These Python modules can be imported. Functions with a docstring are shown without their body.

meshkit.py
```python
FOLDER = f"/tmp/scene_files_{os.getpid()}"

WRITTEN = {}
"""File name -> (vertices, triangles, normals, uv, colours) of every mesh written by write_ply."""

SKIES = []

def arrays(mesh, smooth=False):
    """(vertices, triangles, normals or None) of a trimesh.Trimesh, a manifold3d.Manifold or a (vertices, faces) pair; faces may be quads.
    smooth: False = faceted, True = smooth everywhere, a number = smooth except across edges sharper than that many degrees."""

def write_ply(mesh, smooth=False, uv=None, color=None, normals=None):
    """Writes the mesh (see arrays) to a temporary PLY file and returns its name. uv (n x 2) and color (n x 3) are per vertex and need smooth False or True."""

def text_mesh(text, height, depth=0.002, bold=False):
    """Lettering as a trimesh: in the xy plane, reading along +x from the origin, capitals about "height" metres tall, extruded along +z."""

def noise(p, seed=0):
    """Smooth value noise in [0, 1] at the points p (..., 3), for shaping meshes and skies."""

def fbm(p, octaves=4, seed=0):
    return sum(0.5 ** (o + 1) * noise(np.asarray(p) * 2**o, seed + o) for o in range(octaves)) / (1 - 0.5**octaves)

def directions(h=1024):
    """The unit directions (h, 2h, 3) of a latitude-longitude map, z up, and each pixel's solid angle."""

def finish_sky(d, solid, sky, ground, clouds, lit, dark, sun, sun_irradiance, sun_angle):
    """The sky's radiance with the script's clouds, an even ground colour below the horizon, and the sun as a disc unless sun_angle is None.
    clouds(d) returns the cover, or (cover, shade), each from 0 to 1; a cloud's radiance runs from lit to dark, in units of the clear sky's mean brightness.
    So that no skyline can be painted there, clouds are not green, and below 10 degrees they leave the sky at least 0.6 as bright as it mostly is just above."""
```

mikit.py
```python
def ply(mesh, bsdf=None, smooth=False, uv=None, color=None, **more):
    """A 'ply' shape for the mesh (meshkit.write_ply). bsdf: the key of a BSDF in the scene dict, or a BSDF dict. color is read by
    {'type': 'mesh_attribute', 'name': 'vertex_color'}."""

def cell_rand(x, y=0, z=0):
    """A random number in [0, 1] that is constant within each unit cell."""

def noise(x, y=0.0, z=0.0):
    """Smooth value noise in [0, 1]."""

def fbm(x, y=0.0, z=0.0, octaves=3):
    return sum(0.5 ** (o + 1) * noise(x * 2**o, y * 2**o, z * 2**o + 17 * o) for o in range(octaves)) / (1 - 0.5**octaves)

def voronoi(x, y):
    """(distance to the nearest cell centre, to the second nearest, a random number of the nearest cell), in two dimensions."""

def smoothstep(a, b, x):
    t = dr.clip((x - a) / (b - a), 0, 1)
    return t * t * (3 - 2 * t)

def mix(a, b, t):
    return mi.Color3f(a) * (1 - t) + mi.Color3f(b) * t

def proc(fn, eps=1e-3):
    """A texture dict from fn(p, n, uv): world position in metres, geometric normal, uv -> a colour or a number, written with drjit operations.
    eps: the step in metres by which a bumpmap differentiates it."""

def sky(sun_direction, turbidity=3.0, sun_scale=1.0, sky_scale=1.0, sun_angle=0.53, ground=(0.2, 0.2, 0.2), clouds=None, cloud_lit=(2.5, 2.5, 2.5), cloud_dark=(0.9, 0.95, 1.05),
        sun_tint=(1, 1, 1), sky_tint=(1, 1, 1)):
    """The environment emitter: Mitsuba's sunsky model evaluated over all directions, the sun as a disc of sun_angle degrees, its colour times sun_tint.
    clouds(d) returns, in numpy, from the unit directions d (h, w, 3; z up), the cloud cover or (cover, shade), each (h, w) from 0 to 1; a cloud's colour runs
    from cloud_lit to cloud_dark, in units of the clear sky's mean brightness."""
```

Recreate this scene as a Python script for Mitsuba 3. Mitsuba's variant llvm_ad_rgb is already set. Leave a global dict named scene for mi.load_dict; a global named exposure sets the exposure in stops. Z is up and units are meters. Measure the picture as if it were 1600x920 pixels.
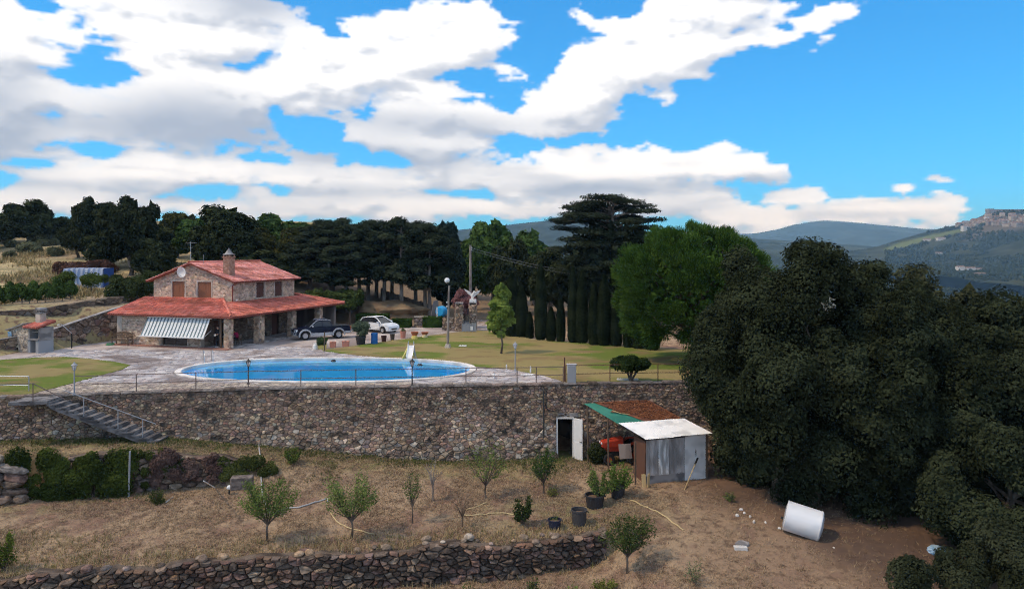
import math
import numpy as np, trimesh, shapely, drjit as dr, mitsuba as mi, mikit, meshkit
import manifold3d as m3
from shapely.geometry import Polygon, LineString, Point
from scipy.spatial import Voronoi

# ------------------------------------------------------------------ camera, sky, exposure
EYE = 7.85                      # eye height above the pool terrace (terrace = z 0)
HFOV = 2 * math.degrees(math.atan(800 / 1140.0))
T = mi.ScalarTransform4f
scene, labels = {}, {}
scene['camera'] = {'type': 'perspective', 'fov': HFOV, 'fov_axis': 'x', 'near_clip': 0.5, 'far_clip': 30000.0,
                   'principal_point_offset_y': (460 - 395.0) / 920.0,
                   'to_world': T().look_at(origin=[0, 0, EYE], target=[0, 10, EYE], up=[0, 0, 1])}
exposure = 1.75


def cloud_block(d, px=1):
    """Cumulus field: broad masses given by azimuth / elevation (degrees), broken up by fractal noise; it goes on all round.
    px: degrees-step of the grid relative to the full map."""
    az = np.degrees(np.arctan2(d[..., 0], d[..., 1]))
    el = np.degrees(np.arcsin(np.clip(d[..., 2], -1, 1)))
    q = d * np.array([1.0, 1.0, 1.9])
    n1 = meshkit.fbm(q * 7.0, 4, seed=3)
    n2 = meshkit.fbm(q * 26.0, 4, seed=11)
    n3 = meshkit.fbm(q * 3.0, 3, seed=23)
    field = np.full(az.shape, -0.62)

    def blob(a, e, ra, re, w, rot=0.0):
        c, s = math.cos(math.radians(rot)), math.sin(math.radians(rot))
        x, y = az - a, el - e
        x, y = c * x + s * y, -s * x + c * y
        return w * np.exp(-((x / ra) ** 2 + (y / re) ** 2) ** 1.25)
    masses = [  # azimuth, elevation, half widths, weight, tilt
        (-26, 15.5, 8.0, 4.0, 1.15, 0), (-24, 11.0, 6.5, 3.5, 1.1, 0), (-29.5, 9.2, 5.0, 2.0, 0.8, 0), (-22, 17.0, 5.0, 3.0, 0.9, 10),
        (-15, 13.0, 6.5, 3.2, 1.1, 10), (-8.5, 15.5, 5.2, 3.6, 1.15, 10), (-4.5, 15.5, 4.0, 2.2, 1.0, 15),
        (-3, 17.5, 1.6, 1.0, .2, 0), (-7.5, 11.5, 4.5, 2.2, 1.0, 0), (0.2, 16.5, 1.6, 1.1, .6, 20),
        (-37, 13.5, 5.0, 3.0, 1.05, 0), (-35, 9.5, 5.5, 2.6, .95, 0), (-37, 7, 5.0, 2.6, .9, 0), (-36, 16.6, 4, 1.5, .8, 0),
        (7, 13.0, 6.4, 3.1, 1.15, 20), (12.5, 15.8, 5.5, 3.2, 1.15, 26), (16.5, 18.5, 4.0, 2.4, 1.0, 30), (17.5, 15.6, 3.2, 1.3, .8, 20), (3.5, 11.4, 3.8, 2.7, 0.95, 10), (20, 15.2, 1.8, .9, .78, 20),
        (-8, 8.7, 5.6, 1.7, 1.1, 0), (-2.6, 10.6, 3.4, 1.6, 0.8, 0), (-27, 5.6, 10, 1.6, 1.0, 0), (-14, 5.8, 7.5, 1.6, 1.0, 2),
        (1, 6.0, 9, 2.0, 1.05, 3), (9, 6.3, 5.5, 2.0, 1.0, 4), (-8, 3.6, 15, 1.5, .95, 0), (10, 4.0, 7, 1.4, 0.9, 0), (-33, 3.4, 8, 1.4, .9, 0),
        (17.5, 6.4, 3.4, 1.1, 1.0, -12), (16.5, 7.9, 2.4, .8, .75, 0), (20.5, 4.2, 3, .6, .5, 0), (16.5, 2.4, 5, 1.2, .8, 0),
        (28.5, 2.6, 4.3, 1.25, 1.05, -4), (31, 3.0, 2.2, 1.1, .9, 0), (25, 2.4, 3.0, .8, .9, 0), (28.2, 4.5, 1.6, .45, .85, 0), (30.5, 5, 1.3, .35, .66, 0),
        (23.2, 16.4, 3.0, .8, 1.0, 12), (22.4, 14.3, 1.7, .6, 1.0, 30), (-15.5, 18.3, 1.6, .8, .6, 30), (-35, 19.0, 3.0, .8, .66, 0)]
    for m in masses:
        b_ = blob(*m)
        field = np.maximum(field, -0.62 + b_) + 0.12 * b_
    for a, e, ra, re, w in [(-29.5, 13.6, 2.4, 2.0, 1.1), (-33, 16.4, 2.2, 1.0, .7), (2.2, 14.6, 1.3, 1.6, .7), (-10.5, 7.2, 1.6, .5, .5), (1.5, 8.6, 3.0, .6, .6), (-18, 5.0, 3.0, .35, .4), (-4, 4.6, 2.5, .35, .45), (-14.8, 9.2, 2.4, 1.2, .9), (-31.5, 18.6, 3.2, 1.3, .8), (-12.5, 18.6, 4.5, 1.5, 1.0), (2.6, 16.6, 2.0, 2.4, .9), (13, 9.6, 5.5, 1.5, .9), (22, 11, 7, 3.6, 1.2), (31, 9, 7, 4.5, 1.2),
                            (30, 16, 5, 4, .8), (24, 5.2, 3.0, 1.2, .6), (-2.5, 13.2, 1.2, 1.3, .5), (-31.5, 5.9, 3.0, .5, .5), (-20, 7.0, 2.5, .6, .5), (35, 4, 3.5, 2.2, 1.0), (23.2, 2.0, 1.8, .7, .4)]:
        field = field - blob(a, e, ra, re, w)
    away = 1 - np.clip((44 - np.abs(az)) / 8, 0, 1) * np.clip((24 - el) / 5, 0, 1)   # the rest of the sky: the same kind of broken cloud
    field = field * (1 - away) + away * (-0.62 + 1.5 * np.clip((n3 - 0.40) * 3.2, 0, 0.6))
    warp = np.stack([meshkit.fbm(q * 11.0, 2, seed=51), meshkit.fbm(q * 11.0, 2, seed=52), meshkit.fbm(q * 11.0, 2, seed=53)], -1) - .5
    w = q + warp * .05
    bil = sum(.54 ** o * (1 - np.abs(2 * meshkit.noise(w * 13.0 * 2.05 ** o + 9 * o, 60 + o) - 1)) for o in range(6)) / 2.12
    f = field * 1.25 + .02 + 1.0 * (n1 - 0.5) + 2.7 * (bil - 0.57) + 1.0 * (n2 - .5)
    cover = np.clip((f + 0.10) / 0.26, 0, 1)
    cover = cover * cover * (3 - 2 * cover)
    cover = cover * (0.80 + 0.20 * np.clip(f * 2.4, 0, 1))
    thick = np.clip(f, 0, 1.3)

    def towards_sun(t, k):                                              # the cloud lying up and left of each point, towards the sun
        k = max(1, k // px)
        r = np.roll(np.roll(t, k, 0), -(k // 2), 1)
        return np.where(np.arange(len(t))[:, None] >= k, r, t)
    relief = np.clip((towards_sun(thick, 4) + towards_sun(thick, 8)) / 2 - thick, -.6, .8)
    above = sum(towards_sun(thick, k) for k in (5, 10, 16, 23)) / 4
    under = np.clip((above - thick * .8) * 1.1, 0, .7)

    def dark(a, e, ra, re, w):
        return w * np.exp(-(((az - a) / ra) ** 2 + ((el - e) / re) ** 2))
    shade = np.zeros(az.shape)
    for m in [(-22, 9.3, 5.5, 1.8, 1.0), (-26, 8.6, 5, 1.1, .8), (-37.5, 9.0, 5.5, 2.6, 1.0), (-35, 7.0, 6, 1.5, .8), (-20.5, 18.3, 4.4, 1.7, .95), (-7.5, 7.3, 5.5, .8, .7), (-9, 10.0, 6, 1.1, .45),
              (-3, 9.6, 3, 1.0, .4), (-25, 4.3, 12, .7, .55), (-5, 4.8, 12, .6, .6), (5, 9.8, 5, 1.2, .35), (8, 5.0, 8, .6, .45), (19, 5.0, 3, .6, .4), (-14, 7.5, 4, 1.3, .55), (2.5, 3.2, 10, .6, .4)]:
        shade = shade + dark(*m)
    streak = meshkit.fbm(np.stack([az * .16, el * 1.1, az * 0], -1), 4, seed=71)
    shade = shade + away * np.clip((n3 - .45) * 2.2, 0, .7)
    shade = shade * np.clip(3.4 * n1 - .5, 0, 2.0) + under * .30 + np.clip(relief, 0, 1) * .95 + .9 * np.clip(.56 - bil, 0, .3) * np.clip(f * 2.2, 0, 1) + np.clip(streak - .5, 0, 1) * 2.0 * np.clip((8.5 - el) / 3, 0, 1)
    return cover, (1 - np.exp(-1.3 * np.clip(shade, 0, 2))) * .85


def sky_clouds(d):
    """Fine over the part of the sky in view, four times coarser elsewhere."""
    coarse = cloud_block(d[::4, ::4], 4)
    out = [np.kron(c, np.ones((4, 4))) for c in coarse]
    n = d.shape[1]
    i0, j0, j1 = len(d) - int(n / 360 * 30), int(n / 360 * 42), int(n / 360 * 138)
    for o, c in zip(out, cloud_block(d[i0:, j0:j1])):
        o[i0:, j0:j1] = c
    return tuple(out)


scene['sky'] = mikit.sky([-0.62, -0.22, 0.82], turbidity=3, sun_scale=0.42, sun_angle=4.0, sky_scale=1.0, ground=(0.12, 0.10, 0.08),
                         clouds=sky_clouds, cloud_lit=(3.0, 3.02, 3.05), cloud_dark=(0.62, 0.84, 1.25), sky_tint=(0.30, 1.32, 1.85), sun_tint=(1.0, 0.90, 0.76))

# ------------------------------------------------------------------ helpers
rng = np.random.default_rng(7)
used = {}


def at(u, v, z):
    """Point on the level z seen at picture position u, v (used to survey the place)."""
    y = 1140.0 * (EYE - z) / (v - 395.0)
    return np.array([(u - 800.0) * y / 1140.0, y, z])


def pt(u, v, y):
    """Point at distance y seen at u, v."""
    return np.array([(u - 800.0) * y / 1140.0, y, EYE - (v - 395.0) * y / 1140.0])


def lerp(x, xs, ys):
    return np.interp(x, xs, ys)


def sst(a, b, x):
    t = np.clip((x - a) / (b - a), 0, 1)
    return t * t * (3 - 2 * t)


def numbered(name, parent=None):
    full = name if parent is None else f'{parent}__{name}'
    n = used.get(full, -1) + 1
    used[full] = n
    return full if n == 0 else f'{full}_{n:03d}'


def thing(name, label, cat, group=None):
    k = numbered(name)
    labels[k] = {'label': label, 'category': cat}
    if group:
        labels[k]['group'] = group
    return k


def put(name, mesh, bsdf, parent=None, smooth=False, M=None, color=None, label=None, stuff=False, shape=None):
    k = numbered(name, parent)
    s = shape if shape is not None else mikit.ply(mesh, bsdf, smooth=smooth, color=color)
    s = dict(s)
    if M is not None:
        s['to_world'] = T(np.asarray(M, float))
    scene[k] = s
    if label:
        labels.setdefault(k, {})['label'] = label
    if stuff:
        labels.setdefault(k, {})['kind'] = 'stuff'
    return k


def single(name, mesh, bsdf, label, cat, group=None, **kw):
    k = thing(name, label, cat, group)
    used[name] -= 1
    return put(name, mesh, bsdf, **kw)


def struct(name, mesh, bsdf, **kw):
    k = put(name, mesh, bsdf, **kw)
    labels.setdefault(k, {})['kind'] = 'structure'
    return k


def mat(x=0, y=0, z=0, rz=0.0, s=1.0, tilt=0.0, tdir=0.0):
    """Placement matrix: scale, lean by tilt degrees towards tdir, turn by rz degrees, move."""
    s = np.broadcast_to(np.asarray(s, float), (3,))
    R = trimesh.transformations.rotation_matrix(math.radians(rz), [0, 0, 1])
    if tilt:
        ax = [-math.sin(math.radians(tdir)), math.cos(math.radians(tdir)), 0]
        R = trimesh.transformations.rotation_matrix(math.radians(tilt), ax) @ R
    M = R @ np.diag([*s, 1.0])
    M[:3, 3] = [x, y, z]
    return M


class MB:
    """Collects pieces of one mesh, with one colour per piece if wanted."""
    def __init__(self):
        self.v, self.f, self.c, self.n = [], [], [], 0

    def add(self, v, f, col=None):
        v, f = np.asarray(v, float), np.asarray(f, int)
        if f.shape[1] == 4:
            f = np.vstack([f[:, [0, 1, 2]], f[:, [0, 2, 3]]])
        self.v.append(v), self.f.append(f + self.n)
        self.n += len(v)
        if col is not None:
            col = np.asarray(col, float)
            self.c.append(np.broadcast_to(col, (len(v), 3)) if col.ndim == 1 else col)
        return self

    def mesh(self, m, col=None):
        if hasattr(m, 'to_mesh'):
            q = m.to_mesh()
            return self.add(q.vert_properties[:, :3], q.tri_verts, col)
        return self.add(m.vertices, m.faces, col)

    def tm(self, M=None):
        v = np.vstack(self.v)
        if M is not None:
            v = v @ np.asarray(M)[:3, :3].T + np.asarray(M)[:3, 3]
        return trimesh.Trimesh(v, np.vstack(self.f), process=False)

    def col(self):
        return np.vstack(self.c)


BF = np.array([[0, 2, 3, 1], [4, 5, 7, 6], [0, 1, 5, 4], [2, 6, 7, 3], [0, 4, 6, 2], [1, 3, 7, 5]])


def box(x0, x1, y0, y1, z0, z1, b=0.0):
    """Box, with chamfered edges when b > 0."""
    if b <= 0:
        v = np.array([[x, y, z] for z in (z0, z1) for y in (y0, y1) for x in (x0, x1)], float)
        return trimesh.Trimesh(v, np.vstack([BF[:, [0, 1, 2]], BF[:, [0, 2, 3]]]), process=False)
    p = []
    for x, sx in ((x0, 1), (x1, -1)):
        for y, sy in ((y0, 1), (y1, -1)):
            for z, sz in ((z0, 1), (z1, -1)):
                p += [[x + sx * b, y + sy * b, z], [x + sx * b, y, z + sz * b], [x, y + sy * b, z + sz * b]]
    return trimesh.convex.convex_hull(np.array(p))


def hull(points):
    return trimesh.convex.convex_hull(np.asarray(points, float))


def tube(path, r, n=8, cap=True):
    """Tapered tube along a polyline."""
    p = np.asarray(path, float)
    r = np.broadcast_to(np.asarray(r, float), (len(p),))
    t = np.gradient(p, axis=0)
    t /= np.linalg.norm(t, axis=1, keepdims=True) + 1e-12
    ref = np.array([0, 0, 1.0]) if abs(t[:, 2]).mean() < 0.8 else np.array([1.0, 0, 0])
    a = np.cross(t, ref)
    a /= np.linalg.norm(a, axis=1, keepdims=True) + 1e-12
    b = np.cross(t, a)
    ang = np.arange(n) * 2 * np.pi / n
    v = (p[:, None] + r[:, None, None] * (np.cos(ang)[None, :, None] * a[:, None] + np.sin(ang)[None, :, None] * b[:, None])).reshape(-1, 3)
    i, j = np.meshgrid(np.arange(len(p) - 1), np.arange(n), indexing='ij')
    q = np.stack([i * n + j, i * n + (j + 1) % n, (i + 1) * n + (j + 1) % n, (i + 1) * n + j], -1).reshape(-1, 4)
    f = np.vstack([q[:, [0, 2, 1]], q[:, [0, 3, 2]]])
    if cap:
        v = np.vstack([v, p[:1], p[-1:]])
        k = np.arange(n)
        L = (len(p) - 1) * n
        f = np.vstack([f, np.stack([k * 0 + len(v) - 2, k, (k + 1) % n], 1), np.stack([k * 0 + len(v) - 1, L + (k + 1) % n, L + k], 1)])
    return trimesh.Trimesh(v, f, process=False)


def lathe(profile, n=20):
    """Surface of revolution about z from (radius, height) pairs."""
    p = np.asarray(profile, float)
    ang = np.arange(n) * 2 * np.pi / n
    v = np.stack([p[:, None, 0] * np.cos(ang), p[:, None, 0] * np.sin(ang), np.repeat(p[:, 1:2], n, 1)], -1).reshape(-1, 3)
    i, j = np.meshgrid(np.arange(len(p) - 1), np.arange(n), indexing='ij')
    q = np.stack([i * n + j, i * n + (j + 1) % n, (i + 1) * n + (j + 1) % n, (i + 1) * n + j], -1).reshape(-1, 4)
    return trimesh.Trimesh(v, np.vstack([q[:, [0, 1, 2]], q[:, [0, 2, 3]]]), process=False)


def ext(poly, z0, z1):
    """Upright prism over a polygon."""
    m = trimesh.creation.extrude_polygon(poly, z1 - z0, engine='earcut')
    m.apply_translation([0, 0, z0])
    return m


def sheet(poly, z, step=0.0):
    v, f = trimesh.creation.triangulate_polygon(poly, engine='earcut')
    v, f = np.asarray(v), np.asarray(f)
    return trimesh.Trimesh(np.column_stack([v, np.full(len(v), z)]), f, process=False)


def moved(m, M):
    m = m.copy()
    m.apply_transform(np.asarray(M))
    return m


def bone(mesh_list):
    return trimesh.util.concatenate(mesh_list)


# ------------------------------------------------------------------ materials
def C(r, g, b):
    return {'type': 'rgb', 'value': [r, g, b]}


def plain(key, col, rough=0.6, metal=0.0, spec=0.5, **kw):
    scene[key] = {'type': 'twosided', 'bsdf': {'type': 'principled', 'base_color': C(*col) if not isinstance(col, dict) else col, 'roughness': rough, 'metallic': metal, 'specular': spec, **kw}}
    return key


def mott(a, b, scale, thr=(0.35, 0.65), octaves=2, stretch=(1, 1, 1), scale2=None):
    """Mottled colour: two tones mixed by fractal noise of the position."""
    def fn(p, n, uv):
        t = mikit.smoothstep(thr[0], thr[1], mikit.fbm(p.x * scale * stretch[0], p.y * scale * stretch[1], p.z * scale * stretch[2], octaves))
        return mikit.mix(a, b, t)
    return mikit.proc(fn)


VC = {'type': 'mesh_attribute', 'name': 'vertex_color'}


TONES = np.array([(.10, .08, .068), (.15, .12, .10), (.19, .145, .12), (.20, .17, .155), (.25, .19, .15), (.26, .235, .22), (.30, .235, .18), (.32, .25, .22), (.36, .31, .28), (.38, .31, .24), (.44, .38, .32), (.52, .46, .39), (.42, .30, .20), (.21, .14, .12)])
for k_, c_ in enumerate(TONES):
    scene[f'stone_tone_{k_}'] = {'type': 'twosided', 'bsdf': {'type': 'diffuse', 'reflectance': mott(tuple((c_ * .58).tolist()), tuple((c_ * 1.22).tolist()), 6.5 + .1 * k_, (.3, .7), 3)}}


def tone_of(c):
    return f'stone_tone_{int(np.argmin(((np.log(TONES) - np.log(np.asarray(c))) ** 2).sum(1)))}'


LEAF = []


def leaf_of(cols, thin=True):
    """Leaf material whose two tones span the given colours (shared between alike plants)."""
    lo, hi = np.percentile(cols, 12, axis=0), np.percentile(cols, 93, axis=0)
    for k, (a, b, t) in enumerate(LEAF):
        if t == thin and np.abs(np.log(a / lo)).max() < .16 and np.abs(np.log(b / hi)).max() < .16:
            return f'leaf_mat_{k}'
    k = len(LEAF)
    LEAF.append((lo, hi, thin))

    def fn(p, n, uv):
        t = .35 * mikit.noise(p.x * 7.1, p.y * 7.1, p.z * 7.1) + .65 * mikit.noise(p.x * 1.2 + 7, p.y * 1.2, p.z * 1.2)
        return mikit.mix(tuple(map(float, lo)), tuple(map(float, hi)), mikit.smoothstep(.25, .75, t))
    tex = mikit.proc(fn)
    scene[f'leaf_mat_{k}'] = {'type': 'principledthin', 'base_color': tex, 'roughness': 0.9, 'eta': 1.2, 'diff_trans': 0.3, 'spec_trans': 0.0} if thin else {'type': 'twosided', 'bsdf': {'type': 'diffuse', 'reflectance': tex}}
    return f'leaf_mat_{k}'


def worn(key, stain, scale, thr=(0.5, 0.75), bump=0.0, bscale=9.0, rough=0.9, octaves=4):
    """Piece colours from the mesh, with stains of another tone laid over by noise, and fine relief."""
    def w(p, n, uv):
        return mikit.smoothstep(thr[0], thr[1], mikit.fbm(p.x * scale, p.y * scale, p.z * scale, octaves))
    b = {'type': 'blendbsdf', 'weight': mikit.proc(w), 'a': {'type': 'principled', 'base_color': VC, 'roughness': rough, 'specular': 0.2},
         'b': {'type': 'principled', 'base_color': C(*stain), 'roughness': rough, 'specular': 0.2}}
    if bump:
        def h(p, n, uv):
            return mikit.fbm(p.x * bscale, p.y * bscale, p.z * bscale, 3)
        b = {'type': 'bumpmap', 'tex': mikit.proc(h, eps=0.02), 'scale': bump, 'bsdf': b}
    scene[key] = {'type': 'twosided', 'bsdf': b}
    return key


worn('stone_mat', (0.075, 0.062, 0.052), 2.3, (0.50, 0.74), bump=0.05, bscale=7.0)
worn('house_stone_mat', (0.20, 0.15, 0.12), 1.7, (0.55, 0.8))
worn('paving_mat', (0.20, 0.165, 0.155), 0.6, (0.45, 0.75))
worn('ground_mat', (0.15, 0.10, 0.068), 3.6, (0.48, 0.74), bump=0.06, bscale=5.5, octaves=4)
worn('tile_mat', (0.34, 0.11, 0.07), 1.1, (0.5, 0.8), rough=0.75)
scene['blade_mat'] = {'type': 'twosided', 'bsdf': {'type': 'diffuse', 'reflectance': VC}}
scene['bark_mat'] = {'type': 'twosided', 'bsdf': {'type': 'principled', 'roughness': 0.95, 'specular': 0.1, 'base_color': mott((0.075, 0.058, 0.046), (0.17, 0.14, 0.115), 5.0, stretch=(1, 1, .25))}}
scene['pale_bark_mat'] = {'type': 'twosided', 'bsdf': {'type': 'principled', 'roughness': 0.95, 'specular': 0.1, 'base_color': mott((0.17, 0.145, 0.13), (0.30, 0.26, 0.23), 4.0, stretch=(1, 1, .3))}}
scene['mortar_mat'] = {'type': 'twosided', 'bsdf': {'type': 'principled', 'roughness': 0.95, 'specular': 0.1, 'base_color': mott((0.06, 0.046, 0.038), (0.16, 0.125, 0.10), 1.5)}}
scene['house_mortar_mat'] = {'type': 'twosided', 'bsdf': {'type': 'principled', 'roughness': 0.95, 'specular': 0.1, 'base_color': mott((0.42, 0.36, 0.30), (0.60, 0.53, 0.46), 2.0)}}
scene['concrete_mat'] = {'type': 'twosided', 'bsdf': {'type': 'principled', 'roughness': 0.9, 'specular': 0.2, 'base_color': mott((0.17, 0.165, 0.17), (0.33, 0.32, 0.32), 2.2)}}
scene['stair_mat'] = {'type': 'twosided', 'bsdf': {'type': 'principled', 'roughness': 0.95, 'specular': 0.1, 'base_color': mott((0.085, 0.082, 0.085), (0.20, 0.195, 0.20), 3.0, octaves=3)}}
scene['drive_mat'] = {'type': 'twosided', 'bsdf': {'type': 'principled', 'roughness': 0.95, 'specular': 0.1, 'base_color': mott((0.24, 0.20, 0.185), (0.40, 0.35, 0.325), 0.5, octaves=5)}}
scene['lawn_mat'] = {'type': 'twosided', 'bsdf': {'type': 'bumpmap', 'scale': 0.05, 'tex': mikit.proc(lambda p, n, uv: mikit.fbm(p.x * 9, p.y * 9, 0, 3), eps=0.02),
                     'bsdf': {'type': 'principled', 'roughness': 0.95, 'specular': 0.1, 'base_color': mikit.proc(lambda p, n, uv: mikit.mix(mikit.mix((0.235, 0.19, 0.085), (0.11, 0.145, 0.03), mikit.smoothstep(.40, .58, mikit.fbm(p.x * .26, p.y * .34 + 9, 0, 5))),
                              (0.19, 0.135, 0.07), mikit.smoothstep(.52, .72, mikit.fbm(p.x * .5 + 31, p.y * .8, 3, 4)) * .75))}}}
scene['plaster_mat'] = {'type': 'twosided', 'bsdf': {'type': 'principled', 'roughness': 0.9, 'specular': 0.2, 'base_color': mott((0.42, 0.37, 0.32), (0.56, 0.51, 0.45), 1.3)}}
scene['galv_mat'] = {'type': 'twosided', 'bsdf': {'type': 'principled', 'roughness': 0.5, 'metallic': 0.25, 'base_color': mott((0.26, 0.255, 0.26), (0.50, 0.49, 0.50), 2.6, (0.3, .7), stretch=(1.5, 1.5, .35))}}
scene['bright_galv_mat'] = {'type': 'twosided', 'bsdf': {'type': 'principled', 'roughness': 0.5, 'metallic': 0.25, 'base_color': mott((0.40, 0.41, 0.42), (0.78, 0.79, 0.80), 3.0, (0.35, .6), stretch=(2, 2, .35))}}
scene['white_sheet_mat'] = {'type': 'twosided', 'bsdf': {'type': 'principled', 'roughness': 0.55, 'base_color': mott((0.60, 0.61, 0.62), (0.82, 0.83, 0.84), 1.6, (0.25, .5))}}
scene['rust_roof_mat'] = {'type': 'twosided', 'bsdf': {'type': 'principled', 'roughness': 0.9, 'specular': 0.2, 'base_color': mott((0.22, 0.085, 0.045), (0.13, 0.058, 0.04), 2.4)}}
scene['green_roof_mat'] = {'type': 'twosided', 'bsdf': {'type': 'principled', 'roughness': 0.6, 'base_color': mott((0.012, 0.15, 0.105), (0.03, 0.20, 0.145), 1.2)}}
scene['litter_mat'] = {'type': 'twosided', 'bsdf': {'type': 'principled', 'roughness': 0.95, 'specular': 0.1, 'base_color': mott((0.20, 0.075, 0.04), (0.095, 0.05, 0.035), 3.5)}}
plain('white_mat', (0.78, 0.78, 0.77), 0.45)
plain('coping_mat', mott((0.50, 0.47, 0.44), (0.68, 0.65, 0.62), 1.4), 0.7)
plain('liner_mat', (0.09, 0.70, 0.97), 0.6)
plain('liner_pale_mat', (0.40, 0.84, 0.98), 0.6)
plain('iron_mat', (0.1450, 0.1075, 0.0975), 0.7)
plain('rust_iron_mat', (0.1175, 0.0565, 0.0375), 0.8)
plain('grey_paint_mat', (0.30, 0.32, 0.35), 0.5)
plain('lamp_black_mat', (0.02, 0.022, 0.024), 0.5)
plain('steel_mat', (0.62, 0.63, 0.65), 0.25, 0.9)
plain('pipe_white_mat', (0.60, 0.59, 0.57), 0.6)
plain('shutter_mat', (0.2350, 0.0925, 0.0450), 0.6)
plain('dark_shutter_mat', (0.1025, 0.0440, 0.0350), 0.6)
plain('wood_mat', (0.1225, 0.0850, 0.0590), 0.85)
plain('fascia_mat', (0.20, 0.045, 0.03), 0.7)
plain('dark_mat', (0.012, 0.011, 0.012), 0.8)
plain('glass_dark_mat', (0.012, 0.016, 0.022), 0.08, 0.0, 0.7)
plain('navy_paint_mat', (0.003, 0.006, 0.024), 0.3, 0.0, 0.25, clearcoat=0.15)
plain('silver_paint_mat', (0.50, 0.53, 0.58), 0.3, 0.4)
plain('white_paint_mat', (0.74, 0.78, 0.82), 0.25, 0.0, 0.5, clearcoat=0.7)
plain('tyre_mat', (0.014, 0.014, 0.015), 0.85)
plain('alloy_mat', (0.55, 0.56, 0.58), 0.35, 0.6)
plain('headlamp_mat', (0.75, 0.78, 0.82), 0.1, 0.2)
plain('red_paint_mat', (0.4400, 0.0425, 0.0180), 0.45)
plain('terracotta_mat', (0.4100, 0.1400, 0.0800), 0.85)
plain('pink_pot_mat', (0.5150, 0.2250, 0.1700), 0.85)
plain('yellow_mat', (0.6600, 0.5500, 0.1600), 0.7)
plain('black_plastic_mat', (0.0250, 0.0255, 0.0310), 0.5)
plain('blue_plastic_mat', (0.012, 0.13, 0.42), 0.4)
plain('light_blue_mat', (0.03, 0.36, 0.72), 0.4)
plain('tarp_blue_mat', mikit.proc(lambda p, n, uv: mikit.mix((0.10, 0.17, 0.33), (0.36, 0.41, 0.50), mikit.smoothstep(.25, .8, .5 + .22 * dr.sin(p.x * 11.0) + .6 * (mikit.fbm(p.x * 1.5, p.y, p.z * .6, 2) - .5)))), 0.5)
plain('tarp_dark_mat', (0.02, 0.07, 0.28), 0.5)
plain('rag_blue_mat', mott((0.10, 0.26, 0.48), (0.35, 0.52, 0.70), 3.0), 0.6)
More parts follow.
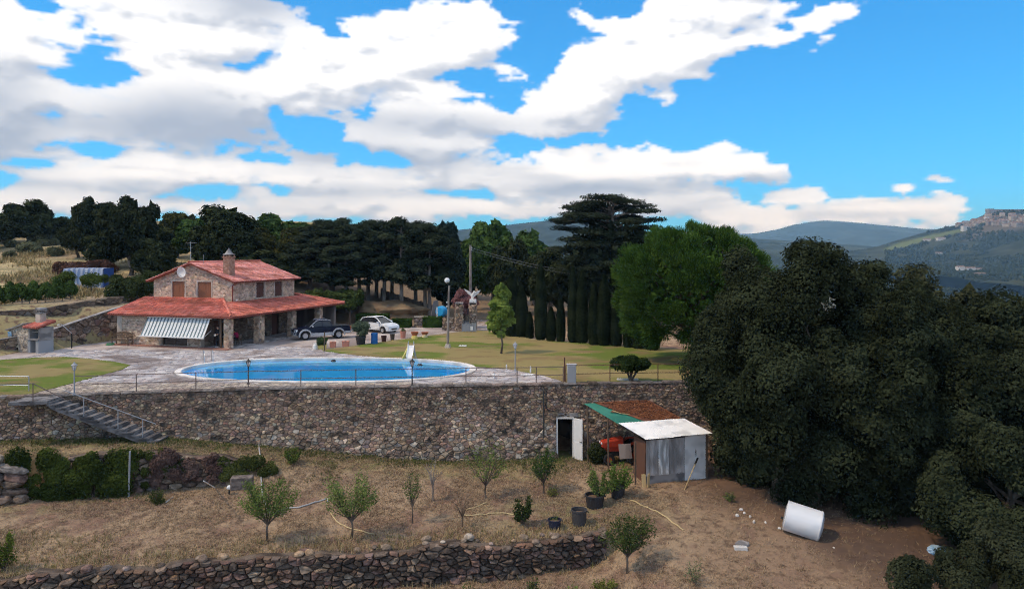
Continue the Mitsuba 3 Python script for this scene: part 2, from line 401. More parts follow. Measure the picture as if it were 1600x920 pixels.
plain('soil_mat', (0.1350, 0.0900, 0.0625), 0.95)
plain('skin_mat', (0.48, 0.28, 0.20), 0.6)
plain('black_cloth_mat', (0.012, 0.012, 0.015), 0.9)
plain('pink_cloth_mat', (0.33, 0.012, 0.07), 0.9)
plain('hair_mat', (0.018, 0.012, 0.009), 0.7)
plain('white_cloth_mat', (0.72, 0.71, 0.70), 0.9)
plain('straw_mat', (0.55, 0.42, 0.22), 0.8)
plain('hose_mat', (0.55, 0.44, 0.24), 0.7)
plain('grey_hose_mat', (0.42, 0.43, 0.44), 0.6)
plain('mound_mat', mott((0.17, 0.115, 0.07), (0.29, 0.21, 0.13), 0.8), 0.95)
plain('board_mat', mott((0.11, 0.09, 0.085), (0.20, 0.17, 0.16), 1.5, stretch=(1, 1, .2)), 0.9)
plain('red_floor_mat', (0.2850, 0.1450, 0.1125), 0.8)
plain('brick_mat', mott((0.30, 0.15, 0.10), (0.42, 0.24, 0.17), 5.0), 0.85)
plain('tank_mat', mott((0.62, 0.68, 0.75), (0.76, 0.80, 0.85), 1.3), 0.45)


def awning_stripes(p, n, uv):
    t = p.x * 0.9563 - p.y * 0.2924          # along the house front
    k = t / 0.352
    k = k - dr.floor(k)
    return mikit.mix((0.74, 0.77, 0.78), (0.15, 0.21, 0.235), mikit.smoothstep(.53, .57, k) * (1 - mikit.smoothstep(.94, .98, k)))


plain('awning_mat', mikit.proc(awning_stripes), 0.8)
scene['water_mat'] = {'type': 'bumpmap', 'scale': 0.004, 'tex': mikit.proc(lambda p, n, uv: mikit.fbm(p.x * 1.6, p.y * 2.4, 0, 3), eps=0.02), 'bsdf': {'type': 'dielectric', 'int_ior': 1.33, 'ext_ior': 1.0}}

# ------------------------------------------------------------------ stone work
STONES = np.array([(0.25, 0.195, 0.155), (0.33, 0.265, 0.205), (0.21, 0.165, 0.14), (0.28, 0.215, 0.19), (0.25, 0.235, 0.22), (0.40, 0.335, 0.265), (0.17, 0.135, 0.12), (0.26, 0.185, 0.15), (0.48, 0.42, 0.35)])
STONES = STONES * [1.17, 1.08, 1.0]
STONE_P = np.array([.2, .17, .14, .12, .1, .09, .09, .06, .03])


def cells(rng, outline, size, aspect=1.5, joint=0.02, jitter=0.42, size_fn=None):
    """Irregular stones filling a polygon: (polygon, area) of each."""
    x0, y0, x1, y1 = outline.bounds
    dx, dy = size * math.sqrt(aspect), size / math.sqrt(aspect)
    rows = []
    y, r = y0 - dy, 0
    while y < y1 + dy:
        k = size_fn(y) if size_fn else 1.0
        w, hh = dx * k, dy * k
        xs = np.arange(x0 - 2 * w, x1 + 2 * w, w) + (r % 2) * w * .5
        rows.append(np.column_stack([xs + rng.uniform(-jitter, jitter, len(xs)) * w, y + rng.uniform(-jitter, jitter, len(xs)) * hh * .9]))
        y += hh
        r += 1
    p = np.vstack(rows)
    keep = rng.random(len(p)) > 0.24
    p = p[keep]
    vor = Voronoi(p * [1 / aspect, 1])
    out = []
    shapely.prepare(outline)
    for i, reg in enumerate(vor.point_region):
        idx = vor.regions[reg]
        if len(idx) < 3 or -1 in idx:
            continue
        q = Polygon(vor.vertices[idx] * [aspect, 1])
        if not outline.intersects(q):
            continue
        if not outline.contains(q):
            q = q.intersection(outline)
        q = q.buffer(-joint, join_style='mitre')
        if q.geom_type == 'MultiPolygon':
            q = max(q.geoms, key=lambda g: g.area)
        if q.is_empty or q.geom_type != 'Polygon' or q.area < 0.15 * size * size:
            continue
        q = q.simplify(size * .05)
        c = np.array(q.exterior.coords)[:-1]
        if len(c) >= 3:
            out.append((Polygon(c), q.area))
    return out


def stone_mesh(rng, poly, relief, mapf, base=-0.04, inset=0.82, rough=0.25):
    """One proud, rounded and uneven stone over its outline, mapped to the world."""
    c = np.array(shapely.geometry.polygon.orient(poly, 1.0).exterior.coords)[:-1]
    n = len(c)
    cc = np.array(poly.centroid.coords[0])
    r = relief * rng.uniform(.4, 1.45)
    tilt = rng.normal(0, .22, 2)
    mid = cc + (c - cc) * (1 - (1 - inset) * .35)
    k = inset - .12 + rng.uniform(-.12, .10, (n, 1))
    top = cc + (c - cc) * k
    zm = r * (.55 + rng.normal(0, .10, n) * min(1, rough * 4))
    zt = r * (1 + rough * rng.normal(0, .8, n)) + (top - cc) @ tilt * .5
    d = np.concatenate([np.full(n, base), zm, zt, [r * (1.08 + rough * rng.normal(0, .5))]])
    st = np.vstack([c, mid, top, cc + rng.normal(0, .12, 2) * np.sqrt(poly.area)])
    i, j = np.arange(n), (np.arange(n) + 1) % n
    f = np.vstack([np.stack([i, j, n + j], 1), np.stack([i, n + j, n + i], 1), np.stack([n + i, n + j, 2 * n + j], 1), np.stack([n + i, 2 * n + j, 2 * n + i], 1),
                   np.stack([2 * n + i, 2 * n + j, np.full(n, 3 * n)], 1)])
    return mapf(st[:, 0], st[:, 1], d), f


def stone_col(rng, tone=1.0, pal=STONES, p=STONE_P):
    return np.clip(pal[rng.choice(len(pal), p=p)] * rng.uniform(.75, 1.25) * tone * (1 + rng.normal(0, .03, 3)), 0.01, .8)


def masonry(rng, parent, outline, mapf, size, relief, bsdf='stone_mat', aspect=1.5, joint=0.02, parts=0, part='stone', tone=1.0, size_fn=None, pal=STONES, p=STONE_P, flip=False, inset=.82, base=-0.04):
    """Rubble facing: the largest stones each a part, the rest one part."""
    cs = sorted(cells(rng, outline, size, aspect, joint, size_fn=size_fn), key=lambda t: -t[1])
    rest = MB()
    for i, (poly, area) in enumerate(cs):
        v, f = stone_mesh(rng, poly, relief, mapf, base, inset)
        if flip:
            f = f[:, ::-1]
        tn = tone(poly) if callable(tone) else tone
        col = stone_col(rng, tn, pal, p)
        if i < parts:
            put(part, (v, f), tone_of(col), parent)
        else:
            rest.add(v, f, col)
    if rest.n:
        put('rubble' if part == 'stone' else f'small_{part}', rest.tm(), bsdf, parent, color=rest.col(), stuff=True)


# ------------------------------------------------------------------ lie of the land
WX = np.array([-60, -45, -36, -27.7, -19.8, -14.8, -7.5, 0, 7.7, 11.6, 25, 60.])
WY = np.array([33, 36.2, 37.9, 39.4, 41.05, 41.9, 42.6, 43.2, 43.9, 44.2, 44.6, 45.])
FX = np.array([-60, -27.7, -19.8, -14.8, -7.5, -4, 0, 60.])
FZ = np.array([-2.0, -2.17, -2.45, -3.1, -4.0, -4.27, -4.3, -4.3])
BX = np.array([-60, -34, -25.6, -20.2, -17.2, -13.9, -9, 60.])
BY = np.array([33, 34.6, 36.5, 38.2, 39.1, 39.5, 39.9, 40.])
LX = np.array([-60, -24, -18, -10.8, -5.5, 0, 4.2, 9, 60.])
LY = np.array([24, 28.2, 29.3, 30.7, 31.4, 32.2, 33.4, 34, 34.])
X1 = (np.array([40, 57, 59.7, 66, 74, 80, 400.]), np.array([-50, -40, -38, -35.5, -33, -32, -32.]))
X2 = (np.array([40, 60, 62.8, 67.4, 74, 80, 400.]), np.array([-60, -42.1, -40.5, -37.2, -33.5, -30, -30.]))


def yw(x):
    return np.interp(x, WX, WY)


def ground_z(x, y, rough=True):
    x, y = np.broadcast_arrays(np.asarray(x, float), np.asarray(y, float))
    w = yw(x)
    zl = -4.35 - 0.06 * (42 - y) + 0.45 * sst(-19, -27, x) + .2 * sst(2, 7, x)
    zp = np.interp(x, FX, FZ) - 0.03 * (w - y)
    bw = np.interp(x, [-16, -9], [0.45, 3.5])
    by = np.interp(x, BX, BY)
    low = zl + (zp - zl) * sst(by - bw, by, y)
    ly = np.interp(x, LX, LY)
    low = low - 1.35 * (1 - sst(3, 7, x)) * (1 - sst(ly - .3, ly, y)) - 0.12 * np.maximum(34 - y, 0) * sst(3, 8, x)
    low = np.maximum(low, -9.0)
    x1, x2 = np.interp(y, *X1), np.interp(y, *X2)
    strip = np.interp(y, [57, 60, 62.8, 67.4, 74], [1.2, 1.7, 1.9, 3.0, 3.5])
    hill = np.interp(y, [55, 60, 83, 92, 150, 210, 400], [2.9, 3.0, 3.75, 5.0, 12.5, 17, 20])
    right = sst(76, 92, y) * 2.6 * sst(-4, -20, x) + sst(92, 200, y) * 8 * sst(10, -30, x)
    s1 = sst(x1 + .1, x1 - .25, x)
    up = right * (1 - s1) + strip * s1
    w2 = np.interp(y, [60, 72, 85], [.1, .6, 14])
    s2 = sst(x2 + w2, x2 - .25, x)
    up = up * (1 - s2) + hill * s2
    cellar = sst(1.9, 2.3, x) * (1 - sst(4.2, 4.6, x)) * 2.6
    s = sst(w + .9 + cellar, w + 1.4 + cellar, y)
    z = low * (1 - s) + up * s
    pd = np.hypot((x + 12.35) / 10.9, (y - 49.15) / 6.1)
    z = z - 2.6 * (1 - sst(.93, 1.0, pd))
    z = z - 36 * sst(24, 130, x - .12 * np.maximum(y - 45, 0)) - (44 * sst(140, 600, y) * sst(-70, 0, x))
    if rough:
        p = np.stack([x, y, x * 0], -1)
        n = (meshkit.fbm(p * .9, 4, seed=5) - .5) * .22 + (meshkit.fbm(p * 3.1, 2, seed=9) - .5) * .10
        flat = s * (1 - s1) * (1 - sst(74, 80, y)) * (1 - sst(16, 22, x))
        z = z + n * (1 - flat) * (1 - .5 * sst(200, 800, y)) - .03 * flat
    return z


def gz(x, y):
    return float(ground_z(np.array([x]), np.array([y]))[0])


def spread(a, b, n, k):
    return a + (b - a) * (np.linspace(0, 1, n) ** k)


xs = np.concatenate([-spread(36, 6000, 34, 3.2)[::-1][:-1], np.arange(-36, 36, .17), spread(36, 6000, 34, 3.2)])
ys = np.concatenate([[-300, -60, 0, 12, 18, 21], np.arange(23.5, 46, .17), np.arange(46.5, 110, .7), spread(111, 9000, 50, 3.0)])
gx, gy = np.meshgrid(xs, ys)
gzz = ground_z(gx, gy)
P = np.stack([gx, gy, gx * 0], -1)
na, nb, nc = meshkit.fbm(P * .35, 4, seed=41), meshkit.fbm(P * 1.5, 4, seed=42), meshkit.fbm(P * .08, 3, seed=43)
col = np.empty(gx.shape + (3,))
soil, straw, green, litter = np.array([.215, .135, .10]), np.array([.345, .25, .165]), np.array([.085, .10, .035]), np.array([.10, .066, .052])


def lay(c, w):
    global col
    col = col * (1 - w[..., None]) + np.asarray(c) * w[..., None]


col[:] = soil
lay(straw, sst(.36, .60, na * .5 + nb * .5))
wd = yw(gx) - gy                                                     # metres in front of the terrace wall
by_ = np.interp(gx, BX, BY)
path = sst(by_ - 1.0, by_ + .3, gy) * (gx < 3) * (wd > -1)
lay((.30, .235, .125), path * .75)
lay((.17, .16, .065), path * sst(.45, .6, nb) * .7)
lay(green, np.clip(sst(1.9, .2, wd + (nb - .5) * 2.2), 0, 1) * (wd > -1.4) * .92)
lay((.15, .14, .06), sst(2.5, .3, np.abs(gy - by_ + 1.0)) * (gx < -17) * sst(.42, .6, nb) * .8)
lay((.13, .135, .05), np.exp(-(((gx - 2.5) / 4.2) ** 2 + ((gy - 35.2) / 1.9) ** 2)) * sst(.35, .55, nb) * .75)
lay((.25, .165, .115), sst(8.0, 11, gx + (na - .5) * 5) * (wd > -1) * .6)
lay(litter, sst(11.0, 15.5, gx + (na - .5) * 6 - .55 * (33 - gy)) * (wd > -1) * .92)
hillside = (wd < -8) * sst(-24, -30, gx)
lay((.47, .37, .20), hillside)
lay((.17, .165, .085), hillside * sst(.46, .62, na) * .7)
lay((.20, .12, .085), hillside * sst(.56, .68, nc) * .5 + hillside * sst(93, 90, gy) * sst(85, 88, gy) * .7)
lay((.30, .26, .135), hillside * sst(70, 64, gy) * .8)
lay((.30, .235, .17), hillside * sst(64, 68, gy) * sst(84, 80, gy) * .8)
wood = (wd < -30) * sst(-26, -18, gx)
lay((.20, .145, .095), wood)
far = sst(160, 320, gy)
lay((.05, .06, .035), far)
v = np.stack([gx, gy, gzz], -1).reshape(-1, 3)
ny, nx = gx.shape
i, j = np.meshgrid(np.arange(ny - 1), np.arange(nx - 1), indexing='ij')
q = np.stack([i * nx + j, i * nx + j + 1, (i + 1) * nx + j + 1, (i + 1) * nx + j], -1).reshape(-1, 4)
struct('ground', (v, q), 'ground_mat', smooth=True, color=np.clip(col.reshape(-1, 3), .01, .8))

# ------------------------------------------------------------------ terrace: drive, lawns, paving, pool
def ground_poly(pts, z=0.0):
    return Polygon([at(u, v, z)[:2] for u, v in pts])


wall_edge = [(x, yw(x) + .05) for x in np.arange(-34, 17.1, 1.0)]
lawn_left = ground_poly([(-60, 566), (0, 563), (60, 559), (100, 558), (140, 561), (180, 566), (203, 571), (190, 578), (150, 589), (95, 604), (60, 613)])
lawn_left = Polygon(list(lawn_left.exterior.coords)[:-1] + [(x, yw(x) + .35) for x in np.arange(-26.5, -36, -1.0)]).buffer(0)
cw = [(x, yw(x) + .35) for x in (16.5, 14, 12, 10, 8, 6, 4, 3.2)]
lawn_right = Polygon([at(u, v, 0)[:2] for u, v in [(884, 599), (872, 594), (850, 588), (800, 578), (740, 573), (700, 568), (640, 562.5), (560, 556), (520, 551), (503, 548.5), (507, 545), (530, 544),
                                                   (560, 540), (600, 534), (650, 527.5), (700, 521), (740, 516.5), (765, 517.5), (790, 522), (830, 530), (900, 536), (990, 541), (1040, 545), (1100, 548)]] + [(19, 58), (20, 50)] + cw).buffer(0)
terrace = Polygon([(-38, yw(-38) + .3), *[(x, yw(x) + .1) for x in np.arange(-34, 17.1, 1.0)], (17, 45.5), (17, 54), (12, 58.5), (5, 62), (0, 70), (-1, 76), (-2, 86), (-10, 82), (-14, 77.5), (-24, 77), (-33.2, 74), (-35.4, 66), (-37.8, 59.7), (-40, 56)])
PC, PA, PB, PR = np.array([-12.40, 49.15]), 10.0, 5.25, -1.5


def oval(a, b, n=96, p=2.25):
    t = np.linspace(0, 2 * np.pi, n, endpoint=False)
    x = a * np.sign(np.cos(t)) * np.abs(np.cos(t)) ** (2 / p)
    y = b * np.sign(np.sin(t)) * np.abs(np.sin(t)) ** (2 / p)
    r = math.radians(PR)
    return np.column_stack([PC[0] + x * math.cos(r) - y * math.sin(r), PC[1] + x * math.sin(r) + y * math.cos(r)])


pool_out, pool_in = Polygon(oval(PA, PB)), Polygon(oval(PA - .4, PB - .4))
drive = terrace.difference(pool_in)
struct('drive', sheet(drive, 0.012), 'drive_mat')
pave = Polygon([at(u, v, 0)[:2] for u, v in [(884, 599), (872, 594), (850, 588), (800, 578), (740, 573), (700, 568), (640, 562.5), (560, 556), (520, 551), (503, 548.5), (507, 545), (440, 541), (366, 549), (180, 546), (120, 548), (60, 558)]]
               + [(-36.5, 57.6), (-36, yw(-36) + .1), *[(x, yw(x) + .1) for x in np.arange(-34, 3.1, 1.0)]]).buffer(0)
pave = pave.difference(lawn_left.buffer(.02)).difference(pool_out.buffer(.03)).buffer(0)
pave = max(pave.geoms, key=lambda g: g.area) if pave.geom_type == 'MultiPolygon' else pave
prng = np.random.default_rng(21)
PAVE = np.array([(.37, .345, .345), (.44, .415, .41), (.315, .29, .295), (.41, .36, .35), (.49, .465, .455), (.36, .35, .37)])
struct('terrace_paving', sheet(pave, 0.018), plain('paving_joint_mat', mott((.16, .13, .12), (.25, .21, .195), .8), 0.95))
slabs = MB()
pv = []
for poly, area in cells(prng, pave, 0.42, 1.15, 0.016, .46):
    c0 = np.array(poly.centroid.coords[0])
    vv, ff = stone_mesh(prng, poly, 0.022, lambda s, t, d: np.stack([s, t, .02 + np.clip(d, -.01, .04)], -1), base=-.005, inset=.93, rough=.05)
    cc = PAVE[prng.integers(len(PAVE))] * prng.uniform(.82, 1.15)
    pv.append((c0[1], vv, ff, cc))
pv.sort(key=lambda t: t[0])
for k, (_, vv, ff, cc) in enumerate(pv):
    if k < 300 and k % 1 == 0:
        put('slab', (vv, ff), tone_of(cc), 'terrace_paving')
    else:
        slabs.add(vv, ff, cc)
put('small_slab', slabs.tm(), 'paving_mat', 'terrace_paving', color=slabs.col(), stuff=True)
for nm, poly in (('lawn', lawn_left), ('lawn', lawn_right)):
    poly = poly.difference(pool_out.buffer(.05)).buffer(0)
    poly = max(poly.geoms, key=lambda g: g.area) if poly.geom_type == 'MultiPolygon' else poly
    struct(nm, ext(poly.segmentize(1.5), 0.0, 0.055), 'lawn_mat')

pool = thing('swimming_pool', 'large oval swimming pool of bright blue water with white coping', 'swimming pool')
ring = pool_out.difference(pool_in)
cb = MB()
o1, i1 = oval(PA, PB), oval(PA - .4, PB - .4)
prof = [(o1, .02), (o1, .075), (oval(PA - .03, PB - .03), .095), (oval(PA - .37, PB - .37), .095), (i1, .07), (i1, -.16)]
n = len(o1)
cv = np.vstack([np.column_stack([r, np.full(n, z)]) for r, z in prof])
i, j = np.meshgrid(np.arange(len(prof) - 1), np.arange(n), indexing='ij')
cf = np.stack([i * n + j, i * n + (j + 1) % n, (i + 1) * n + (j + 1) % n, (i + 1) * n + j], -1).reshape(-1, 4)
put('coping', (cv, cf), 'coping_mat', pool, smooth=35)
def ringmesh(prof):
    n = len(prof[0][0])
    cv = np.vstack([np.column_stack([r, np.full(n, z)]) for r, z in prof] + [[[*PC, prof[-1][1]]]])
    i, j = np.meshgrid(np.arange(len(prof) - 1), np.arange(n), indexing='ij')
    q = np.stack([i * n + j, i * n + (j + 1) % n, (i + 1) * n + (j + 1) % n, (i + 1) * n + j], -1).reshape(-1, 4)
    f = np.vstack([q[:, [0, 1, 2]], q[:, [0, 2, 3]], np.stack([(len(prof) - 1) * n + np.arange(n), (len(prof) - 1) * n + (np.arange(n) + 1) % n, np.full(n, len(cv) - 1)], 1)])
    return trimesh.Trimesh(cv, f, process=False)


ia = oval(PA - .4, PB - .4)
put('basin', ringmesh([(ia, -.16), (ia, -1.0), (oval(PA - 1.0, PB - 1.0), -1.45), (oval(PA - 4, PB - 3), -1.6)]), 'liner_mat', pool)
# shallow bench along the far side
t = np.linspace(math.radians(6), math.radians(174), 60)
r = math.radians(PR)
def arc(a, b):
    x, y = a * np.sign(np.cos(t)) * np.abs(np.cos(t)) ** (2 / 2.25), b * np.sin(t) ** (2 / 2.25)
    return np.column_stack([PC[0] + x * math.cos(r) - y * math.sin(r), PC[1] + x * math.sin(r) + y * math.cos(r)])
bench = Polygon(np.vstack([arc(PA - .42, PB - .42), arc(PA - 1.4, PB - 2.6)[::-1]])).buffer(0)
put('bench', ext(bench, -1.5, -.42), 'liner_pale_mat', pool)
put('water', sheet(Polygon(oval(PA - .395, PB - .395)), -.09), 'water_mat', pool)
for s in (0, .62):
    pb = at(318, 566, 0)
    p = pb + np.array([s, 0, 0])
    put('ladder_rail', tube([p + [-.35, .75, .03], p + [-.32, .7, .62], p + [-.22, .5, .82], p + [0.0, .12, .75], p + [.15, -.2, .35], p + [.2, -.3, -.6]], .032, 8), 'steel_mat', pool, smooth=True)
for k, (u, v) in enumerate([(521, 564), (656, 570.5)]):
    q = at(u, v, -.09)
    f = thing('pool_float', ['small dark float on the pool water near its far middle edge', 'small dark float on the water near the slide at the pool edge'][k], 'pool float')
    put('body', moved(lathe([(0, -.06), (.17, -.05), (.2, .02), (.13, .1), (0, .12)], 14), mat(*q)), 'black_plastic_mat', f, smooth=True)
    put('handle', moved(tube([[-.1, 0, .1], [-.1, 0, .2], [.1, 0, .2], [.1, 0, .1]], .02, 6), mat(*q, rz=20)), 'grey_paint_mat', f)

# ------------------------------------------------------------------ the terrace wall
def wall_map(yf, z0=0.0, batter=0.07):
    def f(s, t, d):
        e = .05
        nxy = np.stack([(yf(s + e) - yf(s - e)) / (2 * e), -np.ones_like(s)], -1)
        nxy /= np.linalg.norm(nxy, axis=-1, keepdims=True)
        d = d + np.maximum(z0 - t, 0) * batter
        return np.column_stack([s + nxy[:, 0] * d, yf(s) + nxy[:, 1] * d, t])
    return f


def foot(x):
    return np.interp(x, FX, FZ)


tw = thing('terrace_wall', 'long high rubble stone retaining wall below the pool terrace', 'retaining wall')
wx = np.arange(-40, 16.51, .5)
D0, D1, DT = 2.72, 3.58, -1.87
outline = Polygon([(x, .0) for x in wx] + [(x, foot(x) - .35) for x in wx[::-1]])
hole = shapely.box(D0 - .12, -5, D1 + .10, DT)
wm = wall_map(yw)
srng = np.random.default_rng(5)
pale = lambda poly: (.88 + .32 * sst(-.6, -3.4, poly.centroid.y)) * (.8 + .45 * float(meshkit.fbm(np.array([[poly.centroid.x * .35, poly.centroid.y * .6, 0]]), 3, seed=8)[0]))  # noqa: E731
masonry(srng, tw, outline.difference(hole), wm, .172, .055, parts=300, aspect=1.5, joint=.007, tone=pale, size_fn=lambda y: 1.0 + .35 * float(sst(-1.5, -4, y)))
def backing(x0, x1, zt, zb):
    s = np.arange(x0, x1 + 1e-6, (x1 - x0) / max(1, round((x1 - x0) / .5)))
    n = len(s)
    rows = []
    for d, z in ((0., zt), (0., zb), (-.85, zb), (-.85, zt)):
        zz = z(s) if callable(z) else np.full(n, z)
        rows.append(wm(s, zz, np.full(n, d)))
    v = np.vstack(rows)
    k = np.arange(n - 1)
    q = np.vstack([np.stack([r * n + k, ((r + 1) % 4) * n + k, ((r + 1) % 4) * n + k + 1, r * n + k + 1], 1) for r in range(4)])
    caps = np.array([[0, n, 2 * n, 3 * n], [n - 1, 4 * n - 1, 3 * n - 1, 2 * n - 1]])
    return trimesh.Trimesh(v, np.vstack([q[:, [0, 1, 2]], q[:, [0, 2, 3]], caps[:, [0, 1, 2]], caps[:, [0, 2, 3]]]), process=False)


core = bone([backing(-40, D0, 0., lambda s: foot(s) - .8), backing(D0, D1, 0., DT), backing(D1, 16.5, 0., lambda s: foot(s) - .8)])
put('core', core, 'mortar_mat', tw)
# coping course
crng = np.random.default_rng(15)
x = -36.0
while x < 16:
    L = crng.uniform(.42, .85)
    s = np.array([x + .012, x + L - .012])
    dz = crng.uniform(-.03, .045)
    b = [wm(s, np.full(2, .012), np.full(2, .10)), wm(s, np.full(2, .012), np.full(2, -.45)), wm(s, np.full(2, .085 + dz), np.full(2, .08)), wm(s, np.full(2, .085 + dz), np.full(2, -.43))]
    m = hull(np.vstack(b))
    cc = np.array([(.22, .195, .185), (.27, .24, .225), (.17, .155, .15)][crng.integers(3)]) * crng.uniform(.85, 1.15)
    put('coping_stone', m, tone_of(cc), tw)
    x += L
# cellar behind the door
zc = -4.42
cy = float(yw(3.1))
rm = bone([box(D0 - .5, D0 - .4, cy + .86, cy + 3.2, zc, DT + .2), box(D1 + .4, D1 + .5, cy + .86, cy + 3.2, zc, DT + .2), box(D0 - .5, D1 + .5, cy + 3.2, cy + 3.3, zc, DT + .2), box(D0 - .5, D1 + .5, cy + .86, cy + 3.3, DT + .2, DT + .3)])
put('cellar', rm, 'mortar_mat', tw)
put('threshold', box(D0 - .02, D1 + .02, cy - .35, cy + 3.2, zc - .2, zc + .06), 'concrete_mat', tw)
put('lintel', box(D0 - .35, D1 + .35, cy - .16, cy + .1, DT - .02, DT + .22, .02), 'concrete_mat', tw)
cd = thing('cellar_door', 'white cellar door standing open in the terrace wall', 'door')
fr = bone([box(D0 - .1, D0, cy - .32, cy - .05, zc, DT - .02), box(D1, D1 + .08, cy - .30, cy - .05, zc, DT - .02), box(D0 - .1, D1 + .08, cy - .31, cy - .05, DT - .09, DT - .022)])
put('frame', fr, 'pipe_white_mat', cd)
hinge = (D1 + .07, cy - .30)
leaf_m = bone([box(0, .62, -.02, .02, 0, DT - zc - .14, .006), box(.05, .57, -.032, -.02, .12, 1.05, .004), box(.05, .57, -.032, -.02, 1.2, DT - zc - .28, .004)])
put('leaf', leaf_m, 'white_mat', cd, M=mat(hinge[0], hinge[1], zc + .1, rz=-38))
put('handle', bone([box(.53, .57, -.09, -.02, 1.06, 1.12, .005), box(.45, .57, -.10, -.08, 1.08, 1.11, .005)]), 'lamp_black_mat', cd, M=mat(hinge[0], hinge[1], zc + .1, rz=-38))
p = at(866, 712, -4.35)
single('white_pipe', tube([[p[0] + .12, p[1] - .25, zc], [p[0] - .2, cy - .25, -2.35]], .045, 8), 'pipe_white_mat', 'white plastic pipe leaning on the wall left of the cellar door', 'pipe')
dp = thing('drain_pipe', 'black drain pipe with a bend running down the terrace wall', 'drain pipe')
for k, (u, v1, v2) in enumerate([(849.5, 608, 682), (853, 610, 641)]):
    xx = (u - 800) * 42.95 / 1140
    yy = float(yw(xx)) - .42
    z1, z2 = pt(u, v1, yy)[2], pt(u, v2, yy)[2]
    path = [[xx, yy + .25, z1 + .02], [xx, yy, z1 - .12], [xx, yy - .1, z2]] if k == 0 else [[xx, yy + .25, z1], [xx, yy, z1 - .1], [xx + .02, yy, z2 + .15], [xx + .18, yy, z2], [xx + .5, yy, z2 - .03]]
    put('pipe', tube(path, .04, 8), 'lamp_black_mat', dp, smooth=True)
mb = thing('meter_box', 'grey meter cabinet standing in the railing above the cellar door', 'meter box')
q = np.array([(893 - 800) * 43.75 / 1140, 43.75, 0])
put('body', moved(box(-.26, .26, -.16, .16, .0, 1.16, .02), mat(*q)), 'galv_mat', mb)
put('door', moved(box(-.22, .22, -.175, -.161, .12, 1.08, .006), mat(*q)), 'grey_paint_mat', mb)
put('roof', moved(box(-.30, .30, -.2, .2, 1.162, 1.2, .01), mat(*q)), 'galv_mat', mb)

# railings on the wall
def railing(name, label, us, y_off, bsdf, top=1.0):
    r = thing(name, label, 'railing')
    pts = []
    for u in us:
        x = 0.0
        for _ in range(30):
            x = (u - 800) / 1140 * (yw(x) + y_off)
        pts.append([x, float(yw(x)) + y_off, 0.05])
    pts = np.array(pts)
    post = mikit.ply(tube([[0, 0, 0], [0, 0, top]], .028, 8), bsdf, smooth=30)
    for q in pts:
        put('post', None, None, r, shape=post, M=mat(*q))
    for k in range(len(pts) - 1):
        for z in (top - .03, top * .5):
            put('rail', tube([pts[k] + [0, 0, z], (pts[k] + pts[k + 1]) / 2 + [0, 0, z - .012], pts[k + 1] + [0, 0, z]], .022, 6), bsdf, r)
    return r


railing('terrace_railing', 'thin grey two bar railing along the top of the terrace wall by the pool', [116, 213, 306, 388, 470, 556, 644, 728, 808, 838, 880], .3, 'iron_mat')
railing('rusty_railing', 'rusty brown two bar railing on the wall right of the meter cabinet', [884, 953, 1028, 1075, 1118], .34, 'rust_iron_mat', 1.08)
single('fence_post', tube([[0, 0, 0], [0, 0, 1.5]], .04, 8), 'rust_iron_mat', 'tall rusty post beside the meter cabinet', 'post', M=mat(*at(882, 597, 0)))

# ------------------------------------------------------------------ outside stair
st = thing('stone_stair', 'grey concrete stair with thin handrail descending the left end of the terrace wall', 'stair')
NS = 13
a0, a1 = np.array([-24.6, 0.0]), np.array([-19.35, -2.38])
def stair_pt(x, off, z):
    return [x, float(yw(x)) - .30 - off, z]


SW = 1.15
for k in range(NS):
    xa, xb = a0[0] + (a1[0] - a0[0]) * k / NS, a0[0] + (a1[0] - a0[0]) * (k + 1) / NS
    z = a0[1] + (a1[1] - a0[1]) * (k + 1) / NS
    pts = [stair_pt(x, o, zz) for x in (xa - .03, xb + .06) for o in (-.1, SW) for zz in (z, z - .07)]
    m = hull(pts)
    put('tread', m, 'stair_mat', st)
    put('riser', hull([stair_pt(x, o, zz) for x in (xa + .02, xa + .12) for o in (-.1, SW - .06) for zz in (z - .06, z + .11)]), 'stair_mat', st)
sl = []
for o in (-.08, SW - .03):
    sl += [stair_pt(a0[0] - .1, o, -.12), stair_pt(a0[0] + .2, o, -.45), stair_pt(a1[0], o, a1[1] - .12), stair_pt(a1[0] - .5, o, a1[1] - .25)]
put('slab', hull(sl), 'stair_mat', st)
put('landing', hull([stair_pt(x, o, z) for x in (-26.4, a0[0]) for o in (-.5, SW) for z in (.03, -.16)]), 'stair_mat', st)
hp = [(u, k) for u, k in ((139, 0), (184, 1), (222, 2))]
tops = []
for x in (-22.9, -21.25, -20.05):
    zz = a0[1] + (a1[1] - a0[1]) * (x - a0[0]) / (a1[0] - a0[0])
    b = np.array(stair_pt(x, SW - .05, zz - .1))
    put('handrail_post', tube([b, b + [0, 0, 1.0]], .024, 6), 'grey_paint_mat', st)
    tops.append(b + [0, 0, 1.0])
ex = tops[0] + (tops[0] - tops[2]) / (tops[2][0] - tops[0][0]) * .9
put('handrail', tube([ex, tops[0], tops[1], tops[2], tops[2] + (tops[2] - tops[1]) * .55], .024, 6), 'grey_paint_mat', st)
gf = thing('stair_guard', 'short brown guard rail frame at the head of the stair', 'railing')
gp = [np.array(stair_pt(x, SW - .08, .03)) for x in (-26.9, -25.3)]
for q in gp:
    put('post', tube([q, q + [0, 0, .95]], .026, 6), 'iron_mat', gf)
put('rail', tube([gp[0] + [0, 0, .93], gp[1] + [0, 0, .93], stair_pt(-24.3, SW - .1, .35), stair_pt(-23.8, SW - .1, .05)], .024, 6), 'iron_mat', gf)
gg = thing('white_gate_frame', 'low white tubular frame standing on the left lawn', 'frame')
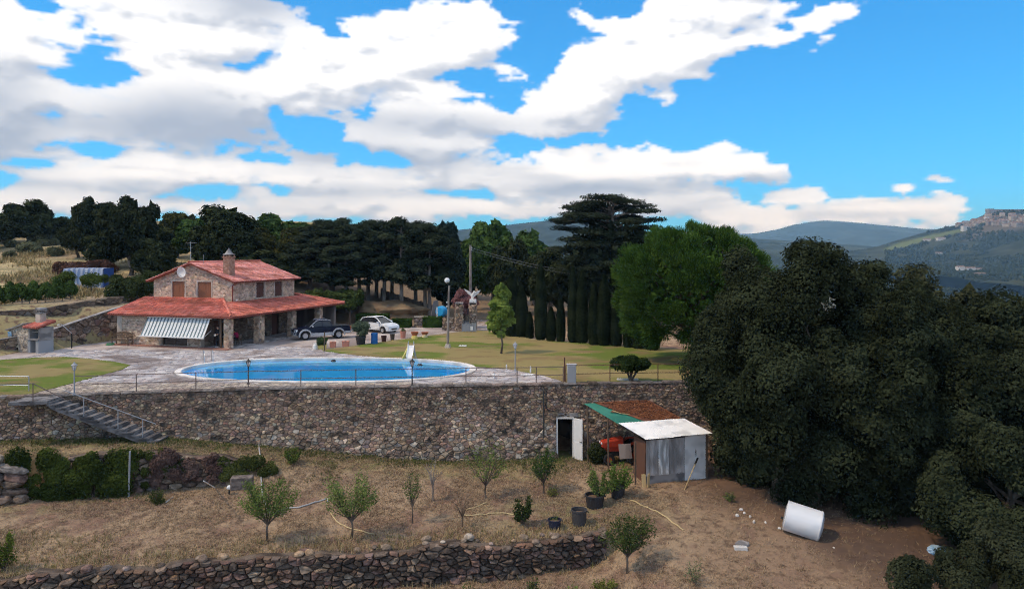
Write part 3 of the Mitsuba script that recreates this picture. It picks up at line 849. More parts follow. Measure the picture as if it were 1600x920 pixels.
for (u1, v1, u2, v2) in ((-20, 587, 45, 587.5), (-20, 601, 45, 601.5)):
    put('bar', tube([pt(u1, v1, 41.2), pt(u2, v2, 41.2)], .03, 6), 'white_mat', gg)
q = pt(45, 587.5, 41.2)
put('post', tube([q, [q[0], q[1], .05]], .03, 6), 'grey_paint_mat', gg)
q = pt(-20, 587.5, 41.2)
put('post', tube([q, [q[0], q[1], .05]], .03, 6), 'grey_paint_mat', gg)

# ------------------------------------------------------------------ the house
HA = -17.0
HO = np.array([-22.6, 58.7])
e1 = np.array([math.cos(math.radians(HA)), math.sin(math.radians(HA))])
e2 = np.array([-e1[1], e1[0]])
HM = np.eye(4)
HM[:2, 0], HM[:2, 1], HM[:2, 3] = e1, e2, HO


def hw(X, Y, Z):
    """House coordinates (X along the front, Y into the depth) to the world."""
    X, Y, Z = np.broadcast_arrays(X, Y, Z)
    return np.stack([HO[0] + e1[0] * X + e2[0] * Y, HO[1] + e1[1] * X + e2[1] * Y, Z], -1)


def hput(name, m, bsdf, parent, **kw):
    return put(name, m, bsdf, parent, M=HM, **kw)


hs = thing('stone_house', 'two storey stone house with red tiled roofs beyond the pool', 'house')
hr = np.random.default_rng(33)
HSTONE = np.array([(.50, .41, .33), (.60, .51, .42), (.42, .33, .26), (.48, .36, .29), (.38, .32, .28), (.66, .58, .49), (.29, .22, .18)])
HSTONE = HSTONE * [1.10, 1.0, .92]
HP = np.array([.2, .2, .16, .14, .1, .1, .1])
front = lambda Y0, sgn=1: (lambda s, t, d: hw(s, Y0 - d, t))  # noqa: E731
side = lambda X0: (lambda s, t, d: hw(X0 + d, s, t))  # noqa: E731
ZE, ML = 2.62, 0.29                                     # lower eave height, lower roof slope
XL, XR, YF, YB = -11.4, -3.0, 4.0, 13.3                 # upper storey
XG = -12.0


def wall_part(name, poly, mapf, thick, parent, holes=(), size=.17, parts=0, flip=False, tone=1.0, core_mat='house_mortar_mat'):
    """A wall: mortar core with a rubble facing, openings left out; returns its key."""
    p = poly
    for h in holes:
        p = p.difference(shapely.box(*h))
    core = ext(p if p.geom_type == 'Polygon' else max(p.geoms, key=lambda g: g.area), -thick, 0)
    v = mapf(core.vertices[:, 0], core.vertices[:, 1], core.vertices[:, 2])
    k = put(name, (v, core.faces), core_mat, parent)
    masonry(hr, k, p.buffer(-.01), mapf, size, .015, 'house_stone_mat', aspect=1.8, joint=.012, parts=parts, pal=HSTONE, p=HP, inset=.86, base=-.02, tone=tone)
    return k


WIN_F = [(-9.38, 3.86, -8.0, 5.30), (-6.63, 3.86, -5.19, 5.30)]
gable = Polygon([(XL, 3.55), (XR, 3.3), (XR, 5.42), (-7.2, 6.88), (XL, 5.42)])
wall_part('gable_wall', gable, front(YF), .45, hs, WIN_F, .17)
WIN_S = [(7.27, 3.75, 8.5, 5.15), (10.1, 3.72, 11.3, 5.12)]
wall_part('upper_side_wall', Polygon([(YF + .004, 3.3), (YB, 3.3), (YB, 5.42), (YF + .004, 5.42)]), side(XR), .45, hs, WIN_S, .17, flip=True)
hput('rear_upper_wall', box(XL + .004, XR - .46, YB - .45, YB - .004, 3.3, 5.42), 'house_mortar_mat', hs)
hput('left_upper_wall', box(XL + .004, XL + .45, YF + .46, YB - .46, 3.0, 5.42), 'house_mortar_mat', hs)
OPEN_F = [(-7.35, .12, -4.75, 2.25)]
fw = wall_part('front_wall', Polygon([(XG, 0), (-3.4, 0), (-3.4, 2.9), (XG, 2.9)]), front(.55), .45, hs, OPEN_F, .18)
wall_part('left_wall', Polygon([(-.556, 0), (-13.3, 0), (-13.3, 2.9), (-.556, 2.9)]), lambda s, t, d: hw(XG - d, -s, t), .45, hs, (), .3)
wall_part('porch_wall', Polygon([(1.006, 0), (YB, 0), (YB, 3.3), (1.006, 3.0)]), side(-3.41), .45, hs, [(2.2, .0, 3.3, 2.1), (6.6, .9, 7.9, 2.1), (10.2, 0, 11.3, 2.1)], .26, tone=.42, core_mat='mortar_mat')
hput('rear_wall', box(XG + .46, -3.87, YB - .45, YB - .01, 0, 3.3), 'house_mortar_mat', hs)
hput('end_wall', box(-3.86, -.4, 16.4, 16.8, 0, 2.72), 'board_mat', hs)
hput('rear_porch_wall', box(-12.0, -3.4, 16.4, 16.79, 0, 2.72), 'board_mat', hs)
hput('corner_quoin', box(XG - .03, XG + .5, .50, .60, 0, 2.6, .01), 'plaster_mat', hs)
for k, (y0, d) in enumerate(((3.3, 0), (11.3, 0))):
    dk = hput('porch_door', box(-3.62, -3.56, y0 - 1.1, y0, 0.02, 2.08), 'dark_shutter_mat', hs)
pw = hput('porch_window', box(-3.60, -3.57, 6.6, 7.9, .9, 2.1), 'glass_dark_mat', hs)
hput('floor_step', box(XG - .6, -.25, -.15, .52, .0, .09, .015), 'red_floor_mat', hs)
hput('porch_floor', box(-3.4, -.45, .53, 16.4, .0, .05, .015), 'concrete_mat', hs)


def pillar(x0, x1, y0, y1, zt):
    k = hput('pillar', box(x0 + .02, x1 - .02, y0 + .02, y1 - .02, 0, zt), 'house_mortar_mat', hs)
    for mp, a, b in ((front(y0), x0, x1), (side(x1), y0, y1), (lambda s, t, d: hw(x0 - d, -s, t), -y1, -y0), (lambda s, t, d: hw(-s, y1 + d, t), -x1, -x0)):
        masonry(hr, k, shapely.box(a + .01, .0, b - .01, zt - .02), mp, .24, .02, 'house_stone_mat', aspect=1.6, joint=.012, pal=HSTONE, p=HP, inset=.87, base=-.03)


for (x, y, w) in ((-.95, .9, .55), (-.8, 4.7, .66), (-.8, 9.6, .6), (-.8, 14.2, .6)):
    pillar(x - w / 2, x + w / 2, y - w / 2, y + w / 2, 2.62)
hput('loggia_post', box(-1.52, -1.38, .5, .64, 0, 2.58, .01), 'wood_mat', hs)
# ground floor glazing under the awning
wf = hput('window', bone([box(-7.35, -7.27, .72, .80, .12, 2.25), box(-4.83, -4.75, .72, .80, .12, 2.25), box(-6.15, -6.07, .72, .80, .12, 2.25), box(-7.27, -4.83, .72, .80, 2.17, 2.25), box(-7.27, -4.83, .72, .80, .12, .2)]), 'wood_mat', hs)
hput('pane', box(-7.27, -6.15, .755, .77, .2, 2.17), 'glass_dark_mat', wf)
hput('pane', box(-6.07, -4.83, .755, .77, .2, 2.17), 'glass_dark_mat', wf)
hput('reveal', box(-7.36, -4.74, .99, 1.0, .1, 2.27), 'dark_mat', wf)


def shutter(frame_fn, a, z0, b, z1, bsdf, lab):
    """Window closed by two plank shutters, with surround and sill."""
    w = put('window', frame_fn(bone([box(a - .12, a, z0, z1 + .12, -.05, .035), box(b, b + .12, z0, z1 + .12, -.05, .035), box(a, b, z1, z1 + .12, -.05, .035)])), 'plaster_mat', hs)
    m = (a + b) / 2
    for s0, s1 in ((a + .015, m - .008), (m + .008, b - .015)):
        k = (s1 - s0) / 4
        pl = bone([box(s0 + q * k + .004, s0 + (q + 1) * k - .004, z0 + .01, z1 - .01, -.12, -.075) for q in range(4)] + [box(s0 + .01, s1 - .01, z, z + .09, -.075, -.06) for z in (z0 + .18, z1 - .3)])
        put('shutter', frame_fn(pl), bsdf, w)
    put('sill', frame_fn(box(a - .16, b + .16, z0 - .09, z0 - .003, -.05, .09, .01)), 'plaster_mat', w)


def ff(m):
    return trimesh.Trimesh(hw(m.vertices[:, 0], YF - m.vertices[:, 2], m.vertices[:, 1]), m.faces, process=False)


def fs(m):
    return trimesh.Trimesh(hw(XR + m.vertices[:, 2], m.vertices[:, 0], m.vertices[:, 1]), m.faces, process=False)


for a, z0, b, z1 in WIN_F:
    shutter(ff, a, z0, b, z1, 'shutter_mat', 'brown')
for a, z0, b, z1 in WIN_S:
    shutter(fs, a, z0, b, z1, 'dark_shutter_mat', 'dark')

# tiled roofs: rows of barrel tiles laid down the slope
TILES = np.array([(.60, .165, .10), (.66, .21, .135), (.54, .14, .09), (.64, .185, .12), (.58, .20, .145), (.48, .13, .09)])
TILES = TILES * [1.0, 1.10, 1.25]
trng = np.random.default_rng(12)


def tile_field(quad, tint=(1, 1, 1), w=.24, lap=.36, r=.085, n=5):
    """Barrel tiles over a planar polygon given as house-coordinate points; first edge = eave."""
    p = np.asarray(quad, float)
    eu = (p[1] - p[0]) / np.linalg.norm(p[1] - p[0])
    nn = np.cross(p[1] - p[0], p[-1] - p[0])
    nn /= np.linalg.norm(nn)
    if nn[2] < 0:
        nn = -nn
    ev = np.cross(nn, eu)
    if ev[2] < 0:
        ev = -ev
    loc = np.column_stack([(p - p[0]) @ eu, (p - p[0]) @ ev])
    pg = Polygon(loc).buffer(.03)
    shapely.prepare(pg)
    x0, y0, x1, y1 = pg.bounds
    mb_ = MB()
    ang = np.linspace(0, np.pi, n)
    for x in np.arange(x0 + w / 2, x1, w):
        for y in np.arange(y0 - .05, y1, lap):
            cen = Point(x, y + lap / 2)
            if not pg.contains(cen):
                continue
            c = TILES[trng.integers(len(TILES))] * trng.uniform(.80, 1.16) * tint * (1 + .16 * math.sin(y * 3.1 + .4 * x))
            jx, jz = trng.normal(0, .006, 2)
            prof = []
            for yy, rr, zz in ((y, r * 1.08, .045), (y + lap * 1.12, r * .92, .005)):
                prof.append(p[0] + np.outer(x + jx + rr * 1.15 * np.cos(ang), eu) + ev * yy + np.outer(rr * np.sin(ang) * .8 + zz + jz, nn))
            fr_ = p[0] + eu * (x + jx) + ev * y + nn * .01
            v = np.vstack(prof + [[fr_]])
            k = np.arange(n - 1)
            f = np.vstack([np.stack([k, n + k, n + k + 1], 1), np.stack([k, n + k + 1, k + 1], 1), np.stack([k, k + 1, np.full(n - 1, 2 * n)], 1)])
            mb_.add(hw(v[:, 0], v[:, 1], v[:, 2]), f, c)
    return mb_


def ridge_line(a, b, r=.12):
    """Ridge tiles along a line."""
    a, b = np.asarray(a, float), np.asarray(b, float)
    L = np.linalg.norm(b - a)
    mb_ = MB()
    d = (b - a) / L
    s = np.cross(d, [0, 0, 1.0])
    s /= np.linalg.norm(s)
    up = np.cross(s, d)
    ang = np.linspace(-.15, np.pi + .15, 7)
    for t_ in np.arange(0, L, .4):
        c = TILES[trng.integers(len(TILES))] * trng.uniform(.9, 1.2)
        pr = []
        for tt, rr in ((t_, r * 1.1), (min(t_ + .44, L), r * .9)):
            pr.append(a + d * tt + np.outer(np.cos(ang) * rr, s) + np.outer(np.sin(ang) * rr + .03, up))
        v = np.vstack(pr)
        k = np.arange(6)
        mb_.add(hw(v[:, 0], v[:, 1], v[:, 2]), np.vstack([np.stack([k, 7 + k, 8 + k], 1), np.stack([k, 8 + k, 1 + k], 1)]), c)
    return mb_


def roof(name, planes, ridges, parent, thick=.14, tint=(1, 1, 1)):
    decks = []
    tiles = MB()
    for q in planes:
        q = np.asarray(q, float)
        lowq = q.copy()
        lowq[:, 2] -= thick
        decks.append(hull(np.vstack([q - [0, 0, .012], lowq])))
        tf = tile_field(q, np.array(tint))
        tiles.add(np.vstack(tf.v), np.vstack(tf.f), tf.col())
    k = hput(name, bone(decks), 'fascia_mat', parent)
    put('tiles', tiles.tm(), 'tile_mat', k, color=tiles.col(), stuff=True)
    rr = MB()
    for a, b in ridges:
        t_ = ridge_line(a, b)
        rr.add(np.vstack(t_.v), np.vstack(t_.f), t_.col())
    put('ridge_tiles', rr.tm(), 'tile_mat', k, color=rr.col(), stuff=True)
    return k


zf = lambda d: ZE + .06 + ML * d  # noqa: E731
XE = -12.45
YE = 17.8
planes = [[(XE, 0, zf(0)), (0, 0, zf(0)), (-YF, YF, zf(YF)), (XE, YF, zf(YF))],
          [(0, 0, zf(0)), (0, YE, zf(0)), (-3.2, YE - 3.2, zf(3.2)), (-3.2, YB + .0, zf(3.2)), (-3.0, 4.2, zf(3.0)), (-4.0, 4.0, zf(4.0))],
          [(0, YE, zf(0)), (XE, YE, zf(0)), (XE, YE - 4.4, zf(4.4)), (-4.4, YE - 4.4, zf(4.4))]]
planes[1] = [(0, 0, zf(0)), (0, YE, zf(0)), (-3.1, YE - 3.1, zf(3.1)), (-3.1, 3.1, zf(3.1))]
lr = roof('lower_roof', planes, [((-.02, .02, zf(0) + .02), (-YF, YF, zf(YF) + .02)), ((-.02, YE - .02, zf(0) + .02), (-4.4, YE - 4.4, zf(4.4) + .02))], hs)
hput('gutter', bone([moved(tube([[XE, -.06, ZE - .02], [0.02, -.06, ZE - .02]], .06, 8), np.eye(4)), tube([[.06, -.05, ZE - .02], [.06, YE, ZE - .02]], .06, 8)]), 'fascia_mat', hs, smooth=40)
SU = .345
ze = 5.42
xr0, xl0, xm = XR + .5, XL - .5, -7.2
zr = ze + SU * (XR - xm)
zfall = ze - SU * .5
y0, y1 = YF - .42, YB + .4
ur = roof('upper_roof', [[(xr0, y0, zfall + .1), (xr0, y1, zfall + .1), (xm, y1, zr + .1), (xm, y0, zr + .1)], [(xl0, y1, zfall + .1), (xl0, y0, zfall + .1), (xm, y0, zr + .1), (xm, y1, zr + .1)]],
          [((xm, y0, zr + .13), (xm, y1, zr + .13))], hs, .12, (1.12, 1.5, 1.75))
hput('drain_pipe', tube([[XR + .42, YF + .05, 5.2], [XR + .06, YF - .05, 5.0], [XR + .06, YF - .05, 3.55]], .05, 8), 'fascia_mat', hs)
# chimney with conical cap
ch = hput('chimney', box(-4.45, -3.75, 4.6, 5.3, 5.3, 7.42, .01), 'brick_mat', hs)
masonry(hr, ch, shapely.box(-4.44, 5.75, -3.76, 7.4), front(4.6), .14, .012, 'house_stone_mat', aspect=2.2, joint=.008, pal=np.array([(.36, .20, .15), (.42, .27, .20), (.30, .19, .16)]), p=[.4, .3, .3], base=-.02)
hput('collar', box(-4.52, -3.68, 4.53, 5.37, 7.42, 7.52, .01), 'brick_mat', ch)
hput('vent_post', bone([box(-4.45 + a, -4.33 + a, 4.6 + b, 4.72 + b, 7.52, 7.68) for a in (0, .29, .58) for b in (0, .58)]), 'brick_mat', ch)
hput('cap', moved(lathe([(.0, .62), (.12, .45), (.34, .12), (.52, .04), (.52, 0), (.0, 0)], 14), mat(-4.1, 4.95, 7.68)), 'concrete_mat', ch)
# satellite dish and aerials
dk = hput('satellite_dish', moved(lathe([(.0, .0), (.2, .025), (.36, .08), (.46, .14), (.47, .13), (.36, .06), (.2, .005), (0, -.02)], 24), trimesh.transformations.translation_matrix([-7.62, 3.25, 6.18]) @ trimesh.transformations.rotation_matrix(math.radians(98), [1, 0, 0])), 'white_mat', hs, smooth=40)
hput('arm', tube([[-7.62, 3.28, 5.75], [-7.62, 2.85, 5.9], [-7.62, 2.75, 6.1]], .02, 6), 'grey_paint_mat', dk)
hput('bracket', tube([[-7.55, YF - .02, 6.0], [-7.6, 3.3, 6.15]], .035, 6), 'grey_paint_mat', dk)
ae = hput('aerial', tube([[-7.5, 4.15, 6.6], [-7.5, 4.15, 8.85]], .025, 6), 'steel_mat', hs)
hput('boom', bone([tube([[-7.9, 4.15, 8.7], [-7.0, 4.05, 8.72]], .014, 5)] + [tube([[x, 3.9, 8.71], [x, 4.4, 8.71]], .01, 5) for x in (-7.85, -7.65, -7.3, -7.1)] + [tube([[-7.62, 4.15, 8.3], [-7.3, 4.15, 8.3]], .012, 5)]), 'grey_paint_mat', ae)
hput('short_aerial', tube([[-6.85, 5.0, 6.7], [-6.85, 5.0, 7.7]], .02, 6), 'grey_paint_mat', hs)
hput('roof_lamp', moved(trimesh.creation.icosphere(1, .09), mat(-2.75, 4.25, 3.72)), 'white_mat', hs)
# awning with its arms
aw = thing('awning', 'steep awning with white and grey stripes below the front eave', 'awning')
ax0, ax1 = -8.55, -2.25
at_, ab_ = (.28, 2.44), (-.52, 1.0)
na_ = 24
rows = []
for k in range(na_ + 1):
    t_ = k / na_
    yy, zz = at_[0] + (ab_[0] - at_[0]) * t_, at_[1] + (ab_[1] - at_[1]) * t_ - .05 * math.sin(math.pi * t_)
    rows.append(hw(np.linspace(ax0, ax1, 40), yy, zz + .006 * np.sin(np.linspace(0, 60, 40))))
va = np.vstack(rows + [r_ - [0, 0, .008] for r_ in rows])
i, j = np.meshgrid(np.arange(na_), np.arange(39), indexing='ij')
qa = np.stack([i * 40 + j, i * 40 + j + 1, (i + 1) * 40 + j + 1, (i + 1) * 40 + j], -1).reshape(-1, 4)
put('cloth', (va, np.vstack([qa, qa[:, ::-1] + (na_ + 1) * 40])), 'awning_mat', aw)
hput('front_bar', box(ax0 - .05, ax1 + .05, ab_[0] - .05, ab_[0] + .02, ab_[1] - .09, ab_[1] + .01, .01), 'white_mat', aw)
hput('roller', tube([[ax0 - .1, at_[0] + .06, at_[1] + .04], [ax1 + .1, at_[0] + .06, at_[1] + .04]], .07, 10), 'white_mat', aw)
for x in (ax0 + .03, ax1 - .03):
    hput('arm', tube([[x, .45, 1.5], [x, ab_[0], ab_[1] - .03]], .02, 6), 'white_mat', aw)

# ------------------------------------------------------------------ bench, shower, oven
bn = thing('garden_bench', 'dark wooden bench against the left front wall of the house', 'bench')
BM = HM @ mat(-11.0, .02, .09)
for z, y in ((.45, -.2), (.45, -.06), (.45, .08)):
    put('seat_slat', box(-.85, .85, y - .055, y + .055, z - .03, z, .006), 'wood_mat', bn, M=BM)
for z in (.62, .76, .9):
    put('back_slat', box(-.85, .85, .20, .24, z - .05, z + .05, .006), 'wood_mat', bn, M=BM)
put('top_rail', hull([[x, y, z] for y in (.19, .25) for x, z in ((-.88, .95), (.88, .95), (-.5, 1.03), (.5, 1.03), (0, 1.05))]), 'wood_mat', bn, M=BM)
for x in (-.84, .84):
    put('front_leg', box(x - .04, x + .04, -.26, -.18, 0, .64, .006), 'wood_mat', bn, M=BM)
    put('rear_leg', box(x - .04, x + .04, .20, .27, 0, .98, .006), 'wood_mat', bn, M=BM)
    put('armrest', box(x - .05, x + .05, -.3, .26, .641, .69, .006), 'wood_mat', bn, M=BM)
put('rail', box(-.8, .8, -.24, -.2, .32, .41), 'wood_mat', bn, M=BM)
gm = HM @ mat(-12.05, -.12, .0)
gb = thing('green_hose_coil', 'coil of green hose on the ground beside the bench', 'hose')
for k in range(3):
    a = np.linspace(0, 2 * np.pi, 20)
    put('turn', tube(np.column_stack([(.33 - .03 * k) * np.cos(a), (.33 - .03 * k) * np.sin(a), np.full(20, .04 + .06 * k)]), .03, 6), plain('green_hose_mat', (.07, .26, .14), .5), gb, M=gm)
sh = thing('outdoor_shower', 'thin outdoor shower post with slanting arm before the left retaining wall', 'shower')
q = at(112, 544, 0)
put('post', tube([q, q + [0, 0, 1.25]], .05, 8), 'lamp_black_mat', sh)
tp = pt(112, 520.5, q[1])
put('pipe', tube([q + [0, 0, 1.25], tp], .03, 8), 'steel_mat', sh)
put('arm', tube([tp, pt(96.5, 507, q[1]), pt(92, 506, q[1] - .2)], .025, 8), 'steel_mat', sh)
put('head', moved(lathe([(0, .03), (.05, .02), (.12, -.03), (0, -.04)], 12), mat(*pt(91, 507, q[1] - .22))), 'steel_mat', sh)

ov = thing('garden_oven', 'stone barbecue oven with chimney and small tiled roof at the left edge', 'barbecue')
q = at(62, 552, 0)
OM = mat(q[0] - .05, q[1] - .1, 0, rz=-22)
orr = np.random.default_rng(44)
put('base', bone([box(-1.25, -.95, .02, 1.25, 0, 1.0), box(-.33, 0, .02, 1.25, 0, 1.0), box(-1.25, 0, .9, 1.25, 0, 1.0)]), 'grey_paint_mat', ov, M=OM)
put('shelf', box(-1.3, .06, -.06, 1.25, 1.0, 1.12, .015), 'concrete_mat', ov, M=OM)
put('hood', bone([box(-1.25, -1.12, 0.08, 1.25, 1.12, 2.0), box(-.13, 0, .08, 1.25, 1.12, 2.0), box(-1.12, -.13, 1.1, 1.25, 1.12, 2.0), box(-1.12, -.13, .08, .16, 1.82, 2.0)]), 'concrete_mat', ov, M=OM)
put('soot_wall', box(-1.11, -.14, 1.0, 1.09, 1.12, 1.98), 'dark_mat', ov, M=OM)
put('grill', bone([box(-1.1, -.15, .3, .32, 1.62, 1.65), box(-1.1, -.15, .6, .62, 1.62, 1.65)]), 'white_mat', ov, M=OM)
def omap(y0):
    def f(s, t, d):
        v = np.column_stack([s, y0 - d, t, np.ones_like(s)]) @ OM.T
        return v[:, :3]
    return f
ow = put('oven_wall', ext(Polygon([(-3.6, 0), (-1.26, 0), (-1.26, 1.95), (-2.1, 2.28), (-3.6, 1.72)]), -1.4, 0).apply_transform(np.array([[1, 0, 0, 0], [0, 0, -1, .12], [0, 1, 0, 0], [0, 0, 0, 1.]])), 'house_mortar_mat', ov, M=OM)
masonry(orr, ow, Polygon([(-3.6, 0), (-1.27, 0), (-1.27, 1.93), (-2.1, 2.24), (-3.6, 1.7)]).difference(shapely.box(-3.6, 0, -2.5, .72)), omap(.12), .34, .05, 'house_stone_mat', parts=40, pal=np.array([(.5, .46, .42), (.42, .38, .35), (.58, .53, .48), (.36, .32, .3)]), p=[.3, .3, .2, .2])
put('arch', box(-3.6, -2.52, .09, .118, .0, .7), 'dark_mat', ov, M=OM)
put('roof_deck', hull([[x, y, z + dz] for x, y, z in ((-1.45, -.22, 2.02), (.22, -.22, 2.02), (-1.45, 1.3, 2.42), (.22, 1.3, 2.42)) for dz in (0, -.08)]), 'fascia_mat', ov, M=OM)
tf = MB()
for x in np.arange(-1.36, .2, .2):
    for k in range(4):
        c = TILES[orr.integers(len(TILES))] * orr.uniform(.85, 1.2)
        y_a, z_a = -.28 + k * .4, 2.03 + k * .105
        tf.mesh(moved(tube([[x, y_a, z_a + .02], [x, y_a + .44, z_a + .115]], .085, 8), np.eye(4)), c)
put('roof_tiles', tf.tm(OM), 'tile_mat', ov, color=tf.col(), stuff=True)
put('left_roof', hull([[x, y, z + dz] for x, y, z in ((-3.7, -.1, 1.75), (-3.7, 1.5, 1.75), (-1.5, -.1, 2.33), (-1.5, 1.5, 2.33)) for dz in (0, -.1)]), 'concrete_mat', ov, M=OM)
ck = put('chimney', box(-1.12, -.55, .55, 1.05, 2.2, 3.05, .02), 'plaster_mat', ov, M=OM)
for z in (3.1, 3.22, 3.34):
    put('vent_slab', box(-1.17, -.5, .5, 1.1, z - .03, z + .02), 'concrete_mat', ck, M=OM)
put('vent_core', box(-1.05, -.62, .62, .98, 3.05, 3.36), 'dark_mat', ck, M=OM)
put('cap', box(-1.14, -.53, .53, 1.07, 3.36, 3.5, .02), 'concrete_mat', ck, M=OM)
rd = thing('blue_rag', 'blue and white cloth hung on the side of the garden oven', 'cloth')
put('fold', moved(hull([[-3.55, 0, 1.2], [-3.05, 0, 1.25], [-3.05, -.04, 1.25], [-3.5, -.05, 1.6], [-3.1, -.03, 1.58], [-3.5, 0, 1.2]]), OM), 'rag_blue_mat', rd)

# ------------------------------------------------------------------ retaining walls on the left slope
def line_wall(name, label, pts, ztop, zbot, size, parts, bsdf='stone_mat', tone=.85, relief=.06, cope=None):
    """A rubble wall along a line; ztop and zbot per point. Faces to the right of the direction of travel."""
    pts = np.asarray(pts, float)
    L = np.concatenate([[0], np.cumsum(np.linalg.norm(np.diff(pts, axis=0), axis=1))])
    ss = np.linspace(0, L[-1], max(2, int(L[-1] / .6)))
    zt, zb = np.interp(ss, L, ztop), np.interp(ss, L, zbot)

    def f(s, t, d):
        x, y = np.interp(s, L, pts[:, 0]), np.interp(s, L, pts[:, 1])
        e = .1
        dx = (np.interp(s + e, L, pts[:, 0]) - np.interp(s - e, L, pts[:, 0]))
        dy = (np.interp(s + e, L, pts[:, 1]) - np.interp(s - e, L, pts[:, 1]))
        n = np.hypot(dx, dy)
        return np.column_stack([x + dy / n * d, y - dx / n * d, t])
    k = thing(name, label, 'retaining wall')
    o = Polygon(np.vstack([np.column_stack([ss, zt]), np.column_stack([ss, zb])[::-1]]))
    m = MB()
    n = len(ss)
    for d in (0, -.4):
        m.v += [f(ss, zt, np.full(n, d)), f(ss, zb, np.full(n, d))]
    i = np.arange(n - 1)
    q = np.vstack([np.stack([i, i + n, i + n + 1, i + 1], 1), np.stack([i, i + 1, i + 2 * n + 1, i + 2 * n], 1), np.stack([i + 2 * n, i + 2 * n + 1, i + 3 * n + 1, i + 3 * n], 1)])
    put('core', (np.vstack(m.v), q), 'mortar_mat', k)
    masonry(np.random.default_rng(len(name)), k, o, f, size, relief, bsdf, parts=parts, aspect=1.5, joint=.015, tone=tone)
    if cope:
        v = np.vstack([f(ss, zt + .002, np.full(n, .06)), f(ss, zt + .002, np.full(n, -.42)), f(ss, zt + .05, np.full(n, -.42)), f(ss, zt + .05, np.full(n, .06))])
        q = np.vstack([np.stack([r_ * n + i, ((r_ + 1) % 4) * n + i, ((r_ + 1) % 4) * n + i + 1, r_ * n + i + 1], 1) for r_ in range(4)])
        put('coping', (v, q), cope, k)
    return k


line_wall('lower_slope_wall', 'grey stone retaining wall with sloping coping left of the house', [(-41.5, 54.5), (-40, 57), (-38, 59.7), (-35.5, 66), (-33.6, 71)], [.8, 1.05, 1.42, 2.92, 3.2], [-.2, -.2, -.2, -.1, -.1], .5, 40, tone=.8, cope='concrete_mat')
line_wall('upper_slope_wall', 'dark low stone wall above the grass strip left of the house', [(-45, 55.5), (-42.1, 60), (-40.5, 62.8), (-37.2, 67.4), (-33.5, 74), (-31, 79)], [2.95, 3.05, 3.05, 3.75, 4.0, 3.9], [1.3, 1.5, 1.75, 2.8, 3.3, 3.2], .42, 30, tone=.6)

# ------------------------------------------------------------------ walls of the orchard terrace
def strip_map(LXs, LYs, off=0.0, batter=.12, ztop=None):
    yf = lambda x: np.interp(x, LXs, LYs) + off  # noqa: E731
    return wall_map(yf, -4.0, batter)


def terr_wall(name, label, x0, x1, yx, yy, off, top, bot, size, relief, parts, tone=1.0, aspect=1.5, pal=STONES, p=STONE_P, joint=.02):
    k = thing(name, label, 'stone wall')
    s = np.arange(x0, x1 + .01, .4)
    yf = lambda x: np.interp(x, yx, yy) + off  # noqa: E731
    zt = np.array([top(a) for a in s])
    zb = np.array([bot(a) for a in s])
    mp = wall_map(yf, 0, 0)
    n = len(s)
    v = np.vstack([mp(s, zt - .03, np.full(n, -.01)), mp(s, zb, np.full(n, -.01)), mp(s, zb, np.full(n, -.5)), mp(s, zt - .03, np.full(n, -.5))])
    i = np.arange(n - 1)
    put('core', (v, np.vstack([np.stack([r_ * n + i, ((r_ + 1) % 4) * n + i, ((r_ + 1) % 4) * n + i + 1, r_ * n + i + 1], 1) for r_ in range(4)])), 'mortar_mat', k)
    masonry(np.random.default_rng(len(label)), k, Polygon(np.vstack([np.column_stack([s, zt]), np.column_stack([s, zb])[::-1]])), mp, size, relief, parts=parts, aspect=aspect, joint=joint, tone=tone, pal=pal, p=p, base=-.1, inset=.78)
    return k, mp


BOULD = np.array([(.44, .36, .28), (.50, .43, .35), (.36, .29, .24), (.44, .42, .44), (.40, .29, .19)])
bank_top = lambda x: gz(x, np.interp(x, BX, BY) + .25) + .03 + .07 * math.sin(x * 2.3)  # noqa: E731
bank_bot = lambda x: gz(x, np.interp(x, BX, BY) - .75) - .15  # noqa: E731
bw_ = thing('boulder_wall', 'wall of large pale boulders at the left edge of the lower terrace', 'stone wall')
brg = np.random.default_rng(19)
ico = trimesh.creation.icosphere(2, 1.0)
for row_ in range(6):
    x = -29.8 + .4 * (row_ % 2)
    while x < -24.3 - .10 * row_:
        w_ = brg.uniform(.55, 1.25)
        z0_, z1_ = bank_bot(x) + .1, bank_top(x) + .04
        h_ = (z1_ - z0_) / 5.2
        z = z0_ + h_ * (row_ + .45) * .93 + brg.uniform(-.05, .05)
        if z < z1_ - .05:
            m = ico.copy()
            v = np.sign(m.vertices) * np.abs(m.vertices) ** .8
            v = v * (1 + .6 * (meshkit.fbm(m.vertices * 1.5 + brg.uniform(0, 50), 3, seed=2) - .5))[:, None]
            m = trimesh.Trimesh(v * [w_ * brg.uniform(.50, .60), .34, h_ * brg.uniform(.50, .72)], m.faces, process=False)
            R_ = trimesh.transformations.rotation_matrix(math.radians(brg.uniform(-13, 13)), [0, 1, 0])
            put('boulder', m, tone_of(BOULD[brg.integers(5)] * brg.uniform(.45, .85)), bw_, M=mat(x + w_ / 2, np.interp(x, BX, BY) - .60 + brg.uniform(-.12, .10) - .10 * (z1_ - z), z, rz=brg.uniform(-12, 12)) @ R_)
        x += w_ * .98
terr_wall('bank_wall', 'overgrown dark rubble wall holding the bank behind the grey pole', -22.5, -13.4, BX, BY, -.5, bank_top, bank_bot, .42, .14, 90, tone=.75)
lrt = np.random.default_rng(91)
low_top = lambda x: gz(x, np.interp(x, LX, LY) + .2) + .02 + .34 * float(meshkit.noise(np.array([x * .9, 0, 0]))) - .10 + .10 * float(meshkit.noise(np.array([x * 3.7, 5, 0])))  # noqa: E731
low_bot = lambda x: gz(x, np.interp(x, LX, LY) - .8) - .2  # noqa: E731
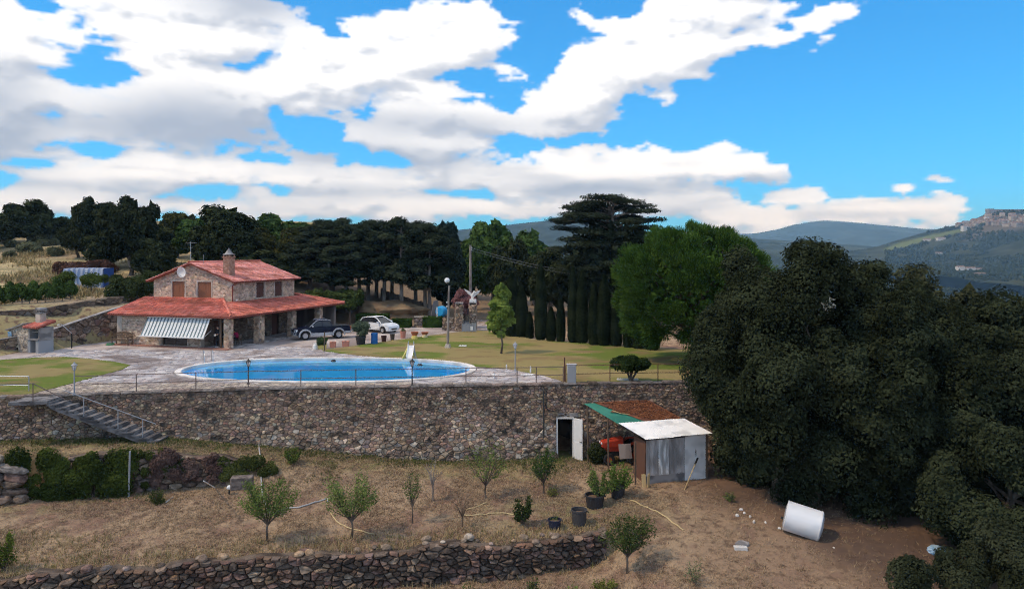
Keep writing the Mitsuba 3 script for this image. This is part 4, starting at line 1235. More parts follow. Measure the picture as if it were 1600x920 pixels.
terr_wall('low_dry_stone_wall', 'low tumbledown dry stone wall along the bottom of the picture', -22.5, 4.6, LX, LY, -.3, low_top, low_bot, .25, .17, 300, tone=lambda q: .36 + .42 * lrt.random() ** 1.4, aspect=1.9, joint=.010, pal=STONES * [1.08, .96, .92])
lr_ = np.random.default_rng(3)
for k in range(34):                                                     # stones fallen from and lying on the wall head
    x = lr_.uniform(-19, 4)
    y = np.interp(x, LX, LY) + lr_.uniform(-.45, .35)
    s = lr_.uniform(.10, .24)
    m = trimesh.creation.icosphere(1, 1.0)
    m.vertices *= (1 + .3 * (meshkit.noise(m.vertices * 1.7 + k, 3) - .5))[:, None]
    put('loose_stone', m, tone_of(stone_col(lr_, .9)), 'low_dry_stone_wall', M=mat(x, y, (low_top(x) if y > np.interp(x, LX, LY) - .3 else low_bot(x) + .25) + s * .2, rz=lr_.uniform(0, 360), s=(s * 1.3, s, s * .7)))

# ------------------------------------------------------------------ shed
sd = thing('tool_shed', 'lean-to shed of corrugated sheets with half green half rusty roof against the wall', 'shed')
A, B = np.array([7.1, 38.75]), np.array([10.6, 39.75])
du = (B - A) / np.linalg.norm(B - A)
dv = np.array([-du[1], du[0]])
ZS0 = min(gz(*A), gz(*B)) - .05
SM = np.eye(4)
SM[:2, 0], SM[:2, 1], SM[:2, 3], SM[2, 3] = du, dv, A, ZS0
SL = float(np.linalg.norm(B - A))
sp = lambda n_, m, b, **kw: put(n_, m, b, sd, M=SM, **kw)  # noqa: E731


def corrugated(x0, x1, y, za, zb, pitch=.076, amp=.012, slope=None):
    """Upright corrugated sheet in the plane y."""
    n = int((x1 - x0) / pitch * 6)
    x = np.linspace(x0, x1, n)
    yy = y + amp * np.cos(x / pitch * 2 * np.pi)
    v = np.vstack([np.column_stack([x, yy, np.full(n, za)]), np.column_stack([x, yy, np.full(n, zb)]), np.column_stack([x, yy + .004, np.full(n, zb)]), np.column_stack([x, yy + .004, np.full(n, za)])])
    i = np.arange(n - 1)
    return v, np.vstack([np.stack([r_ * n + i, r_ * n + i + 1, ((r_ + 1) % 4) * n + i + 1, ((r_ + 1) % 4) * n + i], 1) for r_ in range(4)])


HT = 2.42
ws = [0.02, .78, 1.32, 2.28]
for (xa, xb, b, za, yy) in ((.02, .80, 'galv_mat', .52, .0), (.76, 1.36, 'bright_galv_mat', .50, -.02), (1.32, 2.30, 'galv_mat', .50, .012)):
    sp('wall_sheet', corrugated(xa, xb, yy, za, HT - .02), b)
sp('base_sheet', box(.0, 2.3, .02, .05, 0, .54), 'concrete_mat')
sp('base_rail', box(.0, 1.4, -.015, .018, .50, .56), 'galv_mat')
sp('white_door', box(2.31, SL, -.03, .0, .08, HT + .06, .006), 'white_sheet_mat', label='white sheet metal door at its right end')
sp('door_slot', box(2.95, 2.99, -.036, -.031, 1.35, 1.72), 'dark_mat')
sp('right_wall', box(SL - .02, SL, .01, 4.3, .0, HT - .1), 'board_mat')
sp('inner_wall', box(.02, .06, .06, 1.5, .0, HT - .1), 'rust_iron_mat')
sp('corner_post', box(-.60, -.53, .03, .10, -.1, HT - .06), 'wood_mat')
sp('corner_post', box(SL - .08, SL + .02, -.1, .0, 0.0, HT + .05), 'wood_mat')
# sloping roof: front eave to the terrace wall
def rp(x, y, z):
    return [x, y, z]


zf_, zb_ = 7.85 - 290 * 38.4 / 1140 - ZS0, -0.98 - ZS0
RL = 4.75


def roof_sheet(x0a, x1a, x0b, x1b, ya, yb, bsdf, name, lift=0.0, amp=.012, pitch=.09, jag=None, label=None):
    n = int((x1a - x0a) / pitch * 5)
    rows = []
    for t_ in np.linspace(0, 1, 5):
        s_ = np.linspace(0, 1, n)
        x = (x0a + (x1a - x0a) * s_) * (1 - t_) + (x0b + (x1b - x0b) * s_) * t_
        y = np.full(n, ya + (yb - ya) * t_)
        if jag is not None and t_ == 0:
            y = y + jag(s_)
        z = zf_ + (zb_ - zf_) * (y / RL) + lift + amp * np.cos(s_ * (x1a - x0a) / pitch * 2 * np.pi) + .03 * (meshkit.noise(np.stack([x * .8, y * .8, x * 0], -1), 4) - .5)
        rows.append(np.column_stack([x, y, z]))
    v = np.vstack(rows + [r_ - [0, 0, .006] for r_ in rows])
    i, j = np.meshgrid(np.arange(4), np.arange(n - 1), indexing='ij')
    q = np.stack([i * n + j, i * n + j + 1, (i + 1) * n + j + 1, (i + 1) * n + j], -1).reshape(-1, 4)
    e = np.arange(n - 1)
    edge = np.stack([e, e + 5 * n, e + 1 + 5 * n, e + 1], 1)
    return sp(name, (v, np.vstack([q, q[:, ::-1] + 5 * n, edge])), bsdf, label=label)


skew = lambda y: (-.28 - .30 * y, SL + .14 - .28 * y)  # noqa: E731
def row(y):
    a, b = skew(y)
    return a, b


ya0, ya1 = -.3, 1.75
a0_, b0_ = row(ya0)
a1_, b1_ = row(ya1)
roof_sheet(a0_, a0_ + (b0_ - a0_) * .52, a1_, a1_ + (b1_ - a1_) * .5, ya0, ya1, 'white_sheet_mat', 'white_roof_sheet', .05, jag=lambda s: -.05 * (s < .8))
roof_sheet(a0_ + (b0_ - a0_) * .5, b0_, a1_ + (b1_ - a1_) * .48, b1_, ya0, ya1, 'white_sheet_mat', 'white_roof_sheet', .062)
a2_, b2_ = row(4.7)
a15, b15 = row(1.6)
m15, m2 = a15 + (b15 - a15) * .42, a2_ + (b2_ - a2_) * .16
roof_sheet(a15, m15 + .3, a2_, m2 + .5, 1.6, 4.7, 'green_roof_mat', 'green_roof_sheet', .0, amp=.006, label='dark green roof sheet at the left')
roof_sheet(m15, b15 - .1, m2, b2_, 1.6, 4.72, 'rust_roof_mat', 'rusty_roof_sheet', .016, amp=.01)
lm = MB()
lg = np.random.default_rng(8)
for _ in range(2600):
    t_ = lg.uniform(0, 1)
    y = 1.75 + 2.9 * t_
    a, b = row(y)
    lo = a + (b - a) * (.44 - .30 * t_ + .10 * math.sin(t_ * 9) + .05 * math.sin(t_ * 23))
    x = lg.uniform(lo, b - .15)
    z = zf_ + (zb_ - zf_) * (y / RL) + .045
    an = lg.uniform(0, 6.28)
    l = lg.uniform(.03, .09)
    d = np.array([math.cos(an), math.sin(an), lg.normal(0, .2)]) * l
    p_ = np.array([-d[1], d[0], 0]) * .45
    c = np.array([x, y, z])
    lm.add([c - d, c + p_, c + d, c - p_], [[0, 1, 2], [0, 2, 3]], np.array([(.26, .10, .05), (.17, .075, .045), (.33, .15, .08)][lg.integers(3)]) * lg.uniform(.7, 1.2))
put('roof_litter', lm.tm(SM), 'blade_mat', sd, color=lm.col(), stuff=True)
for x, y in ((-1.0, 2.6), (-1.5, 4.4)):
    sp('rear_post', tube([[x, y, 0], [x - .05, y, zf_ + (zb_ - zf_) * y / RL - .02]], .05, 6), 'wood_mat')
sp('branch_on_roof', tube([[-.4, 3.4, zf_ + (zb_ - zf_) * 3.4 / RL + .05], [-.1, 2.9, zf_ + (zb_ - zf_) * 2.9 / RL + .07], [.35, 2.75, zf_ + (zb_ - zf_) * 2.75 / RL + .06]], .02, 5), 'straw_mat')
pole = thing('straw_pole', 'thin pale cane with dark grip leaning on the white shed door', 'cane')
pa, pb = at(1068, 768, -4.55), A + du * 3.05 - dv * .05
put('cane', tube([pa, [*pb, ZS0 + 1.22]], .024, 6), 'straw_mat', pole)
d_ = np.array([*pb, ZS0 + 1.22]) - pa
put('grip', tube([pa + d_ * .82, pa + d_ * 1.02], .05, 6), 'lamp_black_mat', pole)
bd = thing('plank_scraps', 'two pale broken planks leaning on the left foot of the shed', 'plank')
for k, (x, y, l, r_) in enumerate(((-.25, -.35, .75, 12), (-.05, -.4, .85, -8))):
    put('plank', box(-.12 + .03 * k, .12 - .05 * k, -.02, .02, 0, l, .008), 'straw_mat', bd, M=SM @ mat(x, y, -.05, rz=25 * k, tilt=r_, tdir=80))
lt = thing('leaning_panel', 'grey board leaning under the white roof edge of the shed', 'panel')
put('sheet', box(-.38, .38, -.01, .01, 0, .8), 'board_mat', lt, M=SM @ mat(-.35, 1.7, 1.0, rz=-50, tilt=14, tdir=90))

# ------------------------------------------------------------------ tractor (front to the left)
tr = thing('red_tractor', 'small red tractor with its hood poking out of the shed', 'tractor')
q = at(968, 727, -4.4)
TM = mat(q[0] + .35, q[1] + .5, gz(q[0] + .35, q[1] + .5) + .02, rz=188)     # x forward
tp_ = lambda n_, m, b, **kw: put(n_, m, b, tr, M=TM, **kw)  # noqa: E731
hd = hull([[x, y * w, z] for x, w, z in ((.15, .33, 1.0), (.15, .33, 1.42), (.15, .22, 1.5), (1.35, .28, .98), (1.38, .28, 1.22), (1.3, .2, 1.32), (1.44, .2, 1.02), (1.44, .2, 1.16)) for y in (-1, 1)])
tp_('hood', hd, 'red_paint_mat', smooth=25)
tp_('hood_lower', hull([[x, y * .24, z] for x in (.2, 1.3) for z in (.72, .97) for y in (-1, 1)]), 'red_paint_mat')
tp_('grille', box(1.42, 1.452, -.19, .19, .86, 1.14, .01), 'lamp_black_mat')
for s in (-1, 1):
    tp_('headlight', moved(lathe([(0, 0), (.08, .0), (.07, .04), (0, .05)], 12), trimesh.transformations.translation_matrix([1.40, s * .2, 1.2]) @ trimesh.transformations.rotation_matrix(math.pi / 2, [0, 1, 0])), 'headlamp_mat')
    fd = tube(np.column_stack([-.55 + .62 * np.cos(np.linspace(.15, 2.9, 10)), np.full(10, s * .58), .62 + .66 * np.sin(np.linspace(.15, 2.9, 10))]), .02, 4)
    fv = []
    for yy in (s * .43, s * .74):
        fv.append(np.column_stack([-.55 + .66 * np.cos(np.linspace(.1, 2.9, 14)), np.full(14, yy), .62 + .68 * np.sin(np.linspace(.1, 2.9, 14))]))
    fv += [fv[0] * [1, 1, 1] - [0, 0, .03], fv[1] - [0, 0, .03]]
    i = np.arange(13)
    tp_('fender', (np.vstack(fv), np.vstack([np.stack([a * 14 + i, b * 14 + i, b * 14 + i + 1, a * 14 + i + 1], 1) for a, b in ((0, 1), (1, 3), (3, 2), (2, 0))])), 'red_paint_mat')
    wheel = tp_('rear_wheel', moved(lathe([(.3, -.13), (.52, -.15), (.6, -.10), (.6, .10), (.52, .15), (.3, .13)], 24), trimesh.transformations.translation_matrix([-.55, s * .58, .6]) @ trimesh.transformations.rotation_matrix(math.pi / 2, [1, 0, 0])), 'tyre_mat', smooth=30)
    tp_('lug', bone([moved(box(-.03, .03, -.15, .15, .57, .64), trimesh.transformations.translation_matrix([-.55, s * .58, .6]) @ trimesh.transformations.rotation_matrix(a, [0, 1, 0])) for a in np.arange(0, 6.28, .42)]), 'tyre_mat')
    put('rim', moved(lathe([(0, -.06), (.3, -.08), (.31, .08), (0, .06)], 16), trimesh.transformations.translation_matrix([-.55, s * .58, .6]) @ trimesh.transformations.rotation_matrix(math.pi / 2, [1, 0, 0])), 'red_paint_mat', wheel, M=TM)
    w2 = tp_('front_wheel', moved(lathe([(.16, -.08), (.3, -.09), (.34, -.05), (.34, .05), (.3, .09), (.16, .08)], 20), trimesh.transformations.translation_matrix([1.05, s * .5, .34]) @ trimesh.transformations.rotation_matrix(math.pi / 2, [1, 0, 0])), 'tyre_mat', smooth=30)
    put('rim', moved(lathe([(0, -.04), (.17, -.06), (.17, .06), (0, .04)], 14), trimesh.transformations.translation_matrix([1.05, s * .5, .34]) @ trimesh.transformations.rotation_matrix(math.pi / 2, [1, 0, 0])), 'red_paint_mat', w2, M=TM)
tp_('axle', box(.98, 1.12, -.5, .5, .3, .42), 'lamp_black_mat')
tp_('chassis', box(-.8, 1.3, -.16, .16, .42, .74, .02), 'lamp_black_mat')
tp_('seat', hull([[x, y, z] for x, z in ((-.75, .95), (-.3, .92), (-.3, 1.0), (-.7, 1.02), (-.85, 1.38), (-.78, 1.38)) for y in (-.2, .2)]), 'lamp_black_mat')
tp_('dashboard', hull([[x, y, z] for x, z in ((.0, .9), (.15, .9), (.16, 1.5), (.06, 1.44)) for y in (-.2, .2)]), 'lamp_black_mat')
a = np.linspace(0, 2 * np.pi, 17)
tp_('steering_wheel', tube(np.column_stack([-.12 - .1 * np.cos(a), .19 * np.sin(a), 1.52 + .17 * np.cos(a)]), .018, 6), 'lamp_black_mat')
tp_('exhaust', tube([[.9, .12, 1.25], [.9, .12, 1.85]], .03, 8), 'lamp_black_mat')
ck_ = thing('dark_crates', 'dark crates and clutter in the shade beside the tractor', 'crate')
for k, (u, s) in enumerate(((929, .45), (940, .38))):
    q = at(u, 712 - 3, -4.3)
    put('crate', bone([box(-.4, .4, -.25, .25, .0, .06), box(-.4, .4, -.25, -.21, .07, s), box(-.4, .4, .21, .25, .07, s), box(-.4, -.36, -.2, .2, .07, s), box(.36, .4, -.2, .2, .07, s)]), 'wood_mat', ck_, M=mat(q[0], q[1] - .1, gz(q[0], q[1]), rz=10 + 20 * k))

# ------------------------------------------------------------------ vehicles
def rotx(m, x, y, z):
    return moved(m, trimesh.transformations.translation_matrix([x, y, z]) @ trimesh.transformations.rotation_matrix(math.pi / 2, [1, 0, 0]))


def side_body(profile, arches, half, tuck, wheel_r):
    """Body shell from a side profile (x, z), wheel arches cut out, tucked in towards the top (tuck = half widths by height)."""
    pg = Polygon(profile).buffer(.06).buffer(-.06).segmentize(.15)
    for ax in arches:
        pg = pg.difference(Point(ax, wheel_r).buffer(wheel_r + .10, 16))
    m = trimesh.creation.extrude_polygon(pg, 2.0, engine='earcut')
    v = m.vertices.copy()
    yy = v[:, 2] - 1.0
    f = np.interp(v[:, 1], tuck[0], tuck[1])
    x_mid = (pg.bounds[0] + pg.bounds[2]) / 2
    taper = 1 - .10 * np.clip(np.abs(v[:, 0] - x_mid) / ((pg.bounds[2] - pg.bounds[0]) / 2), 0, 1) ** 4
    v = np.column_stack([v[:, 0], yy * half * f * taper, v[:, 1]])
    return trimesh.Trimesh(v, m.faces[:, ::-1], process=False), taper


def wheel_set(t, M, xs, half, r, w=.24):
    for x in xs:
        for s in (-1, 1):
            k = put('wheel', rotx(lathe([(r * .62, -w / 2), (r * .92, -w / 2), (r, -w / 2 + .03), (r, w / 2 - .03), (r * .92, w / 2), (r * .62, w / 2)], 26), x, s * (half - w / 2 + .02), r), 'tyre_mat', t, M=M, smooth=30)
            rim = [rotx(lathe([(r * .5, -w / 2 + .04), (r * .64, -w / 2 + .005), (r * .64, w / 2 - .005), (r * .5, w / 2 - .04)], 22), x, s * (half - w / 2 + .02), r)]
            for q_ in range(6):
                an = q_ * math.pi / 3
                sp_ = box(.03, r * .6, -.012, .012, -.045, .045)
                rim.append(moved(sp_, trimesh.transformations.translation_matrix([x, s * (half + .005), r]) @ trimesh.transformations.rotation_matrix(an, [0, 1, 0])))
            rim.append(rotx(lathe([(0, -.03), (.07, -.03), (.07, .03), (0, .03)], 12), x, s * (half + .005), r))
            rim.append(rotx(lathe([(0, -.03), (r * .6, -.03), (r * .6, 0.0), (0, .0)], 18), x, s * (half - .1), r))
            put('rim', bone(rim), 'alloy_mat', k, M=M)


def cabin(base, roof_, half_b, half_t):
    """Hull from belt line to roof: (x) lists at belt and roof heights."""
    pts = []
    for x, z, hb in base:
        pts += [[x, hb, z], [x, -hb, z]]
    for x, z, hb in roof_:
        pts += [[x, hb, z], [x, -hb, z]]
    return hull(pts)


def pane_on(pts, push):
    """Thin glass panel over 4 or more points in order, thickened along its normal."""
    p = np.asarray(pts, float)
    n = np.cross(p[1] - p[0], p[2] - p[0])
    n /= np.linalg.norm(n)
    k = len(p)
    v = np.vstack([p + n * push, p - n * .004])
    f = [[0, i, i + 1] for i in range(1, k - 1)] + [[k, k + i + 1, k + i] for i in range(1, k - 1)] + sum(([[i, (i + 1) % k + k, (i + 1) % k], [i, i + k, (i + 1) % k + k]] for i in range(k)), [])
    return trimesh.Trimesh(v, f, process=False)


# dark blue pickup: x forward
pk = thing('pickup_truck', 'dark blue pickup with silver wheel arches parked beside the porch', 'pickup truck')
f0, r0 = at(478.2, 531.5, 0), at(527.6, 528.8, 0)
hdg = math.degrees(math.atan2(f0[1] - r0[1], f0[0] - r0[0]))
PH = .90
cen = (f0 + r0) / 2
nrm = np.array([-math.sin(math.radians(hdg)), math.cos(math.radians(hdg))])
lft = 1 if nrm[1] < 0 else -1                                    # side of the truck that faces the camera
cen2 = cen[:2] - nrm * lft * (PH - .12)
KM = mat(cen2[0], cen2[1], .03, rz=hdg)
WB = 3.0
kp = lambda n_, m, b, **kw: put(n_, m, b, pk, M=KM, **kw)  # noqa: E731
prof = [(-2.62, .62), (-2.60, 1.08), (-.62, 1.12), (.9, 1.12), (1.05, 1.10), (2.2, .98), (2.42, .88), (2.45, .55), (2.3, .42), (-2.5, .45)]
body, _ = side_body(prof, (WB / 2, -WB / 2), PH, ([.4, .7, 1.0, 1.15], [.95, 1.0, .985, .93]), .38)
kp('body', body, 'navy_paint_mat', smooth=30)
cab = hull([[x, s * hb, z] for x, z, hb in ((-.95, 1.10, .83), (1.12, 1.10, .83), (-.80, 1.66, .66), (-.55, 1.735, .64), (.25, 1.735, .64), (.45, 1.68, .64)) for s in (-1, 1)])
kp('cabin', cab, 'navy_paint_mat', smooth=15)
for s in (-1, 1):
    g = lambda x, z: [x, s * (.83 + (.655 - .83) * (z - 1.10) / .58 + .012), z]  # noqa: E731
    o = 1 if s > 0 else -1
    w1, w2 = [g(-.84, 1.16), g(-.06, 1.16), g(-.06, 1.60), g(-.74, 1.60)], [g(.0, 1.16), g(.94, 1.16), g(.42, 1.60), g(.0, 1.60)]
    for w_ in (w1, w2):
        kp('side_window', pane_on(w_ if s < 0 else w_[::-1], .004), 'glass_dark_mat')
    kp('roof_rail', tube([[1.13, s * .82, 1.13], [.46, s * .66, 1.67], [.22, s * .64, 1.73], [-.55, s * .64, 1.73], [-.82, s * .66, 1.64]], .028, 6), 'silver_paint_mat')
    kp('mirror', moved(box(-.06, .06, -.1, .1, -.08, .08, .02), mat(.86, s * .97, 1.2)), 'silver_paint_mat')
    for ax in (WB / 2, -WB / 2):
        an = np.linspace(-.15, math.pi + .15, 16)
        ring_ = [np.column_stack([ax + rr * np.cos(an), np.full(16, s * yy), .38 + rr * np.sin(an)]) for rr, yy in ((.46, PH - .03), (.47, PH + .05), (.585, PH + .045), (.60, PH - .03))]
        i = np.arange(15)
        kp('wheel_arch', (np.vstack(ring_), np.vstack([np.stack([a_ * 16 + i, a_ * 16 + 16 + i, a_ * 16 + 17 + i, a_ * 16 + 1 + i], 1) for a_ in range(3)])), 'silver_paint_mat', smooth=30)
    kp('sill', box(-.92, .92, s * (PH - .02) - .03, s * (PH - .02) + .03, .40, .60, .015), 'silver_paint_mat')
    kp('side_step', tube([[-.85, s * .98, .36], [.9, s * .98, .36]], .035, 8), 'steel_mat')
    kp('rear_side_trim', box(-2.58, -2.08, s * (PH - .045) - .03, s * (PH - .045) + .03, .48, .66, .01), 'silver_paint_mat')
    kp('headlight', hull([[x, s * y, z] for x, y, z in ((2.18, .86, .97), (2.4, .78, .90), (2.42, .55, .90), (2.2, .86, .78), (2.455, .78, .74), (2.47, .55, .74))]), 'headlamp_mat')
    kp('tail_light', box(-2.635, -2.58, s * .78 - .06, s * .78 + .06, .75, 1.04, .01), 'red_paint_mat')
kp('windscreen', pane_on([[1.10, -.74, 1.16], [1.10, .74, 1.16], [.52, .60, 1.655], [.52, -.60, 1.655]], .03), 'glass_dark_mat')
kp('front_bumper', hull([[x, y, z] for x, y in ((2.3, .9), (2.3, -.9), (2.5, .66), (2.5, -.66)) for z in (.42, .70)]), 'silver_paint_mat')
kp('grille', box(2.45, 2.48, -.5, .5, .71, .9, .01), 'lamp_black_mat')
kp('rear_bumper', box(-2.72, -2.60, -.8, .8, .45, .62, .02), 'steel_mat')
kp('load_bed', box(-2.55, -.98, -.72, .72, 1.123, 1.15, .005), 'lamp_black_mat')
wheel_set(pk, KM, (WB / 2, -WB / 2), PH - .04, .38)

# white hatchback, front to the right and slightly towards us
wc = thing('white_car', 'white hatchback with dark windows parked behind the potted plants', 'car')
q = at(596, 520.3, 0)
WM = mat(q[0] - .4, q[1] + 1.0, .02, rz=-34)
wp = lambda n_, m, b, **kw: put(n_, m, b, wc, M=WM, **kw)  # noqa: E731
prof = [(-1.98, .55), (-2.0, .85), (-1.9, 1.0), (-1.1, 1.02), (.75, .98), (1.0, .94), (1.72, .82), (1.95, .66), (1.98, .40), (1.85, .24), (-1.9, .26)]
body, _ = side_body(prof, (1.25, -1.25), .87, ([.24, .5, .8, 1.02], [.93, 1.0, .985, .92]), .31)
wp('body', body, 'white_paint_mat', smooth=30)
gh = hull([[x, s * hb, z] for x, z, hb in ((-1.95, .98, .78), (1.02, .95, .80), (-1.62, 1.40, .60), (-1.0, 1.50, .58), (-.1, 1.50, .58), (.25, 1.42, .6)) for s in (-1, 1)])
wp('glasshouse', gh, 'glass_dark_mat', smooth=12)
for s in (-1, 1):
    wp('roof_rail', tube([[-1.93, s * .79, .99], [-1.64, s * .63, 1.38], [-1.02, s * .60, 1.49], [-.1, s * .60, 1.495], [.24, s * .61, 1.42], [1.02, s * .80, .97]], .05, 8), 'white_paint_mat', smooth=True)
    wp('door_pillar', tube([[-.45, s * .80, .99], [-.42, s * .615, 1.46]], .03, 6), 'lamp_black_mat')
    wp('mirror', moved(box(-.08, .08, -.1, .1, -.07, .07, .025), mat(.72, s * .96, 1.04)), 'white_paint_mat')
    wp('sill', box(-.85, .85, s * .855 - .02, s * .855 + .02, .2, .3, .01), 'lamp_black_mat')
    wp('headlight', hull([[1.6, s * .82, .80], [1.92, s * .6, .70], [1.6, s * .83, .66], [1.95, s * .58, .60], [1.88, s * .42, .68]]), 'headlamp_mat')
    wp('tail_light', box(-2.02, -1.93, s * .72 - .07, s * .72 + .07, .72, .95, .01), 'red_paint_mat')
    for x in (.92, -.45, -1.02):
        wp('door_seam', box(x - .008, x + .008, s * .867 - .004, s * .867 + .008, .34, .95), 'lamp_black_mat')
wp('roof_panel', hull([[x, y, z] for x, z in ((-1.1, 1.502), (-.05, 1.502), (-1.55, 1.43), (-1.1, 1.50)) for y in (-.57, .57)]), 'white_paint_mat')
wp('front_bumper', hull([[x, y, z] for x, y in ((1.8, .84), (1.8, -.84), (2.02, .6), (2.02, -.6)) for z in (.24, .52)]), 'white_paint_mat')
wp('grille', box(1.98, 2.03, -.4, .4, .34, .48, .01), 'lamp_black_mat')
wheel_set(wc, WM, (1.25, -1.25), .85, .31, .2)

# ------------------------------------------------------------------ pots by the drive
def pot(name, label, cat, u, v, w_px, h_px, bsdf, kind='pot', group=None, z=0.015):
    q = at(u, v, z)
    s = q[1] / 1140
    w, h = w_px * s, h_px * s
    k = thing(name, label, cat, group)
    M = mat(q[0], q[1] + w / 2, z + .005)
    if kind == 'pot':
        put('body', lathe([(0, 0), (w * .37, 0), (w * .46, h * .82), (w * .5, h * .83), (w * .5, h), (w * .45, h), (w * .43, h * .86), (0, h * .84)], 22), bsdf, k, M=M, smooth=35)
    elif kind == 'barrel':
        put('body', lathe([(0, 0), (w * .45, 0), (w * .49, h * .1), (w * .47, h * .3), (w * .5, h * .34), (w * .47, h * .38), (w * .47, h * .62), (w * .5, h * .66), (w * .47, h * .7), (w * .49, h * .94), (w * .45, h), (0, h)], 22), bsdf, k, M=M, smooth=35)
    elif kind == 'bowl':
        put('body', lathe([(0, h * .5), (w * .3, h * .5), (w * .44, h * .8), (w * .5, h * .97), (w * .5, h), (w * .45, h), (w * .4, h * .86), (0, h * .84)], 22), bsdf, k, M=M, smooth=35)
    elif kind == 'trough':
        put('body', bone([hull([[sx * (w * .44 + (w * .06 if z_ else 0)), sy * (w * .3 + (w * .04 if z_ else 0)), z_ * h] for sx in (-1, 1) for sy in (-1, 1) for z_ in (0, 1)]), box(-w * .52, w * .52, -w * .36, w * .36, h * .86, h * 1.001, .01)]), bsdf, k, M=M)
    if kind != 'barrel':
        put('soil', moved(lathe([(0, .01), (w * .4, 0), (w * .41, -.02)], 14), mat(0, 0, h * (.88 if kind != 'trough' else .99))), 'soil_mat', k, M=M)
    return M, w, h, k


OLEANDER = pot('oleander_pot', 'big black pot with a leafy oleander in front of the white car', 'plant pot', 562, 539, 17, 13, 'black_plastic_mat')
pot('blue_barrel', 'blue plastic barrel right of the black oleander pot', 'barrel', 584, 538, 11, 17.5, 'blue_plastic_mat', 'barrel')
pot('maroon_pot', 'small dark maroon pot standing right of the blue barrel', 'plant pot', 599, 535, 9, 10, plain('maroon_mat', (.055, .02, .02), .7))
pot('brown_pot', 'small dark brown pot second to the right of the blue barrel', 'plant pot', 612.5, 532, 8, 10, plain('brown_pot_mat', (.05, .035, .03), .7))
SUCC = pot('pink_pot', 'pink terracotta pot on a pale crate by the lawn edge', 'plant pot', 629, 528.5, 10, 11, 'pink_pot_mat', z=.02)
pot('terracotta_bowl', 'terracotta bowl on a bright yellow stand', 'plant pot', 647, 530, 12.5, 11, 'terracotta_mat', 'bowl')
q = at(647, 530.5, 0)
single('yellow_stand', moved(lathe([(.0, 0), (.28, 0), (.30, .05), (.24, .3), (0, .31)], 14), mat(q[0], q[1] + .3, .02)), 'yellow_mat', 'bright yellow stand under the left terracotta bowl', 'pot stand')
pot('flat_terracotta_bowl', 'rightmost terracotta bowl on a pale yellow stand beside the drive', 'plant pot', 663, 527.8, 12, 8.5, 'terracotta_mat', 'bowl')
q = at(663, 528.3, 0)
single('pale_stand', moved(lathe([(.0, 0), (.25, 0), (.26, .05), (.22, .26), (0, .27)], 14), mat(q[0], q[1] + .3, .02)), plain('pale_yellow_mat', (.62, .56, .34), .8), 'pale yellow stand under the rightmost terracotta bowl', 'pot stand')
pot('square_planter', 'left of two pink terracotta planters at the lawn corner', 'planter', 519, 543, 9, 9, 'pink_pot_mat', 'trough')
pot('wide_planter', 'wider right hand pink terracotta planter at the lawn corner', 'planter', 539, 542, 10.5, 9, 'pink_pot_mat', 'trough')
BOXPOT = pot('green_shrub_pot', 'pot with a round green shrub beside the thin post at the lawn corner', 'plant pot', 502, 546, 12, 7, 'yellow_mat', 'trough')
q = at(491.5, 546.5, 0)
cn = thing('white_canister', 'white canister standing left of the green shrub pot', 'canister')
put('body', moved(lathe([(0, 0), (.19, 0), (.2, .03), (.2, .3), (.15, .38), (.06, .42), (.06, .48), (0, .48)], 16), mat(q[0], q[1] + .2, .045)), 'white_mat', cn, smooth=35)
put('handle', moved(tube([[-.12, 0, .4], [-.1, 0, .52], [.1, 0, .52], [.12, 0, .4]], .018, 6), mat(q[0], q[1] + .2, .045)), 'white_mat', cn)
q = at(507, 549, 0)
single('thin_post', tube([[0, 0, 0], [0, 0, 1.55]], .045, 6), 'wood_mat', 'thin wooden post at the near corner of the lawn', 'post', M=mat(*q))

# ------------------------------------------------------------------ pool slide
q = at(640, 563.5, 0)
sl_ = thing('pool_slide', 'small white and yellow ladder slide at the far edge of the pool', 'slide')
LM = mat(q[0], q[1] + .5, .09, s=.82)
chv = []
for t_ in np.linspace(0, 1, 9):
    y, z = .35 - 1.25 * t_, 1.15 - 1.0 * t_ ** .8
    chv.append([[-.26, y, z + .16], [-.22, y, z], [.22, y, z], [.26, y, z + .16], [.29, y, z + .16], [.25, y, z - .03], [-.25, y, z - .03], [-.29, y, z + .16]])
chv = np.array(chv).reshape(-1, 3)
i, j = np.meshgrid(np.arange(8), np.arange(8), indexing='ij')
put('chute', (chv, np.stack([i * 8 + j, i * 8 + (j + 1) % 8, (i + 1) * 8 + (j + 1) % 8, (i + 1) * 8 + j], -1).reshape(-1, 4)), 'white_mat', sl_, M=LM)
for s in (-1, 1):
    put('leg', tube([[s * .24, .35, 1.1], [s * .5, .1, 0]], .035, 6), 'grey_paint_mat', sl_, M=LM)
    put('hand_rail', tube([[s * .26, .8, .0], [s * .26, .42, 1.15], [s * .24, .36, 1.5], [s * .24, .1, 1.35]], .03, 6), 'grey_paint_mat', sl_, M=LM)
for k in range(4):
    put('rung', box(-.26, .26, .42 + .09 * k, .52 + .09 * k, .95 - .25 * k, .99 - .25 * k), 'grey_paint_mat', sl_, M=LM)
put('yellow_side', hull([[-.3, .3, 1.0], [-.34, .3, 1.02], [-.78, -.2, .02], [-.70, -.2, 0], [-.34, .0, .75], [-.40, .25, .02]]), 'yellow_mat', sl_, M=LM)

